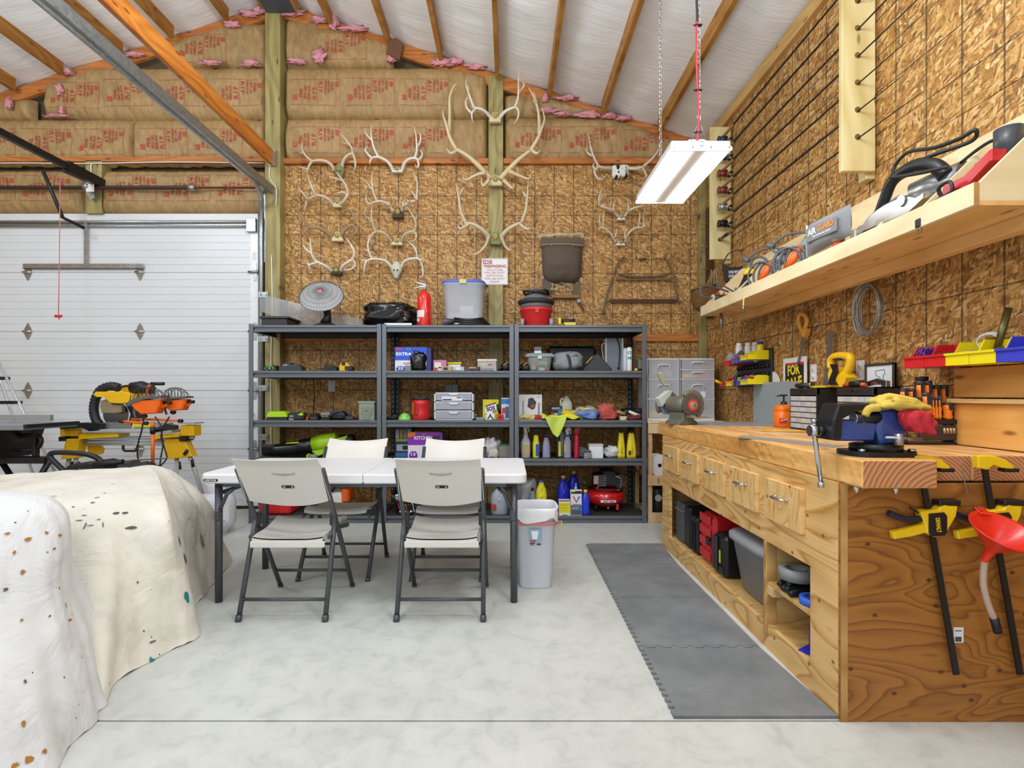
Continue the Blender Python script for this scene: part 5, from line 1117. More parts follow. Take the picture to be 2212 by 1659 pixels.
# ---- upper shelf
t = T('tool_battery', 'black tool battery with a green hexagon ring on the upper left shelf', 'battery', at(582, 3, 4.95))
MB().prism([(-.068, .0), (-.072, .03), (-.05, .058), (.05, .058), (.072, .03), (.068, 0)], 0, .09, inset=.006).build('body', BLACK, t)
MB().tube([(-.02, -.002, .008), (-.042, -.002, .03), (-.022, -.002, .05), (.022, -.002, .05), (.042, -.002, .03), (.02, -.002, .008)], .0045, 5).build('ring', M('#6fd23c', .4), t); MB().sph((0, 0, .03), .014, .006, .014).build('button', M('#8a8d90', .4), t)
t = T('battery_charger', 'dark grey battery charger beside the green ringed battery', 'charger', at(626, 3, 4.95))
MB().box(-.105, .105, 0, .13, 0, .045, .006).prism([(-.10, .045), (-.07, .06), (-.04, .085), (-.01, .085), (.01, .065), (.05, .07), (.09, .055), (.1, .045)], .01, .12).build('body', M('#3a3f46', .5), t); text('EGO', .04, .012, M('#d8dde0', .5), t, (-.045, .009, .062))
t = T('battery_charger', 'small black charger with a trailing cord on the upper left shelf', 'charger', at(712, 3, 4.95))
MB().prism([(-.062, 0), (-.062, .04), (-.03, .062), (.02, .058), (.062, .04), (.062, 0)], 0, .10, inset=.005).build('body', M('#26282b', .5), t)
for i in range(6): MB().box(-.045+.015*i, -.038+.015*i, -.002, .0, .012, .04).build('vent', BLACK, t)
MB().tube(crv([(-.06, .02, .02), (-.10, .03, .03), (-.14, .0, .008), (-.19, .01, .012), (-.14, .03, .006)], 5), .004, 5).build('cord', BCORD, t)
t = T('tool_battery', 'yellow and black tool battery on the upper left shelf', 'battery', at(746, 3, 4.95))
MB().box(-.06, .02, 0, .10, 0, .05, .006).prism([(-.06, .05), (-.04, .088), (.01, .088), (.04, .05)], .01, .09).build('shell', M('#e8b41a', .4), t); MB().box(-.01, .065, -.004, .09, .008, .052, .008).build('core', DARK, t); MB().box(-.035, -.005, -.001, .06, .06, .09, .003).build('slider', BLACK, t)
def kirk(t, x, z, w):
    o = panel(t, PRINT_BLACK, x-w/2, x+w/2, z-w*.11, z+w*.11, -.0014, 'logo_plate'); text('KIRKLAND', w*.86, w*.13, PRINT_WHITE, o, (x, -.0016, z))
t, w, h, k = crt('bag_box', 'blue and white bin bag carton with a torn side on the middle rack', 'box', 853, 921, 53, 3, .16, M('#e6e8ee', .45), 4.95)
MB().box(w/2, w/2+.045, .002, .16, 0, h*.97, .002).build('side_flap', M('#27306e', .45), t)
o = panel(t, M('#1f55d8', .4), -w/2, w/2, h*.46, h); panel(t, M('#7f868c', .4), -w*.2, w/2, 0, h*.25, -.0009); text('EXTRA LA', w*.72, h*.13, PRINT_WHITE, o, (-w*.10, -.001, h*.72), bold=.04)
kirk(t, -.02, h*.93, .055); panel(t, M('#c8343a', .4), -w/2, -w*.3, h*.88, h*.99, -.0012)
o = MB().prism([(-w*.42, h*.02), (-w*.47, h*.12), (-w*.40, h*.22), (-w*.24, h*.22), (-w*.17, h*.12), (-w*.22, h*.02)], -.002, 0).build('badge', M('#1f46b8', .4), t); text('33', w*.16, h*.12, PRINT_WHITE, o, (-w*.32, -.0022, h*.13), bold=.03)
text('FLEX', w*.2, h*.09, M('#c8343a', .5), t, (-w*.12, -.001, h*.33), bold=.03)
mb = MB(); blob(mb, (w*.25, -.004, h*.06), w*.24, .03, h*.37, 8, .4, 20, 14, .4, 2, .15); mb.build('black_bag', M('#0e0e10', .2), t)
t, w, h, k = crt('screw_box', 'small pink and white carton next to the blue bin bag box', 'box', 936, 964, 25, 3, .10, M('#c27ab0', .5), 4.96); panel(t, M('#e8dcd2', .5), -w*.4, w*.1, h*.3, h*.8); panel(t, WHITE, -w*.1, w*.12, h*.04, h*.4); panel(t, RED, -w*.44, -w*.24, h*.04, h*.35)
t = T('plastic_tub', 'white plastic tub with a yellow lid on the middle rack', 'tub', at(981, 3, 5.03)); MB().box(-.065, .065, 0, .11, 0, .075, .01).build('tub', WHITE, t); MB().box(-.072, .072, -.007, .117, .075, .092, .005).build('lid', M('#e8dc2c', .4), t)
t, w, h, k = crt('open_carton', 'small open yellow carton in front of the yellow lidded tub', 'box', 953, 977, 11, 3, .06, M('#b9a95a', .5), 4.92); panel(t, DARK, -w*.3, w*.1, h*.3, h*.8)
t, w, h, k = crt('parts_carton', 'flat grey and white parts carton on the middle rack', 'box', 983, 1003, 10, 3, .07, M('#b9bdc2', .5), 4.92); panel(t, WHITE, -w*.4, w*.1, h*.4, h*.9)
t, w, h, k = crt('parts_carton', 'dark open parts carton left of the clear organiser case', 'box', 1005, 1031, 10, 3, .07, M('#4b4541', .5), 4.93); panel(t, M('#b79a86', .5), -w*.2, w*.4, h*.7, h*.98); panel(t, BLACK, -w*.1, w*.3, h*.1, h*.5)
o = MB().lathe([(.012, 0), (.013, .04), (.008, .045)], 10).build('small_can', M('#7c2c2c', .4), None, at(1035, 3, 4.91)); tag(o, 'tiny dark red can beside the clear organiser case', 'can')
t = T('organiser_case', 'clear plastic organiser case full of parts on the middle rack', 'case', at(1052, 3, 4.99))
MB().prism([(-.09, 0), (-.085, .095), (.085, .095), (.09, 0)], 0, .12).build('tub', FROST, t); MB().box(-.095, .095, -.006, .126, .095, .12, .008).build('lid', M('#e0dfd6', .4), t)
MB().box(-.05, -.005, -.0025, .0, .06, .075).build('label', M('#e2d64a', .5), t); MB().box(.01, .05, -.0025, .0, .06, .075).build('label', M('#d0564a', .5), t); MB().box(-.05, .06, -.008, .0, .008, .032, .003).build('latch', M('#8d8f92', .4), t)
for (px, lab) in ((1087, 'black work glove with yellow trim left of the rack upright'), (1129, 'black work glove with yellow cuff right of the rack upright')):
    t = T('work_glove', lab, 'glove', at(px, 3, 4.97), 0, 'black work gloves on the upper shelf'); mb = MB()
    for i in range(4): mb.tube(crv([(-.05+.012*i, .01+.02*i, .015), (-.01, .03+.02*i, .045+.006*i), (.045, .05, .05)], 4), [.011, .015, .02], 8)
    blob(mb, (.03, .04, 0), .045, .05, .04, px, .25, 16, 10); mb.build('palm', BLACK, t)
    MB().tube([(.0, .0, .06), (.045, .01, .085)], .012, 6, ry=.4).build('cuff', M('#e6b41e', .5), t)
t = T('clear_bin', 'lidded clear bin full of small packets on the right hand rack', 'storage bin', at(1166, 3, 4.95))
mb = MB(); loftr(mb, [sqring(.20, .16, .01, 0), sqring(.235, .18, 0, .135)], True, True).build('tub', M('#d2dadf', .2, var=.03, al=.4), t); MB().box(-.135, .135, -.012, .19, .135, .16, .008).box(-.12, .12, 0, .18, .16, .172, .004).build('lid', M('#a9b4ba', .3, al=.8), t); MB().box(-.02, .02, -.018, -.01, .118, .15, .003).build('latch', M('#cdd2d2', .4), t)
for (x, z, w, h, c) in ((-.06, .02, .05, .035, '#9fd3c4'), (-.05, .055, .06, .035, '#d04848'), (.03, .06, .08, .04, '#6cb85a'), (.02, .01, .06, .03, '#e8e6e2'), (.07, .015, .05, .03, '#c8484a')): MB().box(x-w/2, x+w/2, .04, .12, z, z+h, .003).build('packet', M(c, .5), t)
t = T('scrub_brush', 'small white scrub brush standing on the clear bin', 'brush', (wx(1162, 4.99), 4.99, SHZ[3]+.167)); MB().box(-.035, .035, 0, .03, 0, .025, .005).build('block', WHITE, t)
for i in range(8): MB().box(-.034+.0085*i, -.029+.0085*i, .004, .026, .025, .062).build('bristle', M('#8e9294', .6), t)
t, w, h, k = crt('black_case', 'large flat black case behind the grey duffel on the upper shelf', 'case', 1184, 1287, 58, 3, .10, M('#131316', .5), 5.30, .02); MB().tube([(-.15, -.004, h*.72), (.15, -.004, h*.72)], .004, 5).build('trim', M('#6f7174', .4), t)
t = T('duffel_bag', 'grey canvas duffel bag with a dark strap on the upper shelf', 'bag', at(1228, 3, 4.96)); mb = MB()
blob(mb, (.0, .13, 0), .145, .15, .098, 12, .12, 34, 20, .5, 2, .05); mb.build('body', M('#8b9094', .8, var=.1), t)
MB().tube(crv([(-.03, .05, .19), (-.005, -.01, .15), (.012, -.022, .08), (.015, -.02, .03)], 5), .017, 6, ry=.35).build('strap', M('#3a3d42', .8), t)
MB().tube(crv([(-.13, .02, .09), (-.06, -.0, .12), (.0, -.01, .10)], 5), .005, 5).tube(crv([(.02, -.01, .13), (.08, .0, .15), (.13, .04, .10), (.13, .02, .03)], 5), .005, 5).build('piping', M('#2c2e32', .7), t)
t = T('tool_pouch', 'dark grey triangular tool pouch with yellow edge on the upper shelf', 'pouch', at(1290, 3, 4.95)); MB().prism([(-.125, .02), (-.12, 0), (.135, 0), (.14, .025), (.03, .155), (.0, .165), (-.03, .15)], 0, .13, inset=.02, smooth=True).build('body', M('#3f4349', .75), t); MB().tube([(-.105, -.006, .075), (-.045, -.008, .14)], .012, 6, ry=.4).build('trim', M('#e8c222', .5), t)
t, w, h, k = crt('panel_heater', 'upright grey panel heater with its cord wrapped, on the upper shelf', 'heater', 1309, 1345, 74, 3, .09, M('#7d8797', .35), 5.12)
for s in (-1, 1): MB().box(s*w/2-.008, s*w/2+.008, -.004, .095, 0, h, .003).build('side_frame', M('#d5d8d4', .4), t)
MB().tube(crv([(.02, -.01, h), (.045, -.012, h*.8), (.05, -.012, h*.5), (.04, -.012, h*.2)], 5), .006, 6).build('cord', BCORD, t); MB().box(.028, .05, -.02, -.006, .03, .055, .004).build('plug', BLACK, t)
MB().tube(crv([(-w/2, 0, h*.85), (-w/2-.04, -.01, h*.8), (-w/2-.035, -.01, h*.55), (-w/2-.02, 0, h*.35)], 5), .005, 5).build('cord', M('#c6c9cc', .5), t)
for (px, d_, lab, c) in ((1361, 4.95, 'white caulking tube with teal label standing on the upper shelf', '#eceff2'), (1353, 5.03, 'white caulking tube half hidden behind the teal labelled one', '#dfe3e8')):
    t = T('caulk_tube', lab, 'tube', at(px, 3, d_), 0, 'caulking tubes'); MB().lathe([(.024, 0), (.025, .004), (.025, .215), (.02, .225), (.019, .235)], 16, (0, .03, 0)).build('cartridge', M(c, .35), t); MB().lathe([(.02, .225), (.02, .238), (0, .239)], 12, (0, .03, 0)).build('cap', DARK, t)
    if d_ < 5: cyl_label(-50, 50, .115, .14, .0256, .03).build('label', M('#58b0b4', .5), t); cyl_label(-45, 30, .165, .19, .0256, .03).build('label', DARK, t); cyl_label(-30, 15, .17, .185, .0259, .03).build('label_mark', WHITE, t)
o = MB().lathe([(.014, 0), (.014, .02), (.01, .03)], 10).build('bottle_cap', YEL, None, at(1374, 3, 4.92)); tag(o, 'small yellow cap beside the caulking tubes', 'cap')
t, w, h, k = crt('small_device', 'small grey device at the right end of the upper shelf', 'device', 1379, 1389, 26, 3, .08, M('#7e848a', .4), 5.0, .006); MB().box(-w/2-.002, w/2, -.01, 0, 0, .03, .003).build('foot', BLACK, t)
# ---- middle shelf
t = T('battery_charger', 'lime green charger on the middle shelf beside the overhead door', 'charger', at(597, 2, 4.97)); MB().prism([(-.10, .028), (-.09, .065), (-.07, .082), (.07, .085), (.095, .06), (.1, .03)], 0, .12, inset=.008).build('top_shell', LIME, t); MB().box(-.095, .098, .004, .118, 0, .028, .005).build('base', DARK, t)
t = T('tool_battery', 'large black tool battery with lime corner on the middle shelf', 'battery', at(638, 2, 4.96)); MB().box(-.075, .075, 0, .11, 0, .072, .014).build('body', M('#2c2d31', .5), t); MB().prism([(.02, .055), (.06, .074), (.076, .05), (.05, .045)], -.002, .05).build('corner', LIME, t); text('EGO', .035, .012, PRINT_WHITE, t, (-.035, -.001, .04), bold=.03); panel(t, M('#8e9296', .4), -.06, -.015, .004, .02, -.002)
o = MB().prism([(-.018, 0), (-.02, .02), (.0, .035), (.02, .025), (.018, 0)], 0, .05).build('wedge', ORG, None, at(661, 2, 5.03)); tag(o, 'small orange piece between two black batteries', 'tool part')
for (px0, px1, h, lab, top) in ((667, 687, .065, 'small black battery right of the orange piece', None), (692, 713, .075, 'black battery with a purple grey top on the middle shelf', '#8b86a0')):
    d_ = 4.96; k = d_/FP; w = (px1-px0)*k; t = T('tool_battery', lab, 'battery', at((px0+px1)/2, 2, d_)); MB().box(-w/2, w/2, 0, .08, 0, h*.7, .008).box(-w/2+.008, w/2-.008, .005, .075, h*.6, h, .006).build('body', BLACK, t)
    if top: MB().box(-w/2+.004, w/2-.004, -.003, .07, h*.62, h, .005).build('cap', M(top, .4), t); panel(t, LIME, -w*.4, w*.3, h*.5, h*.56, -.001)
    else: MB().box(-w/2+.012, w/2-.012, -.002, .01, .012, .03, .003).build('clip', M('#4a4d52', .4), t)
t = T('coiled_lead', 'bundled black lead in a rounded case on the middle shelf', 'cable', at(728, 2, 4.97)); mb = MB(); blob(mb, (0, .06, 0), .075, .06, .042, 4, .15, 20, 12); mb.build('case', BLACK, t)
for i in range(3): MB().tube(crv([(-.07, .0, .03+.01*i), (-.02, -.005, .07+.012*i), (.03, .0, .08), (.07, .01, .03+.012*i)], 5), .004, 5).build('lead', M('#4a4b52', .4), t)
t = T('small_torch', 'small grey black tool with upright post beside the ammunition can', 'tool', at(754, 2, 4.96)); MB().box(-.04, .04, 0, .05, 0, .04, .01).cyl((.0, .03, .03), (.0, .03, .085), .013, n=10).build('body', M('#3d4045', .4), t); MB().cyl((0, .03, .075), (0, .03, .09), .015, .01, 10).build('tip', STEEL, t)
o = MB().tube(crv([(wx(676, 5.45), 5.45, 1.37), (wx(678, 5.45), 5.45, 1.28), (wx(680, 5.45), 5.44, 1.15), (wx(681, 5.4), 5.35, 1.02), (wx(684, 5.3), 5.2, .955)], 6), .005, 6).build('hanging_cable', BCORD); tag(o, 'black cord hanging down the back wall to the middle shelf', 'cord')
t, w, h, k = crt('ammunition_can', 'grey green steel ammunition can on the middle shelf', 'ammunition can', 775, 809, 40, 2, .28, M('#8d9a8a', .45), 4.95, .004)
MB().box(-w/2-.006, w/2+.006, -.006, .286, h-.012, h+.006, .003).build('lid', M('#95a292', .45), t)
MB().prism([(-w*.36, h*.35), (-w*.36, h*.72), (w*.36, h*.72), (w*.36, h*.35), (w*.2, h*.33), (w*.2, h*.05), (-w*.25, h*.05), (-w*.25, h*.33)], -.006, 0).build('latch', M('#808d7e', .45), t); MB().cyl((0, -.008, h*.52), (0, -.004, h*.52), .006, n=8).build('rivet', BLACK, t)
t = T('safety_goggles', 'black strapped goggles beside the green dome lamp', 'goggles', at(845, 2, 4.97)); MB().tube(crv([(-.06, .0, .02), (-.03, -.01, .025), (.02, -.01, .022), (.055, .0, .04), (.03, .03, .05)], 5), .016, 8, ry=.7).build('frame', BLACK, t); MB().box(.0, .03, .0, .02, .045, .065, .004, rotm(0, 30, 0)).build('strap', M('#4b4a8c', .6), t)
t = T('dome_lamp', 'green translucent dome in a clear pack beside the red can', 'lamp', at(872, 2, 4.96)); MB().sph((0, .04, 0), .06, .05, .068, 18, 8, 0).build('dome', M('#8fdc6a', .3), t); MB().box(-.066, .08, -.012, .09, 0, .003).build('tray', GLASSY, t)
for (x, z) in ((-.03, .04), (0, .045), (.03, .04), (-.02, .018), (.02, .018)): MB().sph((x, -.004+.3*z, z), .005).build('stud', M('#275a2a', .4), t)
def coffee(px, lv, d_, hh, lab, pc):
    t = T('coffee_can', lab, 'can', at(px, lv, d_), 0, 'red plastic cans'); r_ = .082
    MB().lathe([(r_*.95, 0), (r_, .01), (r_, hh*.35), (r_*.97, hh*.4), (r_*.97, hh*.7), (r_, hh*.75), (r_, hh)], 26, (0, .085, 0)).build('can', M('#d2252b', .35), t); MB().lathe([(r_+.002, hh-.004), (r_+.002, hh+.016), (r_*.9, hh+.018), (0, hh+.018)], 26, (0, .085, 0)).build('lid', DARK, t)
    cyl_label(-75, -45, hh*.3, hh*.85, r_+.001, .085).build('label', M('#e88a2a', .5), t); MB().box(-.04, -.012, .0, .012, hh*.25, hh*.6, .004).build('grip', M('#b31e24', .4), t)
coffee(906, 2, 4.97, .195, 'tall red plastic can with black lid on the middle shelf', 0)
dr = T('drawer_unit', 'small white three drawer unit on the middle rack shelf', 'drawer unit', at(980, 2, 4.98)); k = 4.98/FP; w = 85*k; h = 60*k
MB().box(-w/2, w/2, .012, .25, 0, .012).box(-w/2, w/2, .012, .25, h-.012, h).box(-w/2, -w/2+.012, .012, .25, 0, h).box(w/2-.012, w/2, .012, .25, 0, h).box(-w/2, w/2, .012, .25, h*.33-.005, h*.33+.005).box(-w/2, w/2, .012, .25, h*.66-.005, h*.66+.005).box(-w/2, w/2, .24, .25, 0, h).build('frame', WHITE, dr)
for i in range(3):
    z0 = h*(i/3)+.012; z1 = h*((i+1)/3)-.009
    o = MB().box(-w/2+.014, w/2-.014, .004, .22, z0, z1, .003).build('drawer', M('#b4bac9', .3, al=.85), dr); MB().prism([(-.05, z1), (-.03, z1-.016), (.03, z1-.016), (.05, z1)], -.008, .006).build('pull', WHITE, o)
o = panel(dr, WHITE, -w*.3, w*.22, h*.70, h*.86, .002, 'sticker'); MB().box(-w*.28, -w*.05, .0012, .002, h*.72, h*.77).box(w*.08, w*.2, .0012, .002, h*.80, h*.84).build('sticker_print', M('#3a4fa8', .5), o)
t, w2, h2, k = crt('small_black_box', 'small black box standing on the white drawer unit', 'box', 962, 990, 17, 2, .08, M('#15171b', .35), 5.05); t.location.z = SHZ[2]+h-.004; MB().box(w2*.15, w2*.25, -.001, 0, 0, h2).build('edge', M('#3a3d44', .4), t)
t, w, h, k = crt('soap_pad_box', 'yellow soap pad box with red banner on the middle shelf', 'box', 1043, 1077, 44, 2, .06, M('#d5d821', .45), 5.06, .001)
for (z0, c) in ((.28, '#b02a34'), (.66, '#b02a34'), (.36, '#f0eee6')): pass
sl_ = .18
def para(z0, z1): return [(-w*.36, h*z0), (w*.36, h*(z0+sl_)), (w*.36, h*(z1+sl_)), (-w*.36, h*z1)]
MB().prism(para(.30, .62), -.001, 0).build('banner', M('#f2f0ea', .5), t); MB().prism(para(.24, .30), -.001, 0).build('stripe', M('#b02a34', .5), t); MB().prism(para(.62, .70), -.001, 0).build('stripe', M('#b02a34', .5), t)
text('SOS', w*.55, h*.22, M('#223a8c', .5), t, (0, -.0012, h*.555), roll=12, bold=.05)
t = T('red_driver', 'small red and black screwdriver tool in front of the yellow soap box', 'tool', at(1081, 2, 4.95)); MB().prism([(-.03, 0), (-.035, .05), (.0, .065), (.03, .05), (.032, 0)], 0, .05, inset=.006).build('body', M('#cf2d2d', .4), t); MB().tube([(-.005, .02, .06), (-.02, .02, .11), (-.03, .02, .15)], [.012, .014, .012], 8).build('grip', BLACK, t); MB().sph((0, -.002, .03), .009).build('button', BLACK, t)
t = T('white_emblem_cap', 'white piece with a black arrow emblem in front of the soap box', 'cap', at(1059, 2, 4.93)); MB().prism([(-.04, 0), (-.045, .05), (-.015, .085), (.015, .085), (.045, .05), (.04, .008), (.0, -.0)], 0, .04, inset=.008).build('shell', WHITE, t); MB().prism([(0, .07), (.006, .05), (.03, .015), (.02, .012), (0, .04), (-.02, .012), (-.03, .015), (-.006, .05)], -.003, 0).build('emblem', BLACK, t)
o = MB().box(-.04, .04, 0, .03, 0, .03, .006).tube(crv([(-.04, .0, .02), (-.06, 0, .05), (-.03, 0, .05)], 4), .005, 5).build('clip', GREY, None, at(1037, 2, 4.94)); tag(o, 'grey metal clip at the left of the white emblem piece', 'clip')
t, w, h, k = crt('blister_pack', 'blue and white blister pack leaning beside the rack upright', 'packet', 1083, 1100, 48, 2, .04, M('#dfe4ea', .35), 5.02); panel(t, M('#3f7fc8', .4), -w/2, w/2, h*.72, h*.95); panel(t, M('#c94438', .4), -w*.4, 0, h*.3, h*.55); panel(t, M('#5c6a9a', .4), 0, w*.45, h*.1, h*.6)
t, w, h, k = crt('charger_box', 'white battery charger carton with a picture, next to the rack upright', 'box', 1121, 1171, 55, 2, .12, M('#dcdde1', .45), 5.05)
o = MB().prism([(-.03, h*.52), (-.02, h*.84), (.02, h*.88), (.055, h*.70), (.04, h*.45), (.015, h*.40)], -.0015, 0).build('picture', M('#37393c', .5), t); MB().prism([(.0, h*.5), (.015, h*.62), (.04, h*.58), (.025, h*.47)], -.0022, -.0015).build('picture_detail', M('#c43c34', .5), o)
text('CHARGEUR DE BATTERIE', h*.62, .012, PRINT_BLACK, t, (-w*.32, -.001, h*.45), roll=-90); text('Schumacher', h*.5, .02, PRINT_BLACK, t, (w*.37, -.001, h*.42), roll=-90); MB().prism([(w*.33, h*.9), (w*.37, h*.97), (w*.36, h*.9), (w*.40, h*.84)], -.001, 0).build('mark', M('#c0282c', .5), t)
def glove(lab, px, lv, d_, c1, c2, sc=1):
    t = T('garden_glove', lab, 'glove', at(px, lv, d_)); mb = MB()
    for i in range(4): mb.tube(crv([(-.11*sc, .01+.018*i, .012), (-.07*sc, .012+.018*i, .03+.005*(i % 2)), (-.01*sc, .02+.014*i, .028)], 4), [.011, .013, .015], 8)
    mb.tube(crv([(-.05*sc, -.012, .02), (-.02*sc, -.006, .03), (.01*sc, .02, .028)], 4), [.011, .014, .018], 8); blob(mb, (.0, .04, 0), .05*sc, .045, .022, px, .15, 18, 10); mb.build('hand', M(c1, .85, var=.15), t)
    mb = MB(); blob(mb, (.065*sc, .04, 0), .035*sc, .042, .022, px+1, .3, 16, 10, .6, 3); mb.build('cuff', M(c2, .9), t); return t
glove('yellow leather glove with red cuff lying by the charger carton', 1146, 2, 4.94, '#d8c676', '#b42c38')
o = MB().box(-.10, .10, 0, .10, 0, .006, .002).build('notebook', WHITE, None, at(1146, 2, 4.915)); tag(o, 'thin white notebook under the yellow leather glove', 'notebook'); bpy.data.objects['garden_glove'].location.z += .0065
t = T('yellow_cloth', 'bright yellow cleaning cloth hanging over the middle shelf edge', 'cloth', at(1210, 2, 4.97)); YC = M('#dfe23a', .9, var=.15, sc=30); mb = MB()
def cl(u, v):
    x = -.17+.36*u; y = -.09+.22*v; z = .012+.05*max(0, mn.noise(Vector((u*3.2, v*2.5, 2.1)))+.35)+.03*math.sin(u*9+1)*math.sin(math.pi*v)*.5
    return (x, y if y > -.055 else -.055, max(z, .005))
mb.grid(cl, 26, 14).build('cloth', YC, t)
mb = MB(); mb.grid(lambda u, v: (-.15+.20*u-.0*v+(.07*v*(1-u)-.055*v*u), -.10-.012*math.sin(u*7+v*3)-.004, .035-.185*v*(1-.35*abs(u-.55))), 14, 14).grid(lambda u, v: (-.15+.20*u, -.10+.05*v-.012*math.sin(u*7)*(1-v)-.004*(1-v), .035), 14, 3).build('hanging_corner', M('#c6d95e', .9, var=.1, sc=30), t)
o = MB(); blob(o, (0, 0, 0), .08, .05, .045, 6, .5, 22, 12); o = o.build('orange_cloth', M('#e8c030', .9), None, at(1232, 2, 5.10)); tag(o, 'folded amber yellow cloth behind the bright yellow one', 'cloth')
t = T('cleaner_jars', 'dark multi pack of small jars behind the yellow cloth', 'packet', at(1201, 2, 5.22)); MB().box(-.06, .06, 0, .06, 0, .13, .004).build('sleeve', M('#2a2f38', .4), t); panel(t, M('#b8443c', .4), -.05, -.02, .02, .07); panel(t, M('#5a98c8', .4), .02, .055, .01, .10); panel(t, WHITE, -.015, .015, .01, .06); panel(t, M('#c9c3b2', .4), -.04, .04, .095, .115)
t = T('white_jug', 'off white plastic jug standing at the back of the middle shelf', 'jug', at(1225, 2, 5.22)); MB().lathe([(.055, 0), (.058, .01), (.058, .14), (.05, .17), (.03, .20), (.022, .21)], 20, (0, .06, 0), sq=.35).build('body', M('#dfe0c9', .4), t); MB().tube(crv([(-.03, .02, .20), (-.06, .02, .19), (-.06, .02, .14), (-.05, .02, .12)], 4), .012, 8).build('handle', M('#d6d7c0', .4), t); MB().cyl((0, .06, .205), (0, .06, .225), .022, n=12).build('cap', M('#dfe0d9', .4), t)
t = T('plastic_bag', 'clear plastic bag with blue gloves inside on the middle shelf', 'bag', at(1270, 2, 4.96)); mb = MB(); blob(mb, (0, .08, 0), .11, .08, .045, 9, .5, 30, 16, .3, 2.2, .2); mb.build('contents', M('#4f7fd6', .5, var=.25, sc=10), t); mb = MB(); blob(mb, (-.02, .08, 0), .12, .09, .062, 9, .5, 30, 16, .3, 2.2, .25); mb.build('film', M('#e8ecf2', .12, al=.25), t); MB().tube([(-.06, .03, .10), (.06, .02, .115)], .008, 6).build('wand', M('#d6e88c', .4), t); MB().box(-.09, -.03, .02, .05, .105, .12, .005).build('yellow_tag', M('#e2c21e', .4), t)
t = T('red_rags', 'faded red rags in a clear bag on the middle shelf', 'rag', at(1317, 2, 4.99)); mb = MB(); blob(mb, (0, .06, 0), .09, .07, .04, 15, .5, 26, 14, .4, 2.4, .2); mb.build('rag', M('#c4524c', .9, var=.2), t); mb = MB(); blob(mb, (-.02, .10, .04), .075, .05, .055, 16, .5, 22, 12); mb.build('folded_rag', M('#cc6258', .9), t)
t = T('hand_brush', 'small hand brush with a wooden handle and pale bristles', 'brush', at(1345, 2, 4.94)); MB().tube([(-.05, .03, .085), (.03, .03, .06)], [.014, .016], 8).build('handle', M('#b08a5c', .6), t); MB().box(-.02, .045, .0, .05, 0, .038, .003).build('bristle_block', M('#e0d8ae', .8), t)
t = T('black_pouch', 'crumpled black pouch at the right end of the middle shelf', 'pouch', at(1368, 2, 5.03)); mb = MB(); blob(mb, (0, .06, 0), .10, .07, .055, 19, .4, 24, 12); mb.build('pouch', BLACK, t)
o = MB().tube([(-.05, 0, .085), (.0, -.01, .06), (.045, -.02, .04)], [.012, .017, .018], 10).build('paint_roller', M('#dfe0cc', .5), None, at(1370, 2, 4.96)); tag(o, 'pale paint roller handle lying on the crumpled black pouch', 'roller')
mb = MB(); blob(mb, (0, .03, 0), .075, .05, .026, 23, .5, 24, 12); o = mb.build('red_netting', M('#6e2c34', .9, var=.4, sc=60), None, at(1373, 2, 4.92)); tag(o, 'dark red netting at the right end of the middle shelf', 'netting')
# ---- low shelf
t = T('leaf_blower', 'lime green leaf blower with a long black tube on the lower left shelf', 'leaf blower', at(668, 1, 5.05)); k = 5.05/FP
def q(px, py, d_=5.05): return Vector(W(px, py, d_))-Vector(at(668, 1, 5.05))
MB().tube([q(571, 972), q(600, 972), q(640, 969), q(652, 964), q(682, 960)], [.055, .058, .06, .066, .072], 16).build('nozzle', M('#16181f', .3), t); MB().tube([q(618, 958, 5.0), q(646, 956, 5.0)], .007, 6).build('stripe', LIME, t)
MB().tube([q(678, 962), q(700, 956), q(730, 948)], [.078, .085, .07], 14).prism([tuple(q(*p))[::2] for p in ((680, 952), (735, 945), (754, 939), (750, 962), (690, 985), (678, 975))], -.06, .07, inset=.012).build('housing', M('#a3cf1d', .4), t)
MB().tube([q(740, 955), q(766, 950)], [.07, .055], 14).build('motor_cap', BLACK, t); text('EGO', .05, .018, PRINT_WHITE, t, q(740, 952, 4.985), roll=5)
t = T('trimmer_head', 'lime and grey tool end lying below the leaf blower', 'tool', at(676, 1, 4.95)); MB().box(-.05, .03, 0, .06, 0, .035, .008).build('body', GREY, t); MB().tube(crv([(-.045, -.005, .005), (-.055, -.005, .025), (-.03, -.005, .04)], 4), .008, 6).build('edge', LIME, t)
t, w, h, k = crt('ladder_box', 'dark blue carton with pictures on the low shelf of the middle rack', 'box', 853, 890, 64, 1, .16, M('#1f3f6e', .45), 5.08)
for i in range(4): panel(t, M(['#c8c8c2', '#b9a32c', '#8f8f8a', '#cfcabc'][i], .5), -w*.45+w*.23*i, -w*.27+w*.23*i, h*.62, h*.92)
panel(t, M('#b9b52c', .5), -w*.45, w*.45, h*.52, h*.6); panel(t, M('#c4c8c6', .5), -w*.4, w*.4, h*.2, h*.42); panel(t, DARK, -w*.05, w*.3, h*.24, h*.38, -.0012); panel(t, M('#3f78c0', .5), -w*.45, w*.45, 0, h*.14)
t, w, h, k = crt('bag_box', 'purple and white kitchen bag carton on the low shelf', 'box', 881, 950, 56, 1, .15, M('#e7e6ec', .45), 4.98)
MB().box(w/2, w/2+.025, .002, .15, 0, h, .002).build('side_flap', M('#6a3aa0', .45), t)
o = panel(t, M('#8f2fb0', .4), -w/2, w/2, h*.5, h); text('KITCHEN', w*.56, h*.14, PRINT_WHITE, o, (-w*.02, -.001, h*.78), bold=.04); kirk(t, 0, h*.93, .06)
MB().prism([(-w/2, h), (-w*.24, h), (-w*.3, h*.84), (-w/2, h*.8)], -.0015, 0).build('corner_print', M('#ee8030', .4), t)
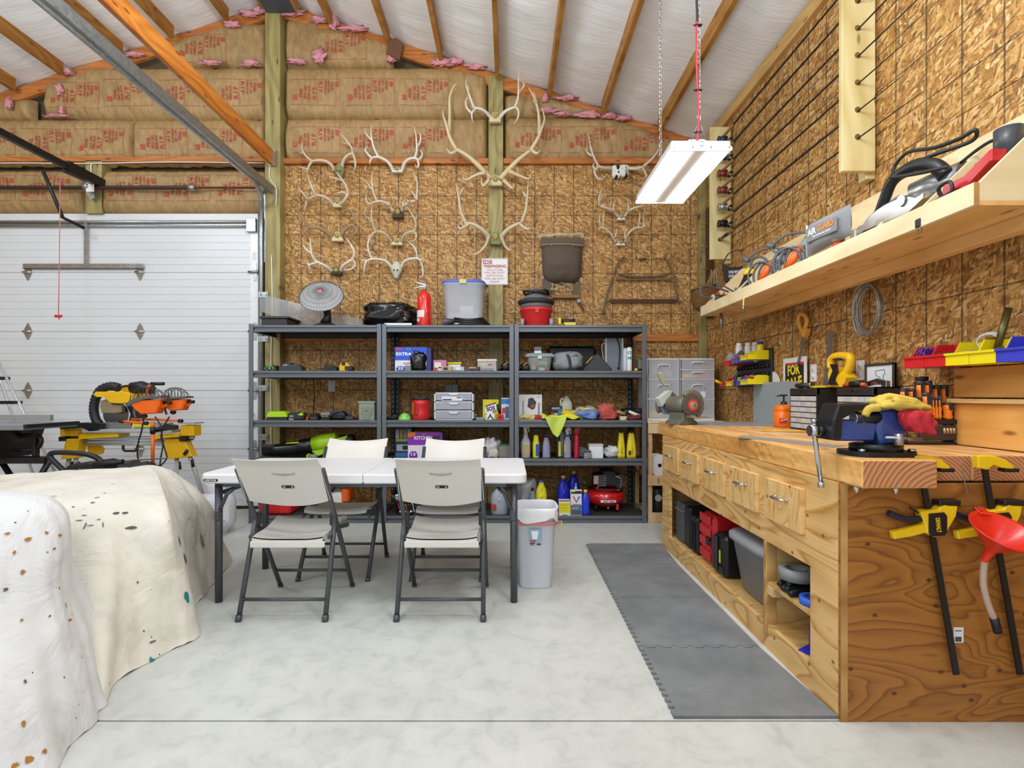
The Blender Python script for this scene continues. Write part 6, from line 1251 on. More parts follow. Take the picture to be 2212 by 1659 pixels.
o = MB().prism([(-w*.46, 0), (-w*.46, h*.14), (-w*.40, h*.26), (-w*.25, h*.26), (-w*.2, h*.14), (-w*.2, 0)], -.0015, 0).build('badge', M('#7a2aa0', .4), t); text('13', w*.14, h*.12, PRINT_WHITE, o, (-w*.33, -.0018, h*.15), bold=.03)
MB().prism([(w*.02, h*.62), (w*.3, h*.86), (w*.5, h*.88), (w*.5, h*.58)], -.0015, 0).build('torn_opening', M('#4a3038', .7), t)
coffee(998, 1, 5.05, .115, 'short red can with black lid behind the far right folding chair', 1)
t = T('laundry_bag', 'crumpled white cloth bag on the low shelf beside the grey block', 'bag', at(1061, 1, 5.0)); mb = MB(); blob(mb, (0, .10, 0), .08, .10, .085, 31, .5, 28, 16, .4, 2.2, .25); mb.build('cloth', M('#d6d4d8', .85, var=.1), t); mb = MB(); blob(mb, (.02, .0, 0), .05, .03, .04, 33, .4, 18, 10); mb.build('roll', M('#c9c6ba', .85, var=.2), t)
o = MB().box(-.055, .055, 0, .19, 0, .11, .006).build('concrete_block', M('#8e8a7e', .85, var=.2, sc=40), None, at(1090, 1, 5.0)); tag(o, 'grey concrete block at the end of the low shelf', 'block')
o = MB().box(-.05, .055, 0, .10, 0, .014, .004).build('green_pad', M('#4f8a70', .6), None, (wx(1090, 5.0), 5.02, SHZ[1]+.105)); tag(o, 'thin green pad lying on the grey concrete block', 'pad')
def spray(px, lab, body, head, prof, liquid=None, label=None, band=None, d_=4.96, al=None, group='spray bottles on the low shelf', sy=.7):
    t = T('spray_bottle', lab, 'bottle', at(px, 1, d_), 0, group); k = d_/FP
    pr = [(r_*k, z*k) for (r_, z) in prof]; top = pr[-1][1]
    MB().lathe(pr, 18, (0, .05, 0), 1, sy).build('bottle', body, t)
    if liquid: MB().lathe([(max(r_-.004, .002), z) for (r_, z) in [(p[0]*k, max(p[1]*k, .004)) for p in prof if p[1] < 36]], 16, (0, .05, 0), 1, sy).build('liquid', liquid, t)
    if head:
        MB().cyl((0, .05, top-.01), (0, .05, top+.012), .016, n=10).prism([(-.02, top+.012), (-.02, top+.05), (.012, top+.062), (.034, top+.05), (.034, top+.036), (.01, top+.032), (.014, top+.012)], .036, .064).build('trigger_head', head, t)
        MB().tube(crv([(.022, .05, top+.036), (.032, .05, top+.02), (.026, .05, top)], 3), .005, 5).build('trigger', head, t)
    if label: MB().box(label[0]*k, label[1]*k, .05-prof[1][0]*k*sy-.001, .05-prof[1][0]*k*sy*.5, label[2]*k, label[3]*k, .001).build('label', label[4], t)
    if band: MB().cyl((0, .05, top-.025), (0, .05, top-.005), .017, n=12).build('collar', band, t)
    return t
STD = [(9.5, 0), (10, 2), (10, 34), (8.5, 39), (5, 46), (4.5, 56)]
spray(1136, 'clear spray bottle half full of pale yellow liquid, leftmost of the spray bottles', CLR, WHITE, STD, M('#d6dc9a', .25, al=.8), (-7, 8, 5, 30, M('#d8c28a', .4, al=.6)))
spray(1158.5, 'yellow spray bottle with black trigger and blue label', M('#e6e22a', .35), BLACK, [(7, 0), (7.5, 2), (7.5, 30), (6, 38), (5, 50)], None, (-1, 7, 4, 30, M('#2f56b0', .4)))
spray(1181, 'clear violet tinted bottle with black cap on the low shelf', M('#c3c3e6', .15, al=.55), None, [(8.5, 0), (9, 2), (8, 28), (7, 34), (4, 46), (3.5, 50)], M('#8f8fd0', .25, al=.6), None, BLACK)
spray(1206, 'narrow black bottle with a yellow label between two clear ones', M('#17181a', .3), BLACK, [(5, 0), (5.5, 2), (5.5, 36), (4, 44), (4, 52)], None, (1, 6, 3, 36, M('#d4d43a', .4)))
spray(1216, 'grey translucent bottle with green cap standing behind the others', M('#b9bfc2', .3, al=.8), None, [(6, 0), (6, 2), (6, 45), (4.5, 56), (4, 60)], None, None, M('#2c5a44', .4), 5.08)
spray(1227, 'clear violet spray bottle with a white trigger and blue collar', M('#c6c6e4', .15, al=.55), WHITE, [(8, 0), (8.5, 2), (7.5, 26), (8, 34), (5, 42), (4, 52)], M('#a8a8dc', .25, al=.5), (-8, -3, 12, 30, M('#c8c060', .4)), M('#2a3fd0', .4))
spray(1247, 'slim red spray bottle standing right of the violet ones', M('#d01f44', .3), M('#d01f44', .35), [(5.5, 0), (6, 2), (4.5, 30), (5, 40), (4, 52)])
t = T('grey_gloves', 'crumpled dark grey gloves beside the white carton', 'gloves', at(1266, 1, 4.94)); mb = MB(); blob(mb, (0, .05, 0), .06, .05, .045, 41, .6, 24, 14, .3, 2.6, .2); mb.build('glove_bundle', M('#4d5155', .8), t)
for i in range(3): MB().tube(crv([(-.02, .0, .01+.015*i), (.02, -.015, .012+.018*i), (.05, .0, .02+.015*i)], 4), .007, 6).build('cuff_fold', M('#a9acae', .8), t)
t, w, h, k = crt('white_carton', 'plain white carton with folded lid on the low shelf', 'box', 1273, 1303, 26, 1, .10, WHITE, 4.96); MB().box(-w/2-.002, w/2+.002, -.003, .102, h, h+.02, .003).build('lid', M('#c9cacc', .5), t)
mb = MB(); blob(mb, (0, .06, 0), .07, .06, .05, 44, .55, 26, 14, .3, 2.4, .2); o = mb.build('white_rag', M('#d5d8d6', .9, var=.1), None, at(1322, 1, 4.98)); tag(o, 'crumpled white rag beside the two yellow jugs', 'rag')
for (px, lab) in ((1344, 'tall yellow plastic bottle with black cap, left of the pair'), (1366, 'tall yellow plastic bottle with black cap, right of the pair, flared base')):
    t = T('yellow_bottle', lab, 'bottle', at(px, 1, 4.96), 0, 'pair of yellow bottles'); k = 4.96/FP; s = 8.5 if px < 1350 else 10.5
    MB().lathe([(s*k, 0), (s*k, 6*k), (s*k*.9, 25*k), (s*k*.62, 50*k), (5*k, 53*k), (5*k, 55*k)], 16, (0, .05, 0), 1, .8, sq=.4).build('bottle', M('#ecd82a', .35), t); MB().cyl((0, .05, 54*k), (0, .05, 60*k), .02, n=12).build('cap', DARK, t); MB().tube([(0, .05-s*k*.8-.002, .04), (0, .05-s*k*.55, .16)], .006, 6).build('rib', M('#d6c21e', .35), t)
    if px > 1350: MB().box(-.034, -.012, .005, .012, .03, .07, .002).build('label', M('#5a2a26', .5), t)
# ---- bottom shelf
t = T('fuel_can', 'red plastic fuel can on the bottom shelf behind the folding chair', 'fuel can', at(592, 0, 4.95)); MB().box(-.15, .15, 0, .22, 0, .145, .02).build('can', M('#e02626', .35), t); MB().box(-.05, .05, -.004, 0, .03, .10, .002).build('front_plate', M('#c81f22', .35), t)
MB().tube(crv([(-.10, .1, .145), (-.06, .1, .19), (.06, .1, .19), (.10, .1, .145)], 4), .016, 8).build('handle', M('#e02626', .35), t)
t = T('chain_saw', 'chainsaw with orange and white housing on the bottom shelf', 'chainsaw', at(722, 0, 5.05)); MB().box(-.06, .09, 0, .2, .06, .19, .02).build('housing', M('#e6e6de', .4), t); MB().box(.06, .14, -.01, .2, .09, .22, .02).build('rear_cover', M('#f0641e', .4), t); MB().tube(crv([(-.02, .0, .2), (.03, .0, .27), (.12, .02, .27)], 4), .014, 8).build('handle', BLACK, t)
MB().box(-.42, -.05, .04, .046, .08, .15, .002).build('guide_bar', ALU, t); MB().box(-.30, -.18, -.0, .06, .0, .05, .01).build('guard', BLACK, t); MB().box(-.19, -.17, -.01, .05, .01, .06, .004).build('clip', LIME, t)
t = T('head_lamp', 'chrome round vehicle lamp with wiring on the bottom shelf', 'lamp', at(862, 0, 4.96)); MB().lathe([(.03, .10), (.06, .15), (.065, .18), (.05, .20), (0, .205)], 18, (-.02, .05, 0)).build('bowl', CHROME, t); mb = MB(); blob(mb, (.07, .08, 0), .11, .08, .05, 51, .5, 22, 12); mb.build('frame_lump', BLACK, t)
for i, c in enumerate(('#c23a2c', '#d8d8d8', '#e07a22', '#222222', '#d8d8d8')): MB().tube(crv([(-.02+.01*i, .04, .12), (-.0+.03*i, .0, .07+.01*i), (.02+.03*i, .0, .03), (.06+.025*i, .02, .05)], 5), .004, 5).build('wire', M(c, .4), t)
for i in range(3): MB().cyl((.0+.05*i, -.01, .03), (.03+.05*i, -.01, .03), .017, n=10).build('connector', CHROME, t)
def jug(name, px, lv, d_, lab, cat, w, h, body, cap, extra=None):
    t = T(name, lab, cat, at(px, lv, d_)); r_ = w/2
    MB().lathe([(r_*.92, 0), (r_, .012), (r_, h*.58), (r_*.88, h*.72), (r_*.5, h*.86), (.02, h*.92), (.02, h*.95)], 24, (0, r_, 0), 1, .95, sq=.12).build('body', body, t)
    MB().cyl((0, r_, h*.93), (0, r_, h), .021, n=14).build('cap', cap, t)
    MB().tube(crv([(.0, r_*.72, h*.88), (.0, r_*.18, h*.80), (.0, .015, h*.62), (.0, -.003, h*.5)], 5), .012, 8).build('handle', body, t); return t
j = jug('water_jug', 1079, 0, 4.93, 'clear gallon water jug with blue cap on the bottom shelf', 'jug', .165, .265, M('#ccd8ea', .15, al=.6), M('#2448d0', .4)); MB().box(-.08, -.03, -.0, .03, .05, .10, .002).build('label', M('#b8402e', .5), j)
mb = MB(); blob(mb, (0, .08, 0), .10, .08, .15, 61, .3, 26, 16, .4, 2.2, .12); o = mb.build('plastic_sack', M('#b9b8be', .3, var=.1, al=.9), None, at(1140, 0, 5.1)); tag(o, 'grey translucent plastic sack behind the waste bin', 'sack')
t = T('oil_bottle', 'slim grey oil bottle with black cap behind the waste bin', 'bottle', at(1151, 0, 4.98)); MB().lathe([(.03, 0), (.032, .01), (.032, .17), (.014, .21), (.013, .22)], 14, (0, .04, 0)).build('bottle', M('#7e8894', .4), t); MB().cyl((0, .04, .215), (0, .04, .24), .015, n=10).build('cap', BLACK, t)
jug('washer_jug', 1170, 0, 4.98, 'yellow plastic jug with blue cap behind the waste bin', 'jug', .105, .315, M('#e8e02a', .35), M('#2a50c8', .4))
jug('coolant_jug', 1218, 0, 5.05, 'dark blue jug with yellow cap behind the yellow box', 'jug', .115, .345, M('#2430c0', .35), M('#e6d22a', .4))
jug('coolant_jug', 1241, 0, 5.16, 'dark blue jug with yellow cap behind the grey oil bottle', 'jug', .115, .375, M('#2430c0', .35), M('#e6d22a', .4))
t, w, h, k = crt('stain_box', 'yellow and white carton on the bottom shelf in front of the blue jugs', 'box', 1208, 1232, 34, 0, .08, M('#e7e8ea', .45), 4.90); panel(t, M('#e4d820', .45), -w*.48, w*.48, h*.22, h*.86); panel(t, M('#8a2430', .45), -w*.48, w*.48, h*.94, h)
for z in (.36, .48, .56, .68, .76): panel(t, M('#7a7420', .5), -w*.4, w*.3, h*z, h*z+.002, -.0012)
panel(t, PRINT_BLACK, -w*.25, w*.25, h*.05, h*.09)
t = T('gear_oil_bottle', 'grey and white motor oil pouch with red and blue V on the bottom shelf', 'bottle', at(1245, 0, 4.905)); k = 4.905/FP; w = 25*k; h = 56*k
MB().prism([(-w/2, 0), (-w/2+.002, h*.7), (-w/2, h), (w/2, h), (w/2-.002, h*.7), (w/2, 0)], 0, .055, inset=.008).build('pouch', M('#e3e4e8', .3), t); MB().cyl((0, .03, h), (0, .03, h+.03), .015, .008, 10).cyl((0, .03, h+.03), (0, .03, h+.062), .006, .004, 8).build('spout', M('#b9bcc0', .4), t)
panel(t, M('#54575c', .4), -w*.46, w*.46, .012, h*.42, -.001); panel(t, M('#22252c', .4), -w*.46, w*.46, h*.86, h*.97, -.001); panel(t, LIME, -w*.46, -w*.1, h*.93, h*.99, -.0012); panel(t, M('#2f7ac8', .4), w*.1, w*.46, h*.22, h*.36, -.0016)
MB().prism([(-w*.32, h*.76), (-w*.2, h*.76), (0, h*.56), (0, h*.50)], -.0015, 0).build('emblem_half', M('#c8242c', .4), t); MB().prism([(w*.32, h*.76), (w*.2, h*.76), (0, h*.56), (0, h*.50)], -.0015, 0).build('emblem_half', M('#2446b0', .4), t)
text('Valvoline', w*.7, h*.05, M('#1c2a6a', .5), t, (0, -.0012, h*.455), bold=.02); text('SYNTHETIC', w*.6, h*.03, PRINT_WHITE, t, (-w*.05, -.0013, h*.35)); text('75W-90', w*.5, h*.05, PRINT_WHITE, t, (-w*.15, -.0018, h*.28))
t = T('coolant_bottle', 'small bright blue bottle with yellow cap beside the compressor', 'bottle', at(1266, 0, 4.91)); MB().lathe([(.034, 0), (.037, .008), (.037, .15), (.028, .19), (.015, .205), (.015, .215)], 18, (0, .04, 0), 1, .8, sq=.2).build('bottle', M('#2a3fd8', .3), t); MB().cyl((0, .04, .21), (0, .04, .235), .017, n=12).build('cap', M('#e6d22a', .4), t)
ac = T('air_compressor', 'red pancake air compressor with black motor on the bottom shelf', 'air compressor', at(1315, 0, 4.99)); 
MB().lathe([(.04, .035), (.12, .05), (.175, .085), (.195, .125), (.192, .16), (.165, .195), (.10, .215), (.0, .222)], 34, (0, .2, 0)).build('tank', M('#cf1f22', .2, coat=.6), ac)
for x in (-.10, .10): MB().cyl((x, .12, 0), (x, .12, .06), .016, n=10).build('foot', BLACK, ac)
MB().box(.075, .10, .02, .045, .03, .085, .004).build('drain_lever', RED, ac); MB().cyl((.0, .03, .035), (.0, .03, .06), .008, n=8).build('drain_cock', CHROME, ac)
MB().box(-.115, .035, .10, .28, .235, .36, .012).build('motor', BLACK, ac); MB().prism([(-.05, .25), (-.04, .38), (-.02, .40), (.07, .40), (.11, .36), (.115, .27), (.09, .24)], .08, .3, inset=.015).build('shroud', M('#24262a', .4), ac)
for i in range(7): MB().box(-.09, -.01, .075, .1, .25+.016*i, .256+.016*i).box(.09, .15, .09, .28, .25+.016*i, .256+.016*i).build('fin', M('#8d9094', .4, .4), ac)
MB().box(-.13, -.085, .072, .078, .27, .35).build('label', M('#c9a9a2', .5), ac); MB().tube(crv([(.075, .07, .345), (.12, .06, .33), (.13, .06, .28), (.12, .06, .23)], 5), .008, 6).build('pipe', STEEL, ac)
MB().tube([(-.0+.165*math.cos(q), .2+.165*math.sin(q)-.01, .215+.012*math.sin(q*2)) for q in [2*math.pi*i/28 for i in range(28)]], .008, 6, True).build('hose', BCORD, ac); MB().tube(crv([(-.09, .05, .21), (-.105, .04, .235), (-.09, .04, .25)], 3), .007, 6).build('switch_lever', RED, ac)
MB().grid(lambda u, v: (.194*math.sin(R(-22+44*u)), .2-.194*math.cos(R(-22+44*u))-.003, .105+.022*v), 8, 2).build('name_plate', WHITE, ac); MB().box(-.05, -.008, .0, .0015, .113, .119).box(.004, .05, .0, .0015, .113, .119).build('plate_print', PRINT_BLACK, ac)
mb = MB(); mb.grid(lambda u, v: ((.165-.0*v)*math.sin(R(35+16*u)), .2-(.165-.04*v)*math.cos(R(35+16*u))-.003, .197+.013*v), 4, 2).build('sticker', M('#d8b8b2', .5), ac)
# ================================================================ CORNER STAND AND DRAWER TOWERS
ZT = .9640
cs = T('corner_stand', 'rough pine shelf stand between the rack and the workbench', 'shelf stand', (1.285, 4.88, 0)); PB = lumber('#c9a070', '#e6c79c', 'zx', freq=12, name='stud_pine')
for x in (0, .66):
    for y in (0, .5): MB().box(x, x+.038, y+.02, y+.058, 0, .92, .002).build('post', PB, cs)
for z in (0, .345, .825):
    MB().box(-.005, .70, 0, .02, z, z+.095, .002).build('front_rail', PB, cs); MB().box(0, .70, .02, .55, z+.06, z+.08).build('deck', PINE, cs)
MB().box(-.01, .705, -.005, .56, .92, .938, .002).build('top_board', lumber('#d8c09a', '#ecdcc0', 'xy', name='stand_top'), cs)
t = T('cable_reel', 'white plastic reel on the middle shelf of the corner stand', 'reel', (1.40, 4.93, .425)); MB().cyl((0, 0, .10), (0, .02, .10), .10, n=26).cyl((0, .02, .10), (0, .12, .10), .06, n=20).cyl((0, .12, .10), (0, .14, .10), .10, n=26).build('spool', WHITE, t); MB().cyl((0, -.002, .10), (0, .003, .10), .018, n=12).build('hub_hole', BLACK, t)
t = T('paint_can', 'black canister with round silver badge at the bottom of the corner stand', 'canister', (1.41, 4.94, .080)); MB().lathe([(.085, 0), (.09, .01), (.09, .20), (.075, .235), (.05, .24)], 22, (0, .09, 0)).build('can', BLACK, t); MB().cyl((-.02, -.003, .14), (-.02, .004, .14), .032, n=18).build('badge', M('#c9c9c6', .3, .4), t); MB().box(.03, .06, -.001, .004, .02, .05).build('label', WHITE, t)
def tower(px0, px1, rows, lab, items):
    d_ = 4.95; k = d_/FP; w = (px1-px0)*k; h = 135*k; t = T('drawer_tower', lab, 'drawer tower', (wx((px0+px1)/2, d_), d_, .939), 0, 'clear drawer towers'); D_ = .36
    MB().box(-w/2, w/2, 0, D_, h-.014, h, .004).build('top', WHITE, t); MB().box(-w/2, w/2, 0, D_, 0, .014, .003).build('base', WHITE, t)
    for s in (-1, 1): MB().box(s*w/2-.006 if s > 0 else s*w/2, s*w/2 if s > 0 else s*w/2+.006, .01, D_, .014, h-.014).build('side_panel', M('#f0f0f4', .35, al=.6), t)
    MB().box(-w/2, w/2, D_-.006, D_, .014, h-.014).build('back', WHITE, t); z = .014
    for i, r_ in enumerate(rows):
        hh = (h-.028)*r_; MB().box(-w/2, w/2, 0, D_, z, z+.008).build('rail', WHITE, t)
        o = MB().box(-w/2+.009, w/2-.009, -.006, -.003, z+.010, z+hh-.002, .001).box(-w/2+.009, w/2-.009, 0, D_-.02, z+.010, z+.013).build('drawer', M('#f2f3f8', .25, al=.3), t)
        MB().tube(crv([(-.055, -.008, z+hh*.55), (-.05, -.02, z+hh*.72), (0, -.022, z+hh*.76), (.05, -.02, z+hh*.72), (.055, -.008, z+hh*.55)], 4), .006, 6).build('pull', M('#e8e9ee', .35), o)
        for (x, ww, h2, c) in items[i]: MB().box(x-ww/2, x+ww/2, .03, .16, z+.016, z+.016+h2, .006).build('contents', M(c, .5), o)
        z += hh
    return t, w, h
t, w, h = tower(1399, 1468, (.333, .333, .334), 'white drawer tower with three deep drawers, next to the rack upright', [[(-.06, .13, .05, '#d8a83a'), (.07, .09, .03, '#6a6c70')], [(.02, .12, .05, '#c8ccd2'), (-.08, .08, .03, '#8a8578')], [(-.03, .18, .03, '#d8bd8e'), (.05, .08, .09, '#93a0a6'), (-.08, .05, .10, '#8ea58e')]])
o = panel(t, WHITE, -w*.22, w*.14, h*.27*1.0, h*.38, -.009, 'sticker'); MB().box(-w*.18, w*.0, -.0098, -.009, h*.29, h*.32).build('sticker_print', M('#c45a40', .5), o)
t, w, h = tower(1470, 1544, (.333, .333, .167, .167), 'white drawer tower with two shallow upper drawers, in the corner', [[(.06, .12, .03, '#9a9488')], [(-.06, .10, .04, '#5c5f66'), (.09, .05, .08, '#5f8ac0')], [(-.06, .13, .04, '#e8a83a'), (.08, .10, .045, '#f0408c')], [(-.05, .09, .03, '#4a5a78'), (.05, .14, .02, '#b08a6a')]])
o = panel(t, WHITE, w*.08, w*.22, h*.37, h*.47, -.009, 'sticker'); MB().box(w*.09, w*.12, -.0098, -.009, h*.38, h*.41).build('sticker_print', M('#2c3c7c', .5), o)
# ================================================================ LOUVRE PANEL AND BINS ON THE RIGHT WALL
t = T('louvre_panel', 'black louvred steel panel holding coloured bins on the right wall', 'wall panel', (XR, 4.06, 1.245)); MB().box(-.02, -.001, 0, .62, 0, .30, .003).build('plate', DARK, t)
for r_ in (.10, .165):
    for i in range(10): MB().lathe([(.018, 0), (.018, .012), (.01, .02)], 8, (0, 0, 0), M=rotm(0, -90, 0, (-.02, .05+.058*i, r_))).build('louvre', BLACK, t)
def bin_(lab, y, z, col, X=2.008, dep=.17, wd=.115, ht=.075, grp='plastic bins on the louvred panel', name='parts_bin'):
    t = T(name, lab, 'bin', (X, y, z), 0, grp); m_ = M(col, .4); th = .003
    MB().box(-dep, 0, 0, wd, 0, th).build('floor_plate', m_, t)
    for yy in (0, wd-th): MB().prism([(-dep, 0), (0, 0), (0, ht), (-dep*.55, ht), (-dep*.72, ht*.55), (-dep, ht*.5)], yy, yy+th).build('side', m_, t)
    MB().box(-th, 0, th, wd-th, 0, ht).build('back', m_, t); MB().box(-dep-.001, -dep+th, 0, wd, 0, ht*.5).box(-dep-.008, -dep, -.002, wd+.002, ht*.42, ht*.52, .001).build('front_lip', m_, t)
    return t
for (y, z, c, lab) in ((4.10, 1.455, '#f2e018', 'yellow parts bin nearest the viewer in the upper row of the louvred panel'), (4.26, 1.44, '#5a62d8', 'blue parts bin holding bottles in the upper louvred row'), (4.42, 1.43, '#d8242c', 'red parts bin with a plastic bag in the upper louvred row'),
        (4.10, 1.262, '#f2e018', 'yellow parts bin nearest the viewer in the lower row of the louvred panel'), (4.24, 1.258, '#5a62d8', 'blue parts bin in the lower louvred row'), (4.38, 1.256, '#f2e018', 'yellow parts bin between blue and red in the lower louvred row'), (4.50, 1.255, '#d8242c', 'red parts bin farthest along the lower louvred row')): bin_(lab, y, z, c)
for i, (y, x, c, cp, lab) in enumerate(((4.36, 1.89, '#e4e6ea', '#f4f4f4', 'white bottle with a clip in front, leftmost of the three in the blue bin'), (4.33, 1.95, '#dcdcda', '#f0f0f0', 'white bottle in the middle of three in the blue bin'), (4.28, 1.985, '#d2d2ce', '#e8e8e6', 'white bottle rightmost of three in the blue bin'), (4.16, 1.97, '#eed21e', '#3a3a8c', 'yellow bottle with violet cap in the upper yellow bin'))):
    t = T('small_bottle', lab, 'bottle', (x, y, 1.446 if i < 3 else 1.461)); hh = .13 if i < 3 else .11; MB().lathe([(.026, 0), (.027, .005), (.027, hh), (.02, hh+.01)], 14).build('body', M(c, .4), t); MB().lathe([(.022, hh+.005), (.022, hh+.03), (0, hh+.031)], 12).build('cap', M(cp, .4), t)
t = T('hex_key_set', 'grey folding hex key set with red stripe in the blue bin', 'tool', (1.86, 4.30, 1.446)); MB().prism([(-.03, 0), (-.025, .06), (.02, .10), (.035, .09), (.03, .0)], -.015, .015, inset=.004).build('body', M('#5d6064', .5), t); MB().box(-.02, .03, -.017, -.014, .045, .06).build('stripe', M('#c25a5a', .5), t)
mb = MB(); blob(mb, (0, 0, 0), .07, .05, .05, 71, .4, 20, 12, .3, 2.4, .2); o = mb.build('bag_of_parts', M('#b8aca6', .2, al=.75), None, (1.905, 4.48, 1.438)); tag(o, 'clear plastic bag of parts sticking out of the upper red bin', 'bag')
o = MB().cyl((0, 0, 0), (-.06, 0, .03), .012, n=10).build('chisel', M('#f0a81e', .4), None, (1.83, 4.55, 1.275)); tag(o, 'orange handle poking out of the lower red bin', 'tool')
t = T('bin_tools', 'bundle of black and violet tools in the lower blue bin', 'tool', (1.89, 4.30, 1.265)); MB().tube(crv([(-.05, 0, 0), (-.055, 0, .06), (-.03, 0, .09), (.0, 0, .085)], 4), .014, 8).build('pipe', DARK, t); MB().tube([(-.02, -.02, .03), (.08, -.04, .09)], .008, 6).build('driver', M('#6a5aa8', .4), t)
o = MB().tube([(-.05, 0, .02), (.05, 0, .0)], .008, 6).build('red_marker', M('#b03030', .4), None, (1.90, 4.16, 1.31)); tag(o, 'red handled tool lying across the lower yellow bin', 'tool')
# ================================================================ SHEET METAL, BOTTLE, ORGANISERS
SHEET = M('#a7b1b5', .42, .25, var=.12, sc=6)
o = MB().box(-.003, 0, 0, .66, 0, .315).build('metal_backsheet', SHEET, None, (1.965, 3.60, ZT)); tag(o, 'grey galvanised sheet standing upright against the right wall', 'metal sheet')
o = MB().box(0, .58, 0, .5, 0, .0015).build('metal_bench_sheet', SHEET, None, (1.37, 3.77, ZT)); tag(o, 'grey galvanised sheet lying flat at the far end of the worktop', 'metal sheet')
o = MB().cyl((-.004, 0, 0), (.0, 0, 0), .12, n=26).build('white_disc', WHITE, None, (2.02, 4.06, 1.24)); tag(o, 'white round disc behind the upright metal sheet', 'disc')
t = T('pump_bottle', 'orange hand cleaner pump bottle on the worktop', 'bottle', (1.875, 3.62, ZT)); OR2 = M('#f57a1c', .35); MB().lathe([(.055, 0), (.06, .008), (.06, .10), (.052, .108), (.06, .118), (.055, .14), (.02, .155)], 22, sq=.3).build('body', OR2, t)
MB().cyl((0, 0, .15), (0, 0, .175), .02, n=12).build('collar', DARK, t); MB().cyl((0, 0, .175), (0, 0, .215), .006, n=8).prism([(-.06, .208), (-.02, .222), (.02, .222), (.02, .212)], -.01, .01).build('pump', DARK, t)
for x in (-.036, .03): o = MB().box(x-.024, x+.024, -.0615, -.056, .03, .062).build('label', M('#d2392a', .5), t); 
text('FAST ORANGE', .05, .012, PRINT_WHITE, t, (-.03, -.062, .052), roll=12, bold=.03); text('FAST', .045, .014, PRINT_WHITE, t, (.03, -.062, .045), roll=12, bold=.03)
def organiser(y0, lab, rows=6):
    t = T('drawer_organiser', lab, 'organiser', (1.84, y0, ZT), 0, 'small parts organisers on the worktop'); L_, D_, H_ = .30, .135, .262; BR = M('#2b2723', .4)
    MB().box(0, D_, 0, L_, 0, .006).box(0, D_, 0, L_, H_-.006, H_).box(0, D_, 0, .006, 0, H_).box(0, D_, L_-.006, L_, 0, H_).box(D_-.006, D_, 0, L_, 0, H_).box(-.003, .02, 0, L_, H_-.042, H_-.004, .003).build('cabinet', BR, t)
    for r_ in range(rows):
        z0 = .010+r_*.0345
        MB().box(-.002, D_-.01, .006, L_-.006, z0-.004, z0-.001).build('shelf', BR, t)
        for c in range(5):
            y_ = .010+c*.0568; MB().box(-.004, .10, y_, y_+.053, z0, z0+.029, .002).build('drawer', M(['#c6c9cf', '#cdd0d4', '#bfc3c9', '#d4d3c4'][(r_*5+c*3) % 4], .3, al=.85), t)
    MB().tube(crv([(-.003, L_/2-.03, H_-.022), (-.008, L_/2, H_-.01), (-.003, L_/2+.03, H_-.022)], 4), .006, 6).build('grip', BLACK, t); return t
organiser(3.17, 'brown parts organiser with rows of tiny clear drawers, beside the orange bottle'); organiser(2.675, 'brown parts organiser with tiny clear drawers, behind the vise')
ZO = ZT+.262
t = T('head_torch', 'chrome and black torch lying on the farther parts organiser', 'torch', (1.88, 3.35, ZO)); MB().cyl((-.02, .08, .018), (.0, -.04, .018), .014, .018, 12).build('barrel', DARK, t); MB().cyl((0, -.04, .018), (.003, -.06, .018), .02, n=12).build('head', CHROME, t)
o = MB().box(-.012, .012, -.10, .08, 0, .014, .003).build('torpedo_level', M('#e6c62a', .4), None, (1.90, 3.28, ZO)); tag(o, 'small yellow level on the farther parts organiser', 'level'); MB().cyl((-.014, -.03, .008), (.014, -.03, .008), .005, n=8).build('vial', LIME, o)
t = T('utility_knife', 'orange and black utility knife on the nearer parts organiser', 'knife', (1.87, 2.86, ZO)); MB().tube([(0, .10, .012), (.0, .02, .018), (.0, -.08, .012)], [.010, .016, .010], 8).build('handle', M('#e0581e', .4), t); MB().tube([(0, .04, .018), (0, -.05, .018)], .0165, 8).build('grip', BLACK, t)
t = T('staple_gun', 'chrome staple gun on the nearer parts organiser', 'staple gun', (1.91, 2.76, ZO)); MB().prism([(.10, 0), (.10, .02), (-.02, .045), (-.09, .03), (-.09, .0), (-.05, .012), (.03, .01)], -.012, .012, 'x', inset=.003).build('body', CHROME, t)
# ---- cards and pictures leaning on the right wall
t = T('sale_card', 'for sale card with red and yellow lettering against the right wall', 'sign', (1.995, 3.56, 1.155)); MB().box(0, .006, 0, .30, 0, .29).build('card', WHITE, t); o = MB().box(-.001, 0, .03, .27, .03, .255).build('print_field', M('#211a16', .5), t)
text('FOR', .16, .075, M('#e8d83a', .5), o, (-.0015, .155, .205), face='x', roll=4, bold=.04); text('SALE', .21, .085, M('#f0d020', .5), o, (-.0015, .15, .11), face='x', roll=8, bold=.05)
MB().box(-.0012, -.0002, .03, .27, .238, .255).build('red_band', M('#c8352a', .5), o); MB().box(-.0012, -.0002, .03, .27, .03, .05).build('red_band', M('#d8482a', .5), o)
t = T('gun_picture', 'framed drawing of a pistol leaning on the right wall', 'picture', (1.99, 2.735, 1.205)); MB().box(0, .008, 0, .225, 0, .15).build('print_sheet', M('#e6ebf0', .5), t)
for b_ in ((-.008, .012, 0, .225, .138, .15), (-.008, .012, 0, .225, 0, .012), (-.008, .012, 0, .012, 0, .15), (-.008, .012, .213, .225, 0, .15)): MB().box(*b_, .002).build('frame_bar', M('#3a352e', .5), t)
MB().tube([(-.001, .145, .11), (-.001, .075, .115), (-.001, .072, .09), (-.001, .085, .085), (-.001, .08, .045), (-.001, .105, .04), (-.001, .11, .075), (-.001, .14, .085)], .0015, 4, True).build('pistol_outline', M('#3a3f44', .5), t); MB().box(-.0012, -.0002, .05, .10, .02, .031).build('caption', M('#5b6066', .5), t)
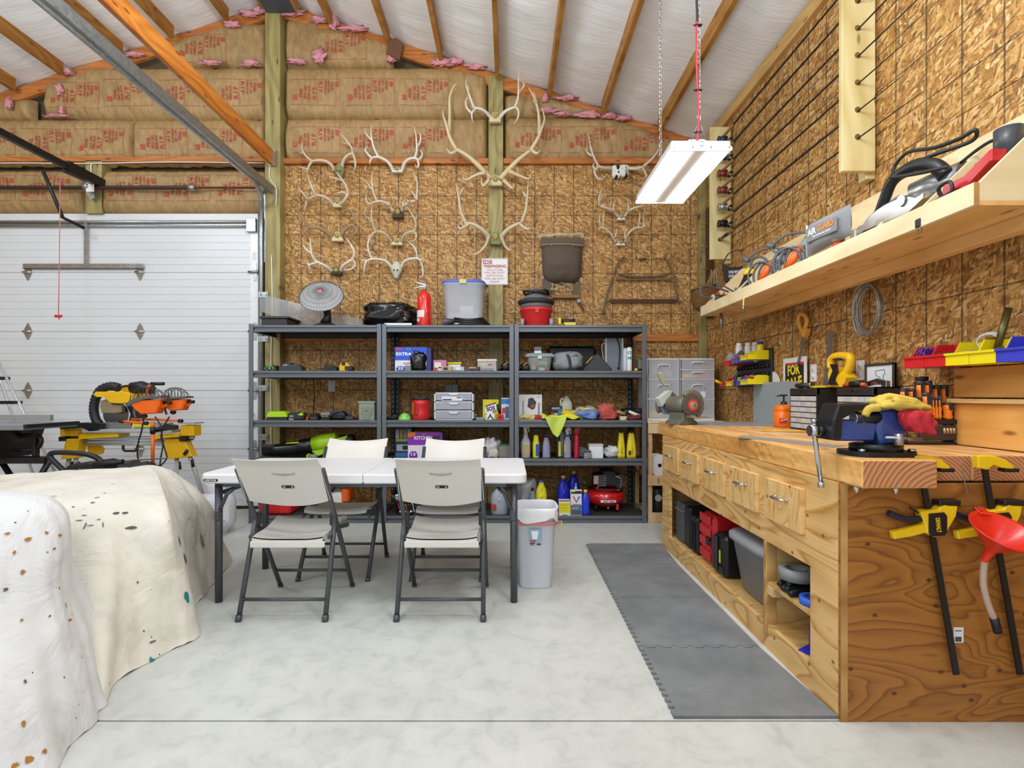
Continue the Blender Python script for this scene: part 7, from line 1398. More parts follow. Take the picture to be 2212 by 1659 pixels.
o = MB().box(-.003, -.001, 0, .10, 0, .17).build('paper_note', WHITE, None, (XR, 2.55, 1.05)); tag(o, 'white printed note pinned beside the pistol picture', 'paper')
for i in range(7): MB().box(-.0036, -.003, .015, .015+.05+.02*((i*3) % 3), .03+.018*i, .033+.018*i).build('printed_line', M('#8a9098', .6), o)
b0 = wr_(1785, 830, 2.0); o = wallprism(MB(), [(1778*1.0, 832), (1786, 832), (1799, 716), (1790, 716)], 1.985, 1.993, lambda x, y, X=1.985: wr_(x, y, X)-b0).build('steel_straightedge', M('#a9a7a2', .3, .8), None, b0); tag(o, 'flat steel bar leaning against the right wall beside the yellow tool', 'metal bar')
t = T('yellow_cutter', 'yellow D handled cordless cutter with black battery against the right wall', 'power tool', wr_(1812, 838, 1.95)); b0 = wr_(1812, 838, 1.95); q = lambda x, y, X=1.93: wr_(c5[0]+x/c5[2], c5[1]+y/c5[2], X)-b0
MB().tube(crv([q(975, 860), q(965, 800), q(985, 740), q(1060, 712), q(1150, 712), q(1205, 735), q(1195, 820), q(1165, 900), q(1110, 950), q(1060, 990)], 4), [.022]*5+[.026]*5, 8).build('loop_handle', M('#f2c21c', .4), t)
wallprism(MB(), [(955, 840), (1010, 850), (1040, 940), (1120, 920), (1150, 970), (1120, 1080), (940, 1080), (930, 930)], 1.90, 1.96, q).build('body', M('#f2c21c', .4), t)
wallprism(MB(), [(950, 810), (1020, 815), (1030, 900), (990, 1000), (1030, 1060), (935, 1060), (940, 1000), (985, 890)], 1.885, 1.90, q).build('battery', BLACK, t); MB().tube([q(1010, 745, 1.925), q(1120, 735, 1.925)], .014, 6).build('trigger', DARK, t)
# ================================================================ BENCH GRINDER
gr = T('bench_grinder', 'grey bench grinder with red centred wire wheel at the end of the worktop', 'bench grinder', (1.285, 3.93, ZT), 20); GG = M('#6d6c60', .5, .2); 
MB().prism([(-.085, 0), (-.08, .02), (-.05, .04), (-.045, .09), (.045, .09), (.05, .04), (.08, .02), (.085, 0)], -.07, .10, inset=.006).build('base', GG, gr)
MB().tube([(0, -.07, .145), (0, .0, .145), (0, .12, .145), (0, .16, .145)], [.05, .066, .066, .05], 18).build('motor', GG, gr)
MB().tube([(.088*math.cos(R(a)), -.10, .145+.088*math.sin(R(a))) for a in range(-60, 150, 15)], .012, 6, ry=2.0).build('wheel_guard', M('#7c715c', .5, .2), gr)
t_ = NT('wire_wheel'); sp_ = t_.n('SeparateXYZ', i_0=t_.n('TexCoord').outputs['Object']); n_ = t_.noise(t_.n('TexCoord').outputs['Object'], 160, 3, .7); t_.bump(n_, 1, .01); WW = t_.out(t_.ramp(n_, [(.35, '#2e2c29'), (.65, '#8b867d')]), .5, .4)
MB().cyl((0, -.115, .145), (0, -.09, .145), .078, n=40).build('wire_wheel', WW, gr); MB().cyl((0, -.119, .145), (0, -.114, .145), .044, n=26).build('flange', M('#e0452a', .4), gr); MB().cyl((0, -.126, .145), (0, -.118, .145), .028, n=20).build('washer', M('#cfc9bf', .3, .6), gr); MB().cyl((0, -.14, .145), (0, -.125, .145), .010, n=6).build('nut', M('#a89f90', .3, .8), gr)
MB().cyl((0, .17, .145), (0, .20, .145), .075, n=26).build('grinding_wheel', M('#8f9fba', .8), gr); MB().tube([(.085*math.cos(R(a)), .185, .145+.085*math.sin(R(a))) for a in range(30, 230, 16)], .012, 6, ry=2.0).build('wheel_guard', GG, gr)
MB().prism([(-.02, .055), (.04, .045), (.13, .052), (.14, .06), (.04, .06), (-.02, .075)], -.12, -.07).build('tool_rest', M('#b0a690', .4, .5), gr); MB().prism([(-.12, .19), (-.03, .255), (.005, .25), (-.02, .20), (-.09, .13)], .12, .18, inset=.006).build('eye_shield', M('#c3c6bd', .4), gr)
MB().tube(crv([(-.03, .14, .24), (-.06, .14, .29), (-.075, .14, .31)], 4), .005, 6).prism([(-.085, .30), (-.055, .315), (-.095, .395), (-.125, .38)], .12, .15, inset=.005).build('lamp', M('#a7a58e', .4), gr)
MB().tube(crv([(.03, .05, .20), (.07, .04, .225), (.11, .03, .19), (.12, .02, .10), (.10, .03, .02)], 6), .006, 6).build('cord', BCORD, gr)
# ================================================================ VISE AND GLOVE
VB = M('#33509e', .3, .1, var=.6, sc=160, coat=.4); VK = M('#1b1d22', .4, .2, var=.4, sc=120)
vs = T('bench_vise', 'blue and black bench vise bolted to the near corner of the worktop', 'vise', (1.358, 1.965, ZT)); 
MB().prism(rrect(-.115, .115, -.085, .085, .05), 0, .018, 'z').build('mounting_plate', VK, vs); MB().lathe([(.085, .018), (.085, .04), (.07, .045)], 28).build('swivel', VK, vs)
for x in (-.09, .09): MB().cyl((x, -.06, .018), (x, -.06, .028), .013, n=6).build('bolt', CHROME, vs)
MB().prism([(-.015, .04), (.07, .045), (.085, .10), (.06, .17), (-.012, .17), (-.03, .10)], -.055, .055, inset=.012).build('fixed_jaw', VB, vs)
MB().prism([(-.165, .055), (-.03, .055), (-.02, .12), (-.06, .13), (-.165, .135)], -.045, .045, inset=.01).build('moving_slide', VB, vs)
MB().prism([(-.195, .06), (-.165, .06), (-.165, .135), (-.10, .17), (-.055, .178), (-.055, .192), (-.17, .19), (-.19, .13)], -.055, .055, inset=.008).build('moving_jaw', VK, vs)
MB().box(-.055, .012, -.06, .06, .165, .192, .003).build('jaw_block', VB, vs); MB().box(-.04, -.008, -.062, -.05, .168, .190).build('jaw_plate', M('#9fa09c', .35, .7, var=.5, sc=300), vs)
MB().cyl((-.10, -.03, .138), (.03, -.03, .138), .024, n=16).build('pipe_jaw', VK, vs); MB().cyl((-.103, -.03, .138), (-.099, -.03, .138), .023, n=16).build('bar_end', M('#c6c8ca', .25, .8), vs)
MB().cyl((-.235, 0, .09), (-.19, 0, .09), .018, n=14).cyl((-.245, 0, .09), (-.215, 0, .09), .021, n=14).build('screw_head', CHROME, vs); MB().tube([(-.228, 0, .125), (-.228, 0, .09), (-.205, -.005, -.10)], .0085, 10).cyl((-.205, -.005, -.10), (-.204, -.005, -.118), .0115, n=10).cyl((-.228, 0, .12), (-.228, 0, .132), .011, n=10).build('tommy_bar', CHROME, vs)
MB().cyl((.02, -.09, .045), (.02, -.09, .085), .014, n=12).cyl((-.03, -.092, .072), (.10, -.092, .068), .005, n=8).build('swivel_lock', M('#a8abae', .3, .8), vs)
t = T('leather_glove', 'yellow and red work glove draped over the bench vise', 'glove', (1.375, 1.95, ZT+.16)); YG = M('#d6b94e', .9, var=.25, sc=30)
mb = MB(); blob(mb, (.035, -.03, -.02), .085, .06, .028, 91, .35, 34, 18, .3, 2.4, .15); mb.v = [(x, y, z+.03-.25*abs(x-.0)*(x > 0)-.10*max(0, -x)) for (x, y, z) in mb.v]; mb.build('hand', YG, t)
for i in range(3): MB().tube(crv([(-.05, -.05+.035*i, .018), (-.085, -.05+.035*i, .012), (-.10, -.05+.035*i, -.012)], 4), [.016, .015, .012], 8).build('finger', YG, t)
mb = MB(); blob(mb, (.075, -.075, -.075), .055, .028, .04, 95, .3, 40, 22, .7, 2.6, .12); mb.v = [(x+.012*math.sin(z*60), y-.006*math.sin(x*150), z-.20*(x-.075)) for (x, y, z) in mb.v]; mb.build('cuff', M('#c8303c', .95, var=.2, sc=60), t)
# ================================================================ SCREWDRIVER RACK
sr = T('screwdriver_rack', 'black plastic rack standing on the worktop behind the vise glove', 'tool rack', (1.765, 2.33, ZT)); 
MB().box(.0, .265, .03, .13, 0, .01).box(0, .012, .03, .13, 0, .10, .003).prism([(.02, 0), (.13, 0), (.13, .155), (.075, .155), (.06, .115), (.03, .105)], .245, .275, 'x', inset=.003).box(0, .25, .03, .06, .09, .112, .003).box(.0, .25, .075, .13, .10, .15, .003).build('stand', M('#241f20', .35), sr)
MB().box(.06, .225, .025, .04, .02, .085, .003).build('tray', M('#3a3436', .35), sr)
for i in range(4): MB().cyl((.165+.014*i, .02, .05), (.165+.014*i, .02, .075), .006, n=8).build('bit_socket', M('#c0a888', .3, .7), sr)
OH = M('#f0801c', .38)
def driver(i, x, y, z, L_, r_, lab):
    t = T('screwdriver', lab, 'screwdriver', (1.765+x, 2.33+y, ZT+z), 0, 'orange handled screwdrivers in the rack')
    MB().tube([(0, 0, 0), (0, 0, L_*.12), (0, 0, L_*.3), (0, 0, L_*.62), (0, 0, L_*.9)], [r_*.75, r_, r_*.8, r_*.98, r_], 10).build('handle', OH, t); MB().lathe([(r_*1.02, L_*.85), (r_*1.05, L_*.95), (r_*.7, L_), (0, L_)], 12).build('cap', M('#35353a', .45), t)
    MB().prism([(-r_*.4, L_*.58), (-r_*.5, L_*.86), (r_*.5, L_*.86), (r_*.4, L_*.58), (0, L_*.52)], -r_*1.03, -r_*.6).build('grip_inlay', M('#35353a', .45), t); MB().cyl((0, 0, -.05), (0, 0, .0), .003, n=6).build('shank', STEEL, t)
N_ = ['leftmost', 'second from the left', 'third from the left', 'fourth from the left', 'fifth from the left', 'rightmost']
for i in range(6): driver(i, .045+.037*i, .10, .152, .115-(.015 if i in (0, 1) else 0)+(.02 if i in (2, 3) else 0), .0155, 'large orange handled screwdriver, %s in the back row' % N_[i])
N2 = ['leftmost', 'second', 'third', 'fourth', 'sixth', 'seventh', 'eighth', 'rightmost']
for i, x in enumerate((.03, .045, .06, .076, .122, .136, .150, .165)): driver(i, x, .045, .113, .10, .0075, 'slim precision screwdriver with orange handle, %s along the front row' % N2[i])
driver(0, .10, .04, .113, .12, .0165, 'thick orange screwdriver in the middle of the front row of slim ones'); driver(0, .20, .045, .113, .075, .02, 'stubby orange screwdriver at the right end of the front row'); driver(0, .008, .06, .102, .055, .015, 'short orange stubby screwdriver at the left end of the rack')
t = T('thread_bottle', 'small black bottle hanging under the red bins behind the screwdrivers', 'bottle', (1.93, 2.48, 1.17)); MB().lathe([(.025, 0), (.028, .01), (.028, .075), (.02, .08), (.026, .085), (.026, .10), (0, .102)], 16).build('body', BLACK, t)
# ---- small things lying on the worktop
t = T('pencil', 'yellow pencil lying on the worktop behind the vise', 'pencil', (1.62, 3.15, ZT)); MB().cyl((-.09, .07, .0045), (.13, -.05, .0045), .004, n=6).build('shaft', M('#e8b01e', .5), t); MB().cyl((-.09, .07, .0045), (-.105, .078, .0045), .004, .0005, 6).build('point', M('#d8c090', .6), t)
o = MB().box(-.12, .12, -.012, .012, 0, .0015, 0, rotm(0, 0, -25)).build('ruler', M('#e9e2c6', .5), None, (1.58, 3.0, ZT)); tag(o, 'short pale ruler lying beside the yellow pencil', 'ruler')
o = MB().prism([(-.17, .30), (-.05, .36), (.13, -.18), (.02, -.25)], 0, .0015, 'z').build('steel_plate', M('#9c9f9b', .4, .2), None, (1.34, 2.48, ZT)); tag(o, 'thin grey steel plate lying on the worktop left of the vise', 'metal plate')
# ================================================================ BIN ROW ON THE RIGHT WALL
o = MB().box(-.036, -.001, -.9, .42, 0, .13, .003).build('bin_rail_board', lumber('#b8833e', '#dca860', 'yz', freq=9, name='rail_wood'), None, (XR, 1.96, 1.175)); tag(o, 'stained board fixed to the right wall below the row of bins', 'board')
for i, (c, lab) in enumerate((('#d01f26', 'red bin holding violet ties, at the far end of the wall row'), ('#d01f26', 'red bin second from the far end of the wall row'), ('#f0de16', 'yellow bin in the wall row beside the red ones'), ('#f0de16', 'yellow bin in the wall row holding scissors and a pipe'), ('#3c42c8', 'blue bin at the right edge of the photograph'))): bin_(lab, 2.385-.118*i, 1.31, c, 2.0, .135, .116, .10, 'row of plastic bins on the right wall')
t = T('cable_ties', 'bunch of violet cable ties in the far red bin', 'cable ties', (1.92, 2.44, 1.314))
for i in range(14): MB().tube(crv([(rnd.uniform(-.03, .03), rnd.uniform(-.03, .03), 0), (rnd.uniform(-.03, .03), rnd.uniform(-.03, .03), .06), (rnd.uniform(-.03, .03), rnd.uniform(-.03, .03), .085)], 3), .003, 4).build('tie', M('#5a48b8', .4), t)
o = MB().cyl((0, 0, 0), (.03, -.03, .20), .013, n=12).build('pipe_offcut', M('#6b6740', .35, .8), None, (1.94, 2.12, 1.33)); tag(o, 'brass coloured pipe standing in the yellow bin', 'pipe')
for (y, x, lab, c) in ((2.32, 1.92, 'crumpled dark parts in the second red bin', '#5a4a44'), (2.20, 1.92, 'small metal parts in the yellow bin beside the red ones', '#b9b4a0')):
    mb = MB(); blob(mb, (0, 0, 0), .035, .035, .028, y*9, .5, 18, 10); o = mb.build('loose_parts', M(c, .4, .4), None, (x, y, 1.315)); tag(o, lab, 'parts')
t = T('white_coil', 'white plastic cord coil lying behind the yellow bins', 'coil', (2.005, 2.21, 1.39)); 
for i in range(3): MB().tube([(.004*i-.012, .05*math.cos(a)*(1+.1*i), .02+.028*math.sin(a)*(1+.15*i)) for a in [2*math.pi*k_/18 for k_ in range(18)]], .003, 5, True).build('loop', WHITE, t)
t = T('shears', 'long grey scissors lying in the yellow bin with the pipe', 'scissors', (1.90, 2.10, 1.345)); MB().tube([(-.03, .03, .0), (.03, -.03, .012)], .006, 6).tube([(-.03, .02, .0), (.04, -.02, .03)], .005, 6).build('blades', STEEL, t)
t = T('grey_tool', 'grey handled tool lying in the blue bin', 'tool', (1.89, 1.97, 1.345)); MB().tube([(0, .03, 0), (0, -.05, .008)], [.012, .016], 8).build('handle', M('#8a8a96', .4), t)
# ================================================================ CLAMPS AND FUNNEL ON THE BENCH END
def clamp(dx, lab):
    t = T('bar_clamp', lab, 'clamp', W(2010+dx, 1130, 1.895), 0, 'yellow bar clamps on the bench end'); b0 = Vector(W(2010+dx, 1130, 1.895)); q = lambda x, y: xz(Vector(W(x+dx, y, 1.895))-b0)
    MB().prism([q(*p) for p in ((1981, 990), (1993, 990), (2074, 1457), (2062, 1459))], .0, .008).build('bar', BLACK, t)
    MB().prism([q(*p) for p in ((1968, 985), (1985, 983), (2003, 984), (2030, 992), (2048, 1008), (2046, 1013), (2020, 1010), (2000, 1003), (1988, 1014), (1970, 1010))], -.012, .016, inset=.004).build('fixed_head', M('#f0c818', .4), t); MB().box(*[c for c in (q(2026, 0)[0], q(2056, 0)[0])], -.016, .018, q(0, 1019)[1], q(0, 1011)[1], .002).build('pad', BLACK, t)
    MB().prism([q(*p) for p in ((1982, 1103), (2020, 1098), (2032, 1085), (2040, 1089), (2061, 1091), (2058, 1112), (2042, 1140), (2034, 1154), (2012, 1158), (1996, 1150))], -.018, .020, inset=.005).build('body', M('#f0c818', .4), t)
    MB().box(q(2022, 0)[0], q(2068, 0)[0], -.018, .022, q(0, 1091)[1], q(0, 1079)[1], .003).build('pad', BLACK, t)
    MB().prism([q(*p) for p in ((1924, 1147), (1958, 1140), (1992, 1130), (1998, 1148), (1965, 1158), (1928, 1163))], -.012, .012, inset=.004).build('lower_handle', M('#f0c818', .4), t)
    P = [Vector((q(*p)[0], 0, q(*p)[1])) for p in ((1920, 1108), (1940, 1116), (1965, 1122), (1990, 1120))]; MB().tube(crv(P, 4), .0125, 8).build('upper_handle', M('#1a1e33', .45), t)
    o = MB().prism([q(*p) for p in ((1997, 1107), (2030, 1104), (2036, 1112), (2036, 1148), (2030, 1154), (2002, 1156), (1997, 1148))], -.022, -.016, inset=.002).build('cover', BLACK, t); c = q(2016, 1131); text('DEWALT', .052, .016, M('#e8cc20', .5), o, (c[0], -.0222, c[1]), roll=-84, bold=.04)
    a, b_ = q(1965, 1096), q(1985, 1108); MB().tube([(a[0], 0, a[1]), (b_[0], 0, b_[1])], .004, 6).build('release_lever', BLACK, t); return t
clamp(0, 'yellow and black bar clamp hanging in full view on the bench end panel'); clamp(138, 'yellow and black bar clamp hanging behind the red funnel')
fn_ = T('funnel', 'red plastic funnel with a clear hose hanging on the bench end', 'funnel', W(2168, 1150, 1.79)); Mf = rotm(28, 6, 0); 
MB().lathe([(.012, -.13), (.014, -.09), (.02, -.075), (.095, .0), (.10, .004), (.10, .01), (.094, .006), (.018, -.07), (.010, -.09)], 34, M=Mf, cap=False).build('cone', M('#e8301c', .3), fn_); MB().box(-.02, .02, .08, .12, .004, .01, .003, M=Mf).build('hang_tab', M('#e8301c', .3), fn_)
e0 = Mf @ Vector((0, 0, -.125)); MB().tube(crv([e0, e0+Vector((.004, .01, -.08)), e0+Vector((.02, .012, -.15)), e0+Vector((.045, .012, -.215))], 5), .0105, 10).build('hose', M('#d9c2b4', .2, al=.6), fn_); MB().tube([e0+Vector((.044, .012, -.21)), e0+Vector((.058, .012, -.26))], .014, 10).build('end_clip', BLACK, fn_)
MB().tube(crv([(-.085, .07, .235), (-.07, .06, .12), (-.03, .07, .07), (.0, .08, .055)], 5), .0015, 4).build('hanging_wire', STEEL, fn_)
b_ = W(2071, 1372, 1.92); o = MB().box(-.018, .018, -.001, 0, -.028, .028).build('barcode_sticker', WHITE, None, (b_[0], 1.9215, b_[2])); tag(o, 'white barcode sticker on the bench end panel', 'sticker')
for i in range(9): MB().box(-.013+.0027*i, -.0115+.0027*i+.0008*(i % 2), -.0015, -.001, -.024, -.006).build('bar', PRINT_BLACK, o)
MB().box(-.013, .011, -.0015, -.001, .014, .017).build('print_line', PRINT_BLACK, o)
# ================================================================ THINGS INSIDE THE BENCH
ZB = .1135
def case(name, lab, cat, y0, y1, x0, dep, h, mat, fn=None, b=.012):
    t = T(name, lab, cat, (x0, y0, ZB)); MB().box(0, dep, 0, y1-y0, 0, h, b).build('shell', mat, t)
    if fn: fn(t, y1-y0, h)
    return t
case('tool_case', 'dark grey tool case with a lipped lid at the far end of the bench opening', 'case', 3.80, 3.96, 1.245, .34, .28, M('#4b5157', .5), lambda t, w, h: MB().box(-.006, .345, -.004, w+.004, h*.80, h*.84, .003).build('lid_seam', M('#6a7076', .5), t))
case('tool_case', 'plain black tool case between the dark grey and ribbed black ones', 'case', 3.67, 3.785, 1.25, .34, .285, BLACK)
case('tool_case', 'ribbed black tool case left of the red one in the bench', 'case', 3.53, 3.65, 1.25, .32, .245, M('#202225', .45), lambda t, w, h: [MB().box(-.008, 0, .02+.03*i, .032+.03*i, .02, h-.03, .003).build('rib', BLACK, t) for i in range(3)])
def redc(t, w, h):
    for i in range(4): MB().box(-.012, 0, .02, w-.02, .03+h*.235*i, .03+h*.235*i+h*.18, .006).build('rib', M('#c81e28', .4), t)
    MB().box(-.018, 0, w*.1, w*.35, h*.40, h*.56, .004).build('latch', BLACK, t)
case('tool_case', 'red ribbed tool case standing in the bench opening', 'case', 3.28, 3.50, 1.26, .30, .315, M('#d0222c', .4), redc, .03)
def blk(t, w, h):
    MB().box(-.014, 0, w*.55, w*.95, .02, h-.02, .006).build('side_shell', M('#2b2d30', .45), t); MB().box(-.016, -.012, w*.2, w*.3, h*.35, h*.65).build('label', M('#d8c02c', .5), t); MB().box(-.012, 0, w*.1, w*.4, h*.1, h*.25, .003).build('latch', DARK, t)
case('tool_case', 'black tool case with yellow label between the red case and the grey tote', 'case', 3.07, 3.24, 1.25, .32, .245, M('#17181a', .4), blk, .02)
t = T('lidded_tote', 'large grey plastic tote with a light grey lid in the bench', 'storage bin', (1.245, 2.56, ZB)); mb = MB(); 
def rg(x0, x1, y0, y1, z, n=32, e=.3): return [((x0+x1)/2+math.copysign(abs(math.cos(a))**e, math.cos(a))*(x1-x0)/2, (y0+y1)/2+math.copysign(abs(math.sin(a))**e, math.sin(a))*(y1-y0)/2, z) for a in [2*math.pi*i/n for i in range(n)]]
loftr(mb, [rg(.05, .36, .05, .40, 0), rg(.04, .37, .04, .41, .01), rg(.0, .40, .01, .45, .27), rg(-.008, .41, 0, .46, .275), rg(-.008, .41, 0, .46, .29)], True, True).build('tub', M('#7c8087', .45), t)
mb = MB(); loftr(mb, [rg(-.018, .42, -.008, .468, .275), rg(-.018, .42, -.008, .468, .305), rg(.0, .40, .01, .45, .322), rg(.03, .37, .04, .42, .325)], True, True, True).build('lid', M('#a9acb2', .4), t)
CZ = .3155
t = T('duct_tape', 'grey roll of duct tape on the cubby shelf above the gloves', 'tape', (1.275, 2.345, CZ+.058)); pr = [(.042, 0), (.075, 0), (.075, .048), (.042, .048), (.042, 0)]; MB().lathe(pr, 30, cap=False).build('roll', M('#8a8c8e', .4), t); MB().lathe([(.0405, 0), (.0425, 0), (.0425, .048), (.0405, .048)], 24, cap=False).build('core', M('#6a4a3c', .7), t)
t = T('rubber_gloves', 'folded black rubber gloves under the duct tape roll', 'gloves', (1.275, 2.33, CZ+.001)); mb = MB()
for i in range(4): mb.tube(crv([(-.07, -.05+.03*i, .012+.008*(i % 2)), (-.02, -.04+.03*i, .02+.006*i), (.05, -.02+.02*i, .018)], 4), [.012, .016, .02], 8)
mb.tube(crv([(-.06, -.02, .045), (0, 0, .05), (.06, .01, .04)], 4), [.011, .014, .014], 8).build('fingers', BLACK, t)
t = T('masking_tape', 'blue masking tape roll on the edge of the cubby shelf', 'tape', (1.268, 2.205, CZ)); MB().lathe([(.036, 0), (.055, 0), (.055, .03), (.036, .03), (.036, 0)], 28, cap=False).build('roll', M('#2f6ae0', .5), t); MB().lathe([(.034, 0), (.0365, 0), (.0365, .03), (.034, .03)], 24, cap=False).build('core', M('#8c8378', .7), t)
t = T('dust_pan', 'blue plastic dustpan corner in the lower cubby', 'dustpan', (1.315, 2.20, ZB+.001), 30); MB().prism([(-.08, 0), (.10, 0), (.10, .08), (.09, .08), (.06, .012), (-.08, .006)], -.07, .07).build('pan', M('#2c30c0', .35), t); MB().box(.0, .10, .066, .072, .0, .08).box(0, .10, -.072, -.066, 0, .08).build('side', M('#2c30c0', .35), t)
# ================================================================ DROP CLOTHS
def drape(cols, nu, nv, amp, seed, close=False):
    """surface through control columns running from the crest to the hem"""
    rows = len(cols[0]); n = len(cols)
    def fn(u, v):
        def col(i): i = max(0, min(n-1, i)); c = cols[i]; k = v*(rows-1); a = min(int(k), rows-2); f = k-a; p = [Vector(c[max(0, a-1)]), Vector(c[a]), Vector(c[a+1]), Vector(c[min(rows-1, a+2)])]; return .5*((2*p[1])+(p[2]-p[0])*f+(2*p[0]-5*p[1]+4*p[2]-p[3])*f*f+(3*p[1]-p[0]-3*p[2]+p[3])*f**3)
        k = u*(n-1); i = min(int(k), n-2); f = k-i; a, b, c, d = col(i-1), col(i), col(i+1), col(i+2)
        p = .5*((2*b)+(c-a)*f+(2*a-5*b+4*c-d)*f*f+(3*b-a-3*c+d)*f**3)
        w = v**1.2; t = Vector((u*n*1.3, v*1.2, seed))
        fold = amp*w*(mn.noise(Vector((u*n*.75+v*.5, v*.7, seed)))+.35*mn.noise(Vector((u*n*2.1-v, v*1.6, seed+3))))+.014*mn.noise(Vector((p.x*5+p.z*4, p.y*5-p.z*3, p.z*4+seed)))
        ax = Vector((p.x-cols[n//2][0][0], p.y-cols[n//2][0][1], 0)); ax = ax.normalized() if ax.length > 1e-4 else Vector((1, 0, 0))
        q = p+ax*fold+Vector((0, 0, 1))*.012*mn.noise(Vector((p.x*9, p.y*9, seed)))*(1-w)+ax*.007*mn.noise(Vector((p.x*13, p.y*13, p.z*13+seed)))
        return (q.x, q.y, max(q.z, .002+.0)) if v < 1 else (q.x, q.y, max(.002, .004+.012*mn.noise(Vector((u*n*3, seed, 1)))))
    return MB().grid(fn, nu, nv)
def stains(cloth, mb, off, lst):
    """flat paint marks lying on the cloth where the photograph shows them"""
    V_ = [Vector(v)+off for v in mb.v]; P_ = [(PX+v.x*FP/max(v.y, .3), PY-(v.z-CAMZ)*FP/max(v.y, .3)) for v in V_]
    for k, (px, py, rx, rz, c) in enumerate(lst):
        best = min(range(len(V_)), key=lambda i: (P_[i][0]-px)**2+(P_[i][1]-py)**2+60*V_[i].y)
        p = V_[best]; near = [v for v in V_ if (v-p).length < .07]; cv = (Vector((0, 0, CAMZ))-p).normalized()
        n_ = Vector((0, 0, 0))
        for a in near[:10]:
            for b in near[-10:]:
                w_ = (a-p).cross(b-p); n_ += w_ if w_.dot(cv) > 0 else -w_
        n_.normalize(); u_ = n_.cross(Vector((0, 0, 1))).normalized(); w_ = u_.cross(n_); rd = random.Random(k); q_ = p-off+n_*.004
        pts = [q_+u_*(rx*math.cos(a)*rd.uniform(.5, 1.1))+w_*(rz*math.sin(a)*rd.uniform(.5, 1.1)) for a in [2*math.pi*i/11 for i in range(11)]]
        MB().add(pts, [list(range(11))]).build('paint_stain', M(c, .8), cloth)
CAN = canvas('#e9e5da', '#d9d4c6', '#9a948a', 'canvas_drop_cloth', '#44484c'); WCL = canvas('#e2e3e4', '#d6d7d9', '#b9863c', 'white_drop_cloth', '#4a4f55', (5, 0))
cols = [[(-3.4, 3.1, .66), (-3.5, 2.5, .60), (-3.5, 2.2, .33), (-3.5, 2.0, 0)],
 [(-2.7, 2.95, .69), (-2.5, 2.45, .63), (-2.35, 2.2, .35), (-2.25, 2.02, 0)],
 [(-2.4, 3.0, .70), (-2.05, 2.55, .635), (-1.80, 2.28, .35), (-1.60, 2.0, 0)],
 [(-2.3, 3.1, .71), (-1.88, 2.62, .635), (-1.74, 2.42, .33), (-1.62, 2.2, 0)],
 [(-2.26, 3.3, .715), (-1.72, 2.65, .616), (-1.64, 2.56, .3), (-1.55, 2.46, 0)],
 [(-2.25, 3.35, .715), (-1.77, 2.76, .595), (-1.65, 2.70, .3), (-1.545, 2.64, 0)],
 [(-2.24, 3.4, .71), (-1.90, 3.08, .53), (-1.84, 3.04, .27), (-1.77, 2.99, 0)],
 [(-2.24, 3.42, .71), (-1.98, 3.34, .51), (-1.91, 3.32, .26), (-1.83, 3.28, 0)],
 [(-2.25, 3.45, .70), (-2.07, 3.60, .47), (-2.06, 3.74, .22), (-2.04, 3.85, 0)],
 [(-2.4, 3.5, .70), (-2.45, 3.72, .5), (-2.48, 3.85, .25), (-2.5, 3.95, 0)],
 [(-3.2, 3.4, .67), (-3.25, 3.7, .5), (-3.3, 3.8, .25), (-3.3, 3.9, 0)]]
for c_, p_ in zip(cols, ((-3.4, 3.25, .67), (-2.85, 3.25, .685), (-2.6, 3.26, .71), (-2.5, 3.28, .72), (-2.46, 3.3, .725), (-2.45, 3.3, .725), (-2.45, 3.3, .725), (-2.45, 3.3, .725), (-2.48, 3.3, .72), (-2.85, 3.25, .685), (-3.4, 3.25, .67))): c_.insert(0, p_)
t = T('canvas_drop_cloth', 'cream canvas drop cloth draped over bulky equipment beside the folding table', 'drop cloth', (-2.3, 3.0, 0))
o = drape(cols, 150, 54, .05, 3.0); o.v = [(v[0]+2.3, v[1]-3.0, v[2]) for v in o.v]; cl_ = o.build('cloth', CAN, t)
TL, SM = '#1f7f82', '#5a5a58'
stains(cl_, o, Vector((-2.3, 3.0, 0)), [(405, 1293, .018, .032, TL), (330, 1428, .012, .022, TL), (223, 1064, .008, .006, TL), (200, 1090, .012, .006, SM), (250, 1112, .02, .009, SM), (272, 1111, .014, .008, SM), (281, 1138, .03, .009, SM), (120, 1071, .02, .005, SM), (298, 1259, .006, .008, SM), (390, 1170, .02, .035, '#8b877f'), (396, 1205, .025, .04, '#77746e'), (408, 1123, .008, .006, SM), (175, 1128, .022, .003, SM), (186, 1136, .004, .028, SM), (196, 1133, .02, .003, SM), (214, 1122, .012, .003, SM), (222, 1130, .003, .02, SM), (183, 1117, .014, .003, SM), (330, 1390, .02, .005, SM), (440, 1170, .03, .06, '#9c9285')])
cols = [[(-2.5, 2.25, .775), (-2.0, 2.24, .74), (-1.80, 2.22, .4), (-1.62, 2.20, 0)],
 [(-2.3, 2.12, .78), (-1.82, 2.12, .765), (-1.72, 2.08, .4), (-1.57, 2.04, 0)],
 [(-2.3, 2.02, .78), (-1.775, 2.02, .768), (-1.665, 1.97, .4), (-1.53, 1.94, 0)],
 [(-2.3, 1.92, .78), (-1.80, 1.93, .755), (-1.62, 1.87, .38), (-1.48, 1.82, 0)],
 [(-2.32, 1.85, .78), (-1.88, 1.82, .75), (-1.66, 1.74, .35), (-1.43, 1.64, 0)],
 [(-2.42, 1.8, .775), (-2.08, 1.74, .74), (-1.88, 1.6, .35), (-1.66, 1.44, 0)],
 [(-2.6, 1.8, .77), (-2.45, 1.72, .73), (-2.35, 1.56, .35), (-2.2, 1.38, 0)], [(-3.1, 1.85, .76), (-3.1, 1.7, .72), (-3.1, 1.55, .35), (-3.1, 1.38, 0)]]
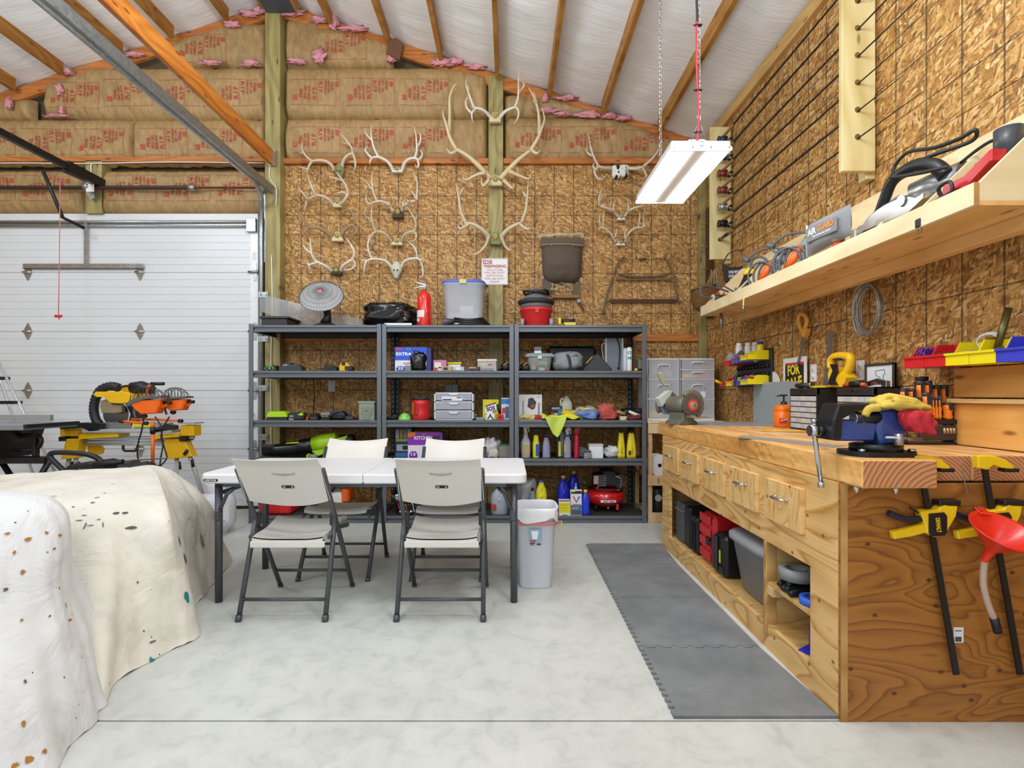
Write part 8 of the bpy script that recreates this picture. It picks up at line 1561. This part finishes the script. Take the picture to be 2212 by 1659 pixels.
for c_, p_ in zip(cols, ((-2.6, 2.0, .78), (-2.5, 2.0, .785), (-2.5, 1.98, .785), (-2.5, 1.97, .785), (-2.5, 1.96, .785), (-2.55, 1.96, .78), (-2.7, 1.98, .775), (-3.1, 2.0, .765))): c_.insert(0, p_)
t = T('white_drop_cloth', 'white drop cloth with rust coloured paint spots at the left edge', 'drop cloth', (-2.3, 1.9, 0))
o = drape(cols, 110, 50, .045, 11.0); o.v = [(v[0]+2.3, v[1]-1.9, v[2]) for v in o.v]; cl_ = o.build('cloth', WCL, t); RU = '#a9712c'
stains(cl_, o, Vector((-2.3, 1.9, 0)), [(63, 1172, .012, .008, RU), (95, 1147, .008, .007, RU), (125, 1153, .008, .007, RU), (45, 1236, .008, .01, RU), (20, 1157, .012, .005, RU), (112, 1180, .006, .005, RU), (155, 1340, .014, .006, RU), (45, 1340, .006, .006, RU), (45, 1566, .008, .014, RU), (22, 1650, .012, .01, RU), (55, 1640, .012, .014, RU), (92, 1622, .01, .008, RU), (30, 1200, .006, .008, RU), (17, 1275, .008, .008, SM), (50, 1460, .005, .008, SM), (105, 1327, .005, .004, SM)])
# ================================================================ PROPANE TANK
t = T('propane_tank', 'white propane tank standing behind the left table leg', 'propane tank', (wx(468, 4.55), 4.55, 0)); MB().lathe([(.10, 0), (.10, .03), (.125, .05), (.15, .09), (.152, .26), (.14, .31), (.09, .345), (.03, .355)], 28).build('cylinder', M('#dcdee6', .35), t)
MB().lathe([(.085, .345), (.09, .42), (.086, .43), (.08, .42), (.076, .35)], 24, cap=False).build('collar', M('#dcdee6', .35), t); MB().cyl((0, 0, .35), (0, 0, .40), .02, n=10).build('valve', M('#a9904c', .35, .8), t)
MB().grid(lambda u, v: (.1535*math.sin(R(5+60*u)), -.1535*math.cos(R(5+60*u)), .11+.15*v), 10, 2).build('label', WHITE, t)
for i in range(8): MB().grid(lambda u, v, i=i: (.1545*math.sin(R(10+(44-(i*7) % 15)*u)), -.1545*math.cos(R(10+(44-(i*7) % 15)*u)), .12+.016*i+.004*v), 8, 2).build('label_print', M('#b9464e' if i % 3 else '#2c3a8c', .5), t)
# ================================================================ MITRE SAW ON ITS STAND
DY_ = M('#f2bd12', .38); SIL = M('#c6cacd', .32, .35); D5 = 4.75
def mq(px, py, d=D5): return Vector(W(px, py, d))
ms = T('saw_stand', 'yellow and silver mitre saw stand with splayed legs before the overhead door', 'saw stand', (mq(285, 950).x, D5, 0)); O = Vector((mq(285, 950).x, D5, 0)); q = lambda x, y, d=D5: mq(x, y, d)-O
for (y0, r_) in ((945, .014), (952, .012), (959, .014)): MB().cyl(q(150 if y0 < 950 else 183, y0), q(420 if y0 < 950 else 375, y0), r_, n=10).build('rail', SIL, ms)
for P in (((152, 947), (184, 947), (172, 989), (140, 991)), ((363, 947), (404, 947), (421, 985), (372, 991), (360, 978))):
    MB().prism([xz(q(*p)) for p in P], -.05, .05, inset=.008).build('leg_bracket', DY_, ms)
MB().prism([xz(q(*p)) for p in ((176, 964), (205, 962), (213, 970), (210, 981), (200, 985), (180, 983))], .06, .075).build('hinge_plate', DY_, ms)
for i, (a, b, dd) in enumerate((((150, 990), (105, 1110), 4.45), ((165, 990), (150, 1110), 5.05), ((382, 990), (377, 1110), 4.45), ((410, 985), (455, 1100), 5.05))):
    A = q(*a); B = Vector(((b[0]-PX)*dd/FP, dd, 0))-O; MB().cyl(A, (B.x, B.y, .0), .019, n=10).build('leg', SIL, ms); MB().tube([A+Vector((.02, 0, -.03)), A+Vector((.03, 0, -.10))], .012, 6).build('lock_lever', BLACK, ms)
for (x0, x1) in ((141, 178), (398, 427)): MB().box(q(x0, 0)[0], q(x1, 0)[0], -.06, .06, q(0, 941)[2], q(0, 918 if x0 > 300 else 919)[2], .006).build('support_head', DY_, ms); MB().box(q(x0-3, 0)[0], q(x1+3, 0)[0], -.07, .07, q(0, 915)[2], q(0, 912)[2]).build('support_roller', SIL, ms); MB().box(q(x0-2, 0)[0], q(x0+12, 0)[0], -.065, .065, q(0, 952)[2], q(0, 942)[2], .004).build('clamp_knob', BLACK, ms)
for P in (((186, 938), (200, 934), (270, 934), (270, 942), (200, 946), (184, 948)), ((338, 944), (350, 938), (398, 934), (398, 942), (352, 946), (340, 952))): MB().prism([xz(q(*p)) for p in P], -.08, .06).build('saw_mount', DY_, ms)
MB().tube(crv([q(266, 961), q(268, 973), q(282, 974), q(294, 973), q(298, 961)], 4), .011, 6).build('carry_handle', BLACK, ms); MB().cyl(q(405, 972, D5-.06), q(398, 982, D5-.06), .014, n=8).build('lock_knob', BLACK, ms)
sw = T('mitre_saw', 'yellow sliding mitre saw with a ribbed black dust hose on its stand', 'mitre saw', tuple(mq(285, 934))); O2 = mq(285, 934); s = lambda x, y, d=D5: mq(x, y, d)-O2
MB().box(s(195, 0)[0], s(385, 0)[0], -.10, .10, s(0, 934)[2]+.002, s(0, 926)[2], .006).build('base', SIL, sw); MB().box(s(225, 0)[0], s(285, 0)[0], -.02, .0, s(0, 926)[2], s(0, 912)[2], .003).box(s(292, 0)[0], s(375, 0)[0], -.02, .0, s(0, 926)[2], s(0, 912)[2], .003).build('fence', M('#b3b2ac', .3, .7), sw); MB().box(s(290, 0)[0], s(330, 0)[0], -.024, -.02, s(0, 922)[2], s(0, 914)[2]).build('warning_label', M('#d8cf22', .5), sw)
bc = s(250, 895, D5+.02); rr_ = .115; MB().cyl(bc+Vector((0, .0, 0)), bc+Vector((0, .004, 0)), rr_, n=44).build('blade', M('#8d8f92', .25, .9), sw)
MB().prism([xz(s(*p)) for p in ((227, 866), (240, 862), (255, 873), (272, 876), (272, 890), (256, 893), (230, 892), (226, 880))], -.06, .0, inset=.008).build('blade_guard', M('#a69c86', .35, .5), sw)
MB().prism([xz(s(*p)) for p in ((216, 852), (222, 846), (283, 846), (306, 852), (305, 868), (278, 872), (252, 871), (240, 858), (222, 857))], -.09, .0, inset=.012).build('arm_cover', DY_, sw)
MB().prism([xz(s(*p)) for p in ((262, 832), (300, 831), (316, 830), (322, 850), (300, 868), (280, 850), (264, 844))], -.02, .12, inset=.015).build('motor_cover', DY_, sw); MB().tube([s(285, 838, D5-.02), s(306, 836, D5-.02), s(330, 842, D5-.02)], [.05, .055, .04], 12).build('motor', BLACK, sw)
hp = crv([s(258, 838), s(240, 834), s(218, 842), s(206, 864), s(203, 888), s(208, 908), s(216, 918)], 7); rr2 = [(.040 if i % 2 else .034) for i in range(len(hp))]; MB().tube(hp, rr2, 12).build('dust_hose', M('#25272a', .5), sw)
MB().tube(crv([s(250, 845, D5-.05), s(262, 836, D5-.05), s(280, 834, D5-.05), s(296, 842, D5-.05)], 5), .010, 6).build('cable', BCORD, sw); MB().prism([xz(s(*p)) for p in ((172, 914), (198, 912), (235, 914), (233, 928), (212, 930), (196, 922), (150, 926), (150, 920), (176, 918))], -.10, -.04).build('bevel_clamp', BLACK, sw)
MB().prism([xz(s(*p)) for p in ((270, 872), (296, 868), (300, 900), (288, 922), (276, 915), (280, 895))], .0, .06, inset=.01).build('pivot', BLACK, sw); MB().prism([xz(s(*p)) for p in ((345, 926), (375, 914), (392, 918), (392, 926), (352, 932))], -.10, -.04).build('bevel_lever', DARK, sw)
# ================================================================ WORK LIGHT
D6 = 4.30
wl_ = T('work_light', 'orange twin head halogen work light on a tripod stand', 'work light', (mq(330, 950, D6).x, D6, 0)); O3 = Vector((mq(330, 950, D6).x, D6, 0)); s = lambda x, y, d=D6: mq(x, y, d)-O3; OGE = M('#f26a1a', .35)
MB().cyl(s(330, 1010), s(330, 925), .014, n=12).build('pole', OGE, wl_); MB().cyl(s(330, 910), s(329, 930), .013, n=10).build('pole', OGE, wl_); MB().cyl(s(330, 937), s(330, 922), .020, n=12).cyl(s(330, 1012), s(330, 1002), .022, n=12).build('clamp_collar', BLACK, wl_)
b3 = s(330, 1008); MB().cyl(b3, (b3.x, 0, .25), .012, n=10).build('lower_pole', OGE, wl_)
for a in (90, 210, 330): MB().cyl((b3.x, 0, .30), (b3.x+.42*math.cos(R(a)), .3*math.sin(R(a))+.15, 0.0), .010, n=8).build('leg', OGE, wl_)
MB().tube([s(262, 910), s(316, 914)], .011, 8).tube([s(284, 906, D6+.08), s(330, 906, D6+.04), s(392, 909, D6+.02)], .010, 8).build('cross_bar', OGE, wl_)
for (x, y) in ((263, 910), (315, 914), (390, 909)): MB().cyl(s(x-4, y), s(x+4, y+.5), .015, n=10).build('bar_cap', BLACK, wl_)
def lamp(dx, dy, dd, sc=1):
    q_ = lambda x, y: s(285+(x-285)*sc+dx, 875+(y-875)*sc+dy, D6+dd)
    P = [(287, 870), (300, 864), (354, 862), (352, 876), (345, 893), (312, 895), (298, 884)]
    o = MB().prism([xz(q_(*p)) for p in P], dd-.05, dd+.05, inset=.012).build('lamp_head', OGE, wl_); MB().prism([xz(q_(*p)) for p in ((284, 873), (290, 864), (320, 856), (357, 854), (358, 859), (322, 862), (296, 871), (286, 878))], dd-.06, dd+.06, inset=.004).build('rim', M('#5b6066', .4), wl_)
    g_ = MB()
    c_ = q_(318, 858)
    for i in range(7):
        x0 = (-.105+.033*i)*sc; hh = .075*math.sqrt(max(0, 1-((x0+.005)/(.115*sc))**2))+.012
        g_.tube([(c_.x+x0, dd-.05, c_.z-.01+x0*.17), (c_.x+x0, dd-.04, c_.z+hh*.8), (c_.x+x0, dd, c_.z+hh), (c_.x+x0, dd+.04, c_.z+hh*.8), (c_.x+x0, dd+.05, c_.z-.01+x0*.17)], .0022, 4)
    for y_ in (-.045, -.02, .02, .045): g_.tube(crv([(c_.x-.11*sc, dd+y_, c_.z-.02), (c_.x-.06*sc, dd+y_, c_.z+.055), (c_.x, dd+y_, c_.z+.08), (c_.x+.07*sc, dd+y_, c_.z+.06), (c_.x+.12*sc, dd+y_, c_.z+.01)], 4), .0022, 4)
    o2 = g_.build('wire_cage', M('#4a4c50', .35, .6), wl_); o2['kind'] = 'stuff'
    MB().tube(crv([q_(330, 878), q_(345, 872), q_(362, 868), q_(358, 876), q_(340, 884)], 4), .009, 6).build('handle_frame', OGE, wl_); MB().cyl(q_(352, 869), q_(370, 870), .014, n=10).build('handle_grip', BLACK, wl_)
    MB().tube([q_(290, 882), q_(290, 893), q_(294, 905)], .010, 6, ry=.4).build('yoke', M('#6a6e73', .4), wl_); MB().sph(q_(312, 899), .025, .02, .018).build('junction_box', BLACK, wl_)
lamp(0, 0, 0); lamp(68, -3, .10, .78)
MB().tube(crv([s(322, 868, D6+.15), s(317, 848, D6+.15), s(322, 834, D6+.15), s(334, 829, D6+.15)], 5), .011, 8).build('carry_stem', OGE, wl_); MB().cyl(s(326, 829, D6+.15), s(354, 829, D6+.15), .014, n=10).build('carry_grip', BLACK, wl_)
MB().tube(crv([s(310, 900), s(306, 930), s(298, 960), s(298, 990), s(310, 1006), s(326, 1012)], 6), .006, 6).tube(crv([s(335, 900), s(350, 925), s(348, 945), s(356, 970), s(360, 990), s(345, 1008)], 6), .006, 6).tube(crv([s(366, 900), s(350, 930), s(352, 960), s(348, 985), s(345, 1008)], 6), .006, 6).build('cord', BCORD, wl_)
# ================================================================ TABLE SAW, LADDER, PRESSURE WASHER
D7 = 4.2
tb = T('table_saw', 'black table saw with grey top and folding stand at the left edge', 'table saw', (mq(20, 950, D7).x, D7, 0)); O4 = Vector((mq(20, 950, D7).x, D7, 0)); s = lambda x, y, d=D7: mq(x, y, d)-O4
MB().box(s(-120, 0)[0], s(112, 0)[0], -.25, .25, s(0, 925)[2], s(0, 914)[2], .004).build('table_top', M('#8f979d', .4, .3), tb); MB().box(s(112, 0)[0], s(118, 0)[0], -.25, .25, s(0, 921)[2], s(0, 913)[2], .003).build('rail_cap', BLACK, tb); MB().box(s(-120, 0)[0], s(60, 0)[0], .2, .24, s(0, 912)[2], s(0, 898)[2], .003).build('fence', M('#b4b8ba', .35, .5), tb)
MB().prism([xz(s(*p)) for p in ((-110, 926), (50, 926), (38, 958), (38, 986), (-110, 990))], -.2, .2).build('motor_housing', BLACK, tb); MB().box(s(2, 0)[0], s(14, 0)[0], -.24, -.2, s(0, 963)[2], s(0, 946)[2], .004).build('paddle_switch', ORG, tb)
MB().tube(crv([s(-60, 945), s(40, 942), s(74, 940), s(88, 948), s(86, 962), s(78, 970), s(80, 986)], 5), .018, 8).tube([s(-60, 978), s(40, 972), s(78, 972)], .012, 8).build('roll_cage', BLACK, tb); MB().box(s(75, 0)[0], s(83, 0)[0], -.03, .0, s(0, 986)[2], s(0, 922)[2], .003).build('upright', BLACK, tb)
MB().box(s(-120, 0)[0], s(106, 0)[0], -.05, .05, s(0, 1000)[2], s(0, 986)[2], .004).build('stand_beam', BLACK, tb)
for (a, b) in (((5, 1000), (120, 1130)), ((110, 990), (0, 1120)), ((-60, 1000), (-150, 1130))): A = s(*a); B = s(*b); B.z = 0; MB().cyl(A, B, .022, n=8).build('stand_leg', BLACK, tb)
D8 = 4.95
ld = T('step_ladder', 'silver aluminium step ladder with black treads behind the table saw', 'ladder', (mq(0, 900, D8).x, D8, 0)); O5 = Vector((mq(0, 900, D8).x, D8, 0)); s = lambda x, y, d=D8: mq(x, y, d)-O5
A = Vector(s(0, 790)); e = s(62, 910); dv = (e-A); f_ = (0-A.z)/dv.z; B = A+dv*f_; tp_ = A-dv*.45; 
for dx in (0, -.42): MB().tube([tp_+Vector((dx*.55, 0, 0)), B+Vector((dx-(.0 if dx == 0 else dv.x*f_*1.9), 0, 0))], .017, 8, ry=.6).build('side_rail', SIL, ld)
for y in (818, 870, 925): P = A+dv*((s(0, y).z-A.z)/dv.z); MB().box(P.x-.32, P.x, -.05, .04, P.z-.012, P.z+.018, .004).build('tread', BLACK, ld)
MB().tube([tp_+Vector((-.1, .1, 0)), Vector((s(8, 880).x, .45, 0))], .013, 8).build('rear_leg', SIL, ld)
D9 = 3.95
pw = T('pressure_washer', 'black wheeled machine with a loop handle behind the canvas drop cloth', 'machine', (mq(170, 1030, D9).x, D9, 0)); O6 = Vector((mq(170, 1030, D9).x, D9, 0)); s = lambda x, y, d=D9: mq(x, y, d)-O6
MB().tube(crv([s(150, 1028), s(118, 998), s(108, 985), s(116, 978), s(150, 978), s(190, 982), s(214, 992), s(222, 1006)], 5), .019, 8).build('loop_handle', M('#15171f', .4), pw)
MB().prism([xz(s(*p)) for p in ((150, 1040), (158, 1010), (172, 1000), (218, 994), (238, 1000), (246, 1022), (246, 1060), (150, 1060))], -.1, .15, inset=.02).build('housing', BLACK, pw); MB().box(-.16, .26, -.1, .15, .0, s(0, 1050)[2], .02).build('lower_housing', BLACK, pw)
MB().tube([s(200, 1004, D9-.12), s(266, 997, D9-.12)], [.016, .018], 8).build('spray_gun', BLACK, pw); MB().tube([s(266, 997, D9-.12), s(310, 993, D9-.12), s(362, 990, D9-.12)], .005, 6).build('lance', M('#5b5f60', .4, .6), pw)
for i in range(4): MB().box(s(194+5*i, 0)[0], s(196.5+5*i, 0)[0], -.105, -.09, s(0, 1022)[2], s(0, 1009)[2]).build('vent', M('#b9bbbd', .4), pw)
MB().prism([xz(s(*p)) for p in ((175, 1019), (180, 1017), (178, 1028), (174, 1029))], -.108, -.098).build('mark', YEL, pw)
MB().tube(crv([s(151, 1050), s(158, 1022), s(170, 1008), s(166, 1000)], 5), .018, 8).build('hose', M('#2a2c31', .4), pw)
mb = MB(); blob(mb, (0, 0, 0), .24, .10, .335, 83, .12, 30, 16, .4, 3, .08); o = mb.build('black_cover', M('#26282b', .6), None, (mq(290, 1010, 4.0).x, 4.03, 0)); tag(o, 'dark cover over equipment behind the canvas drop cloth', 'cover')
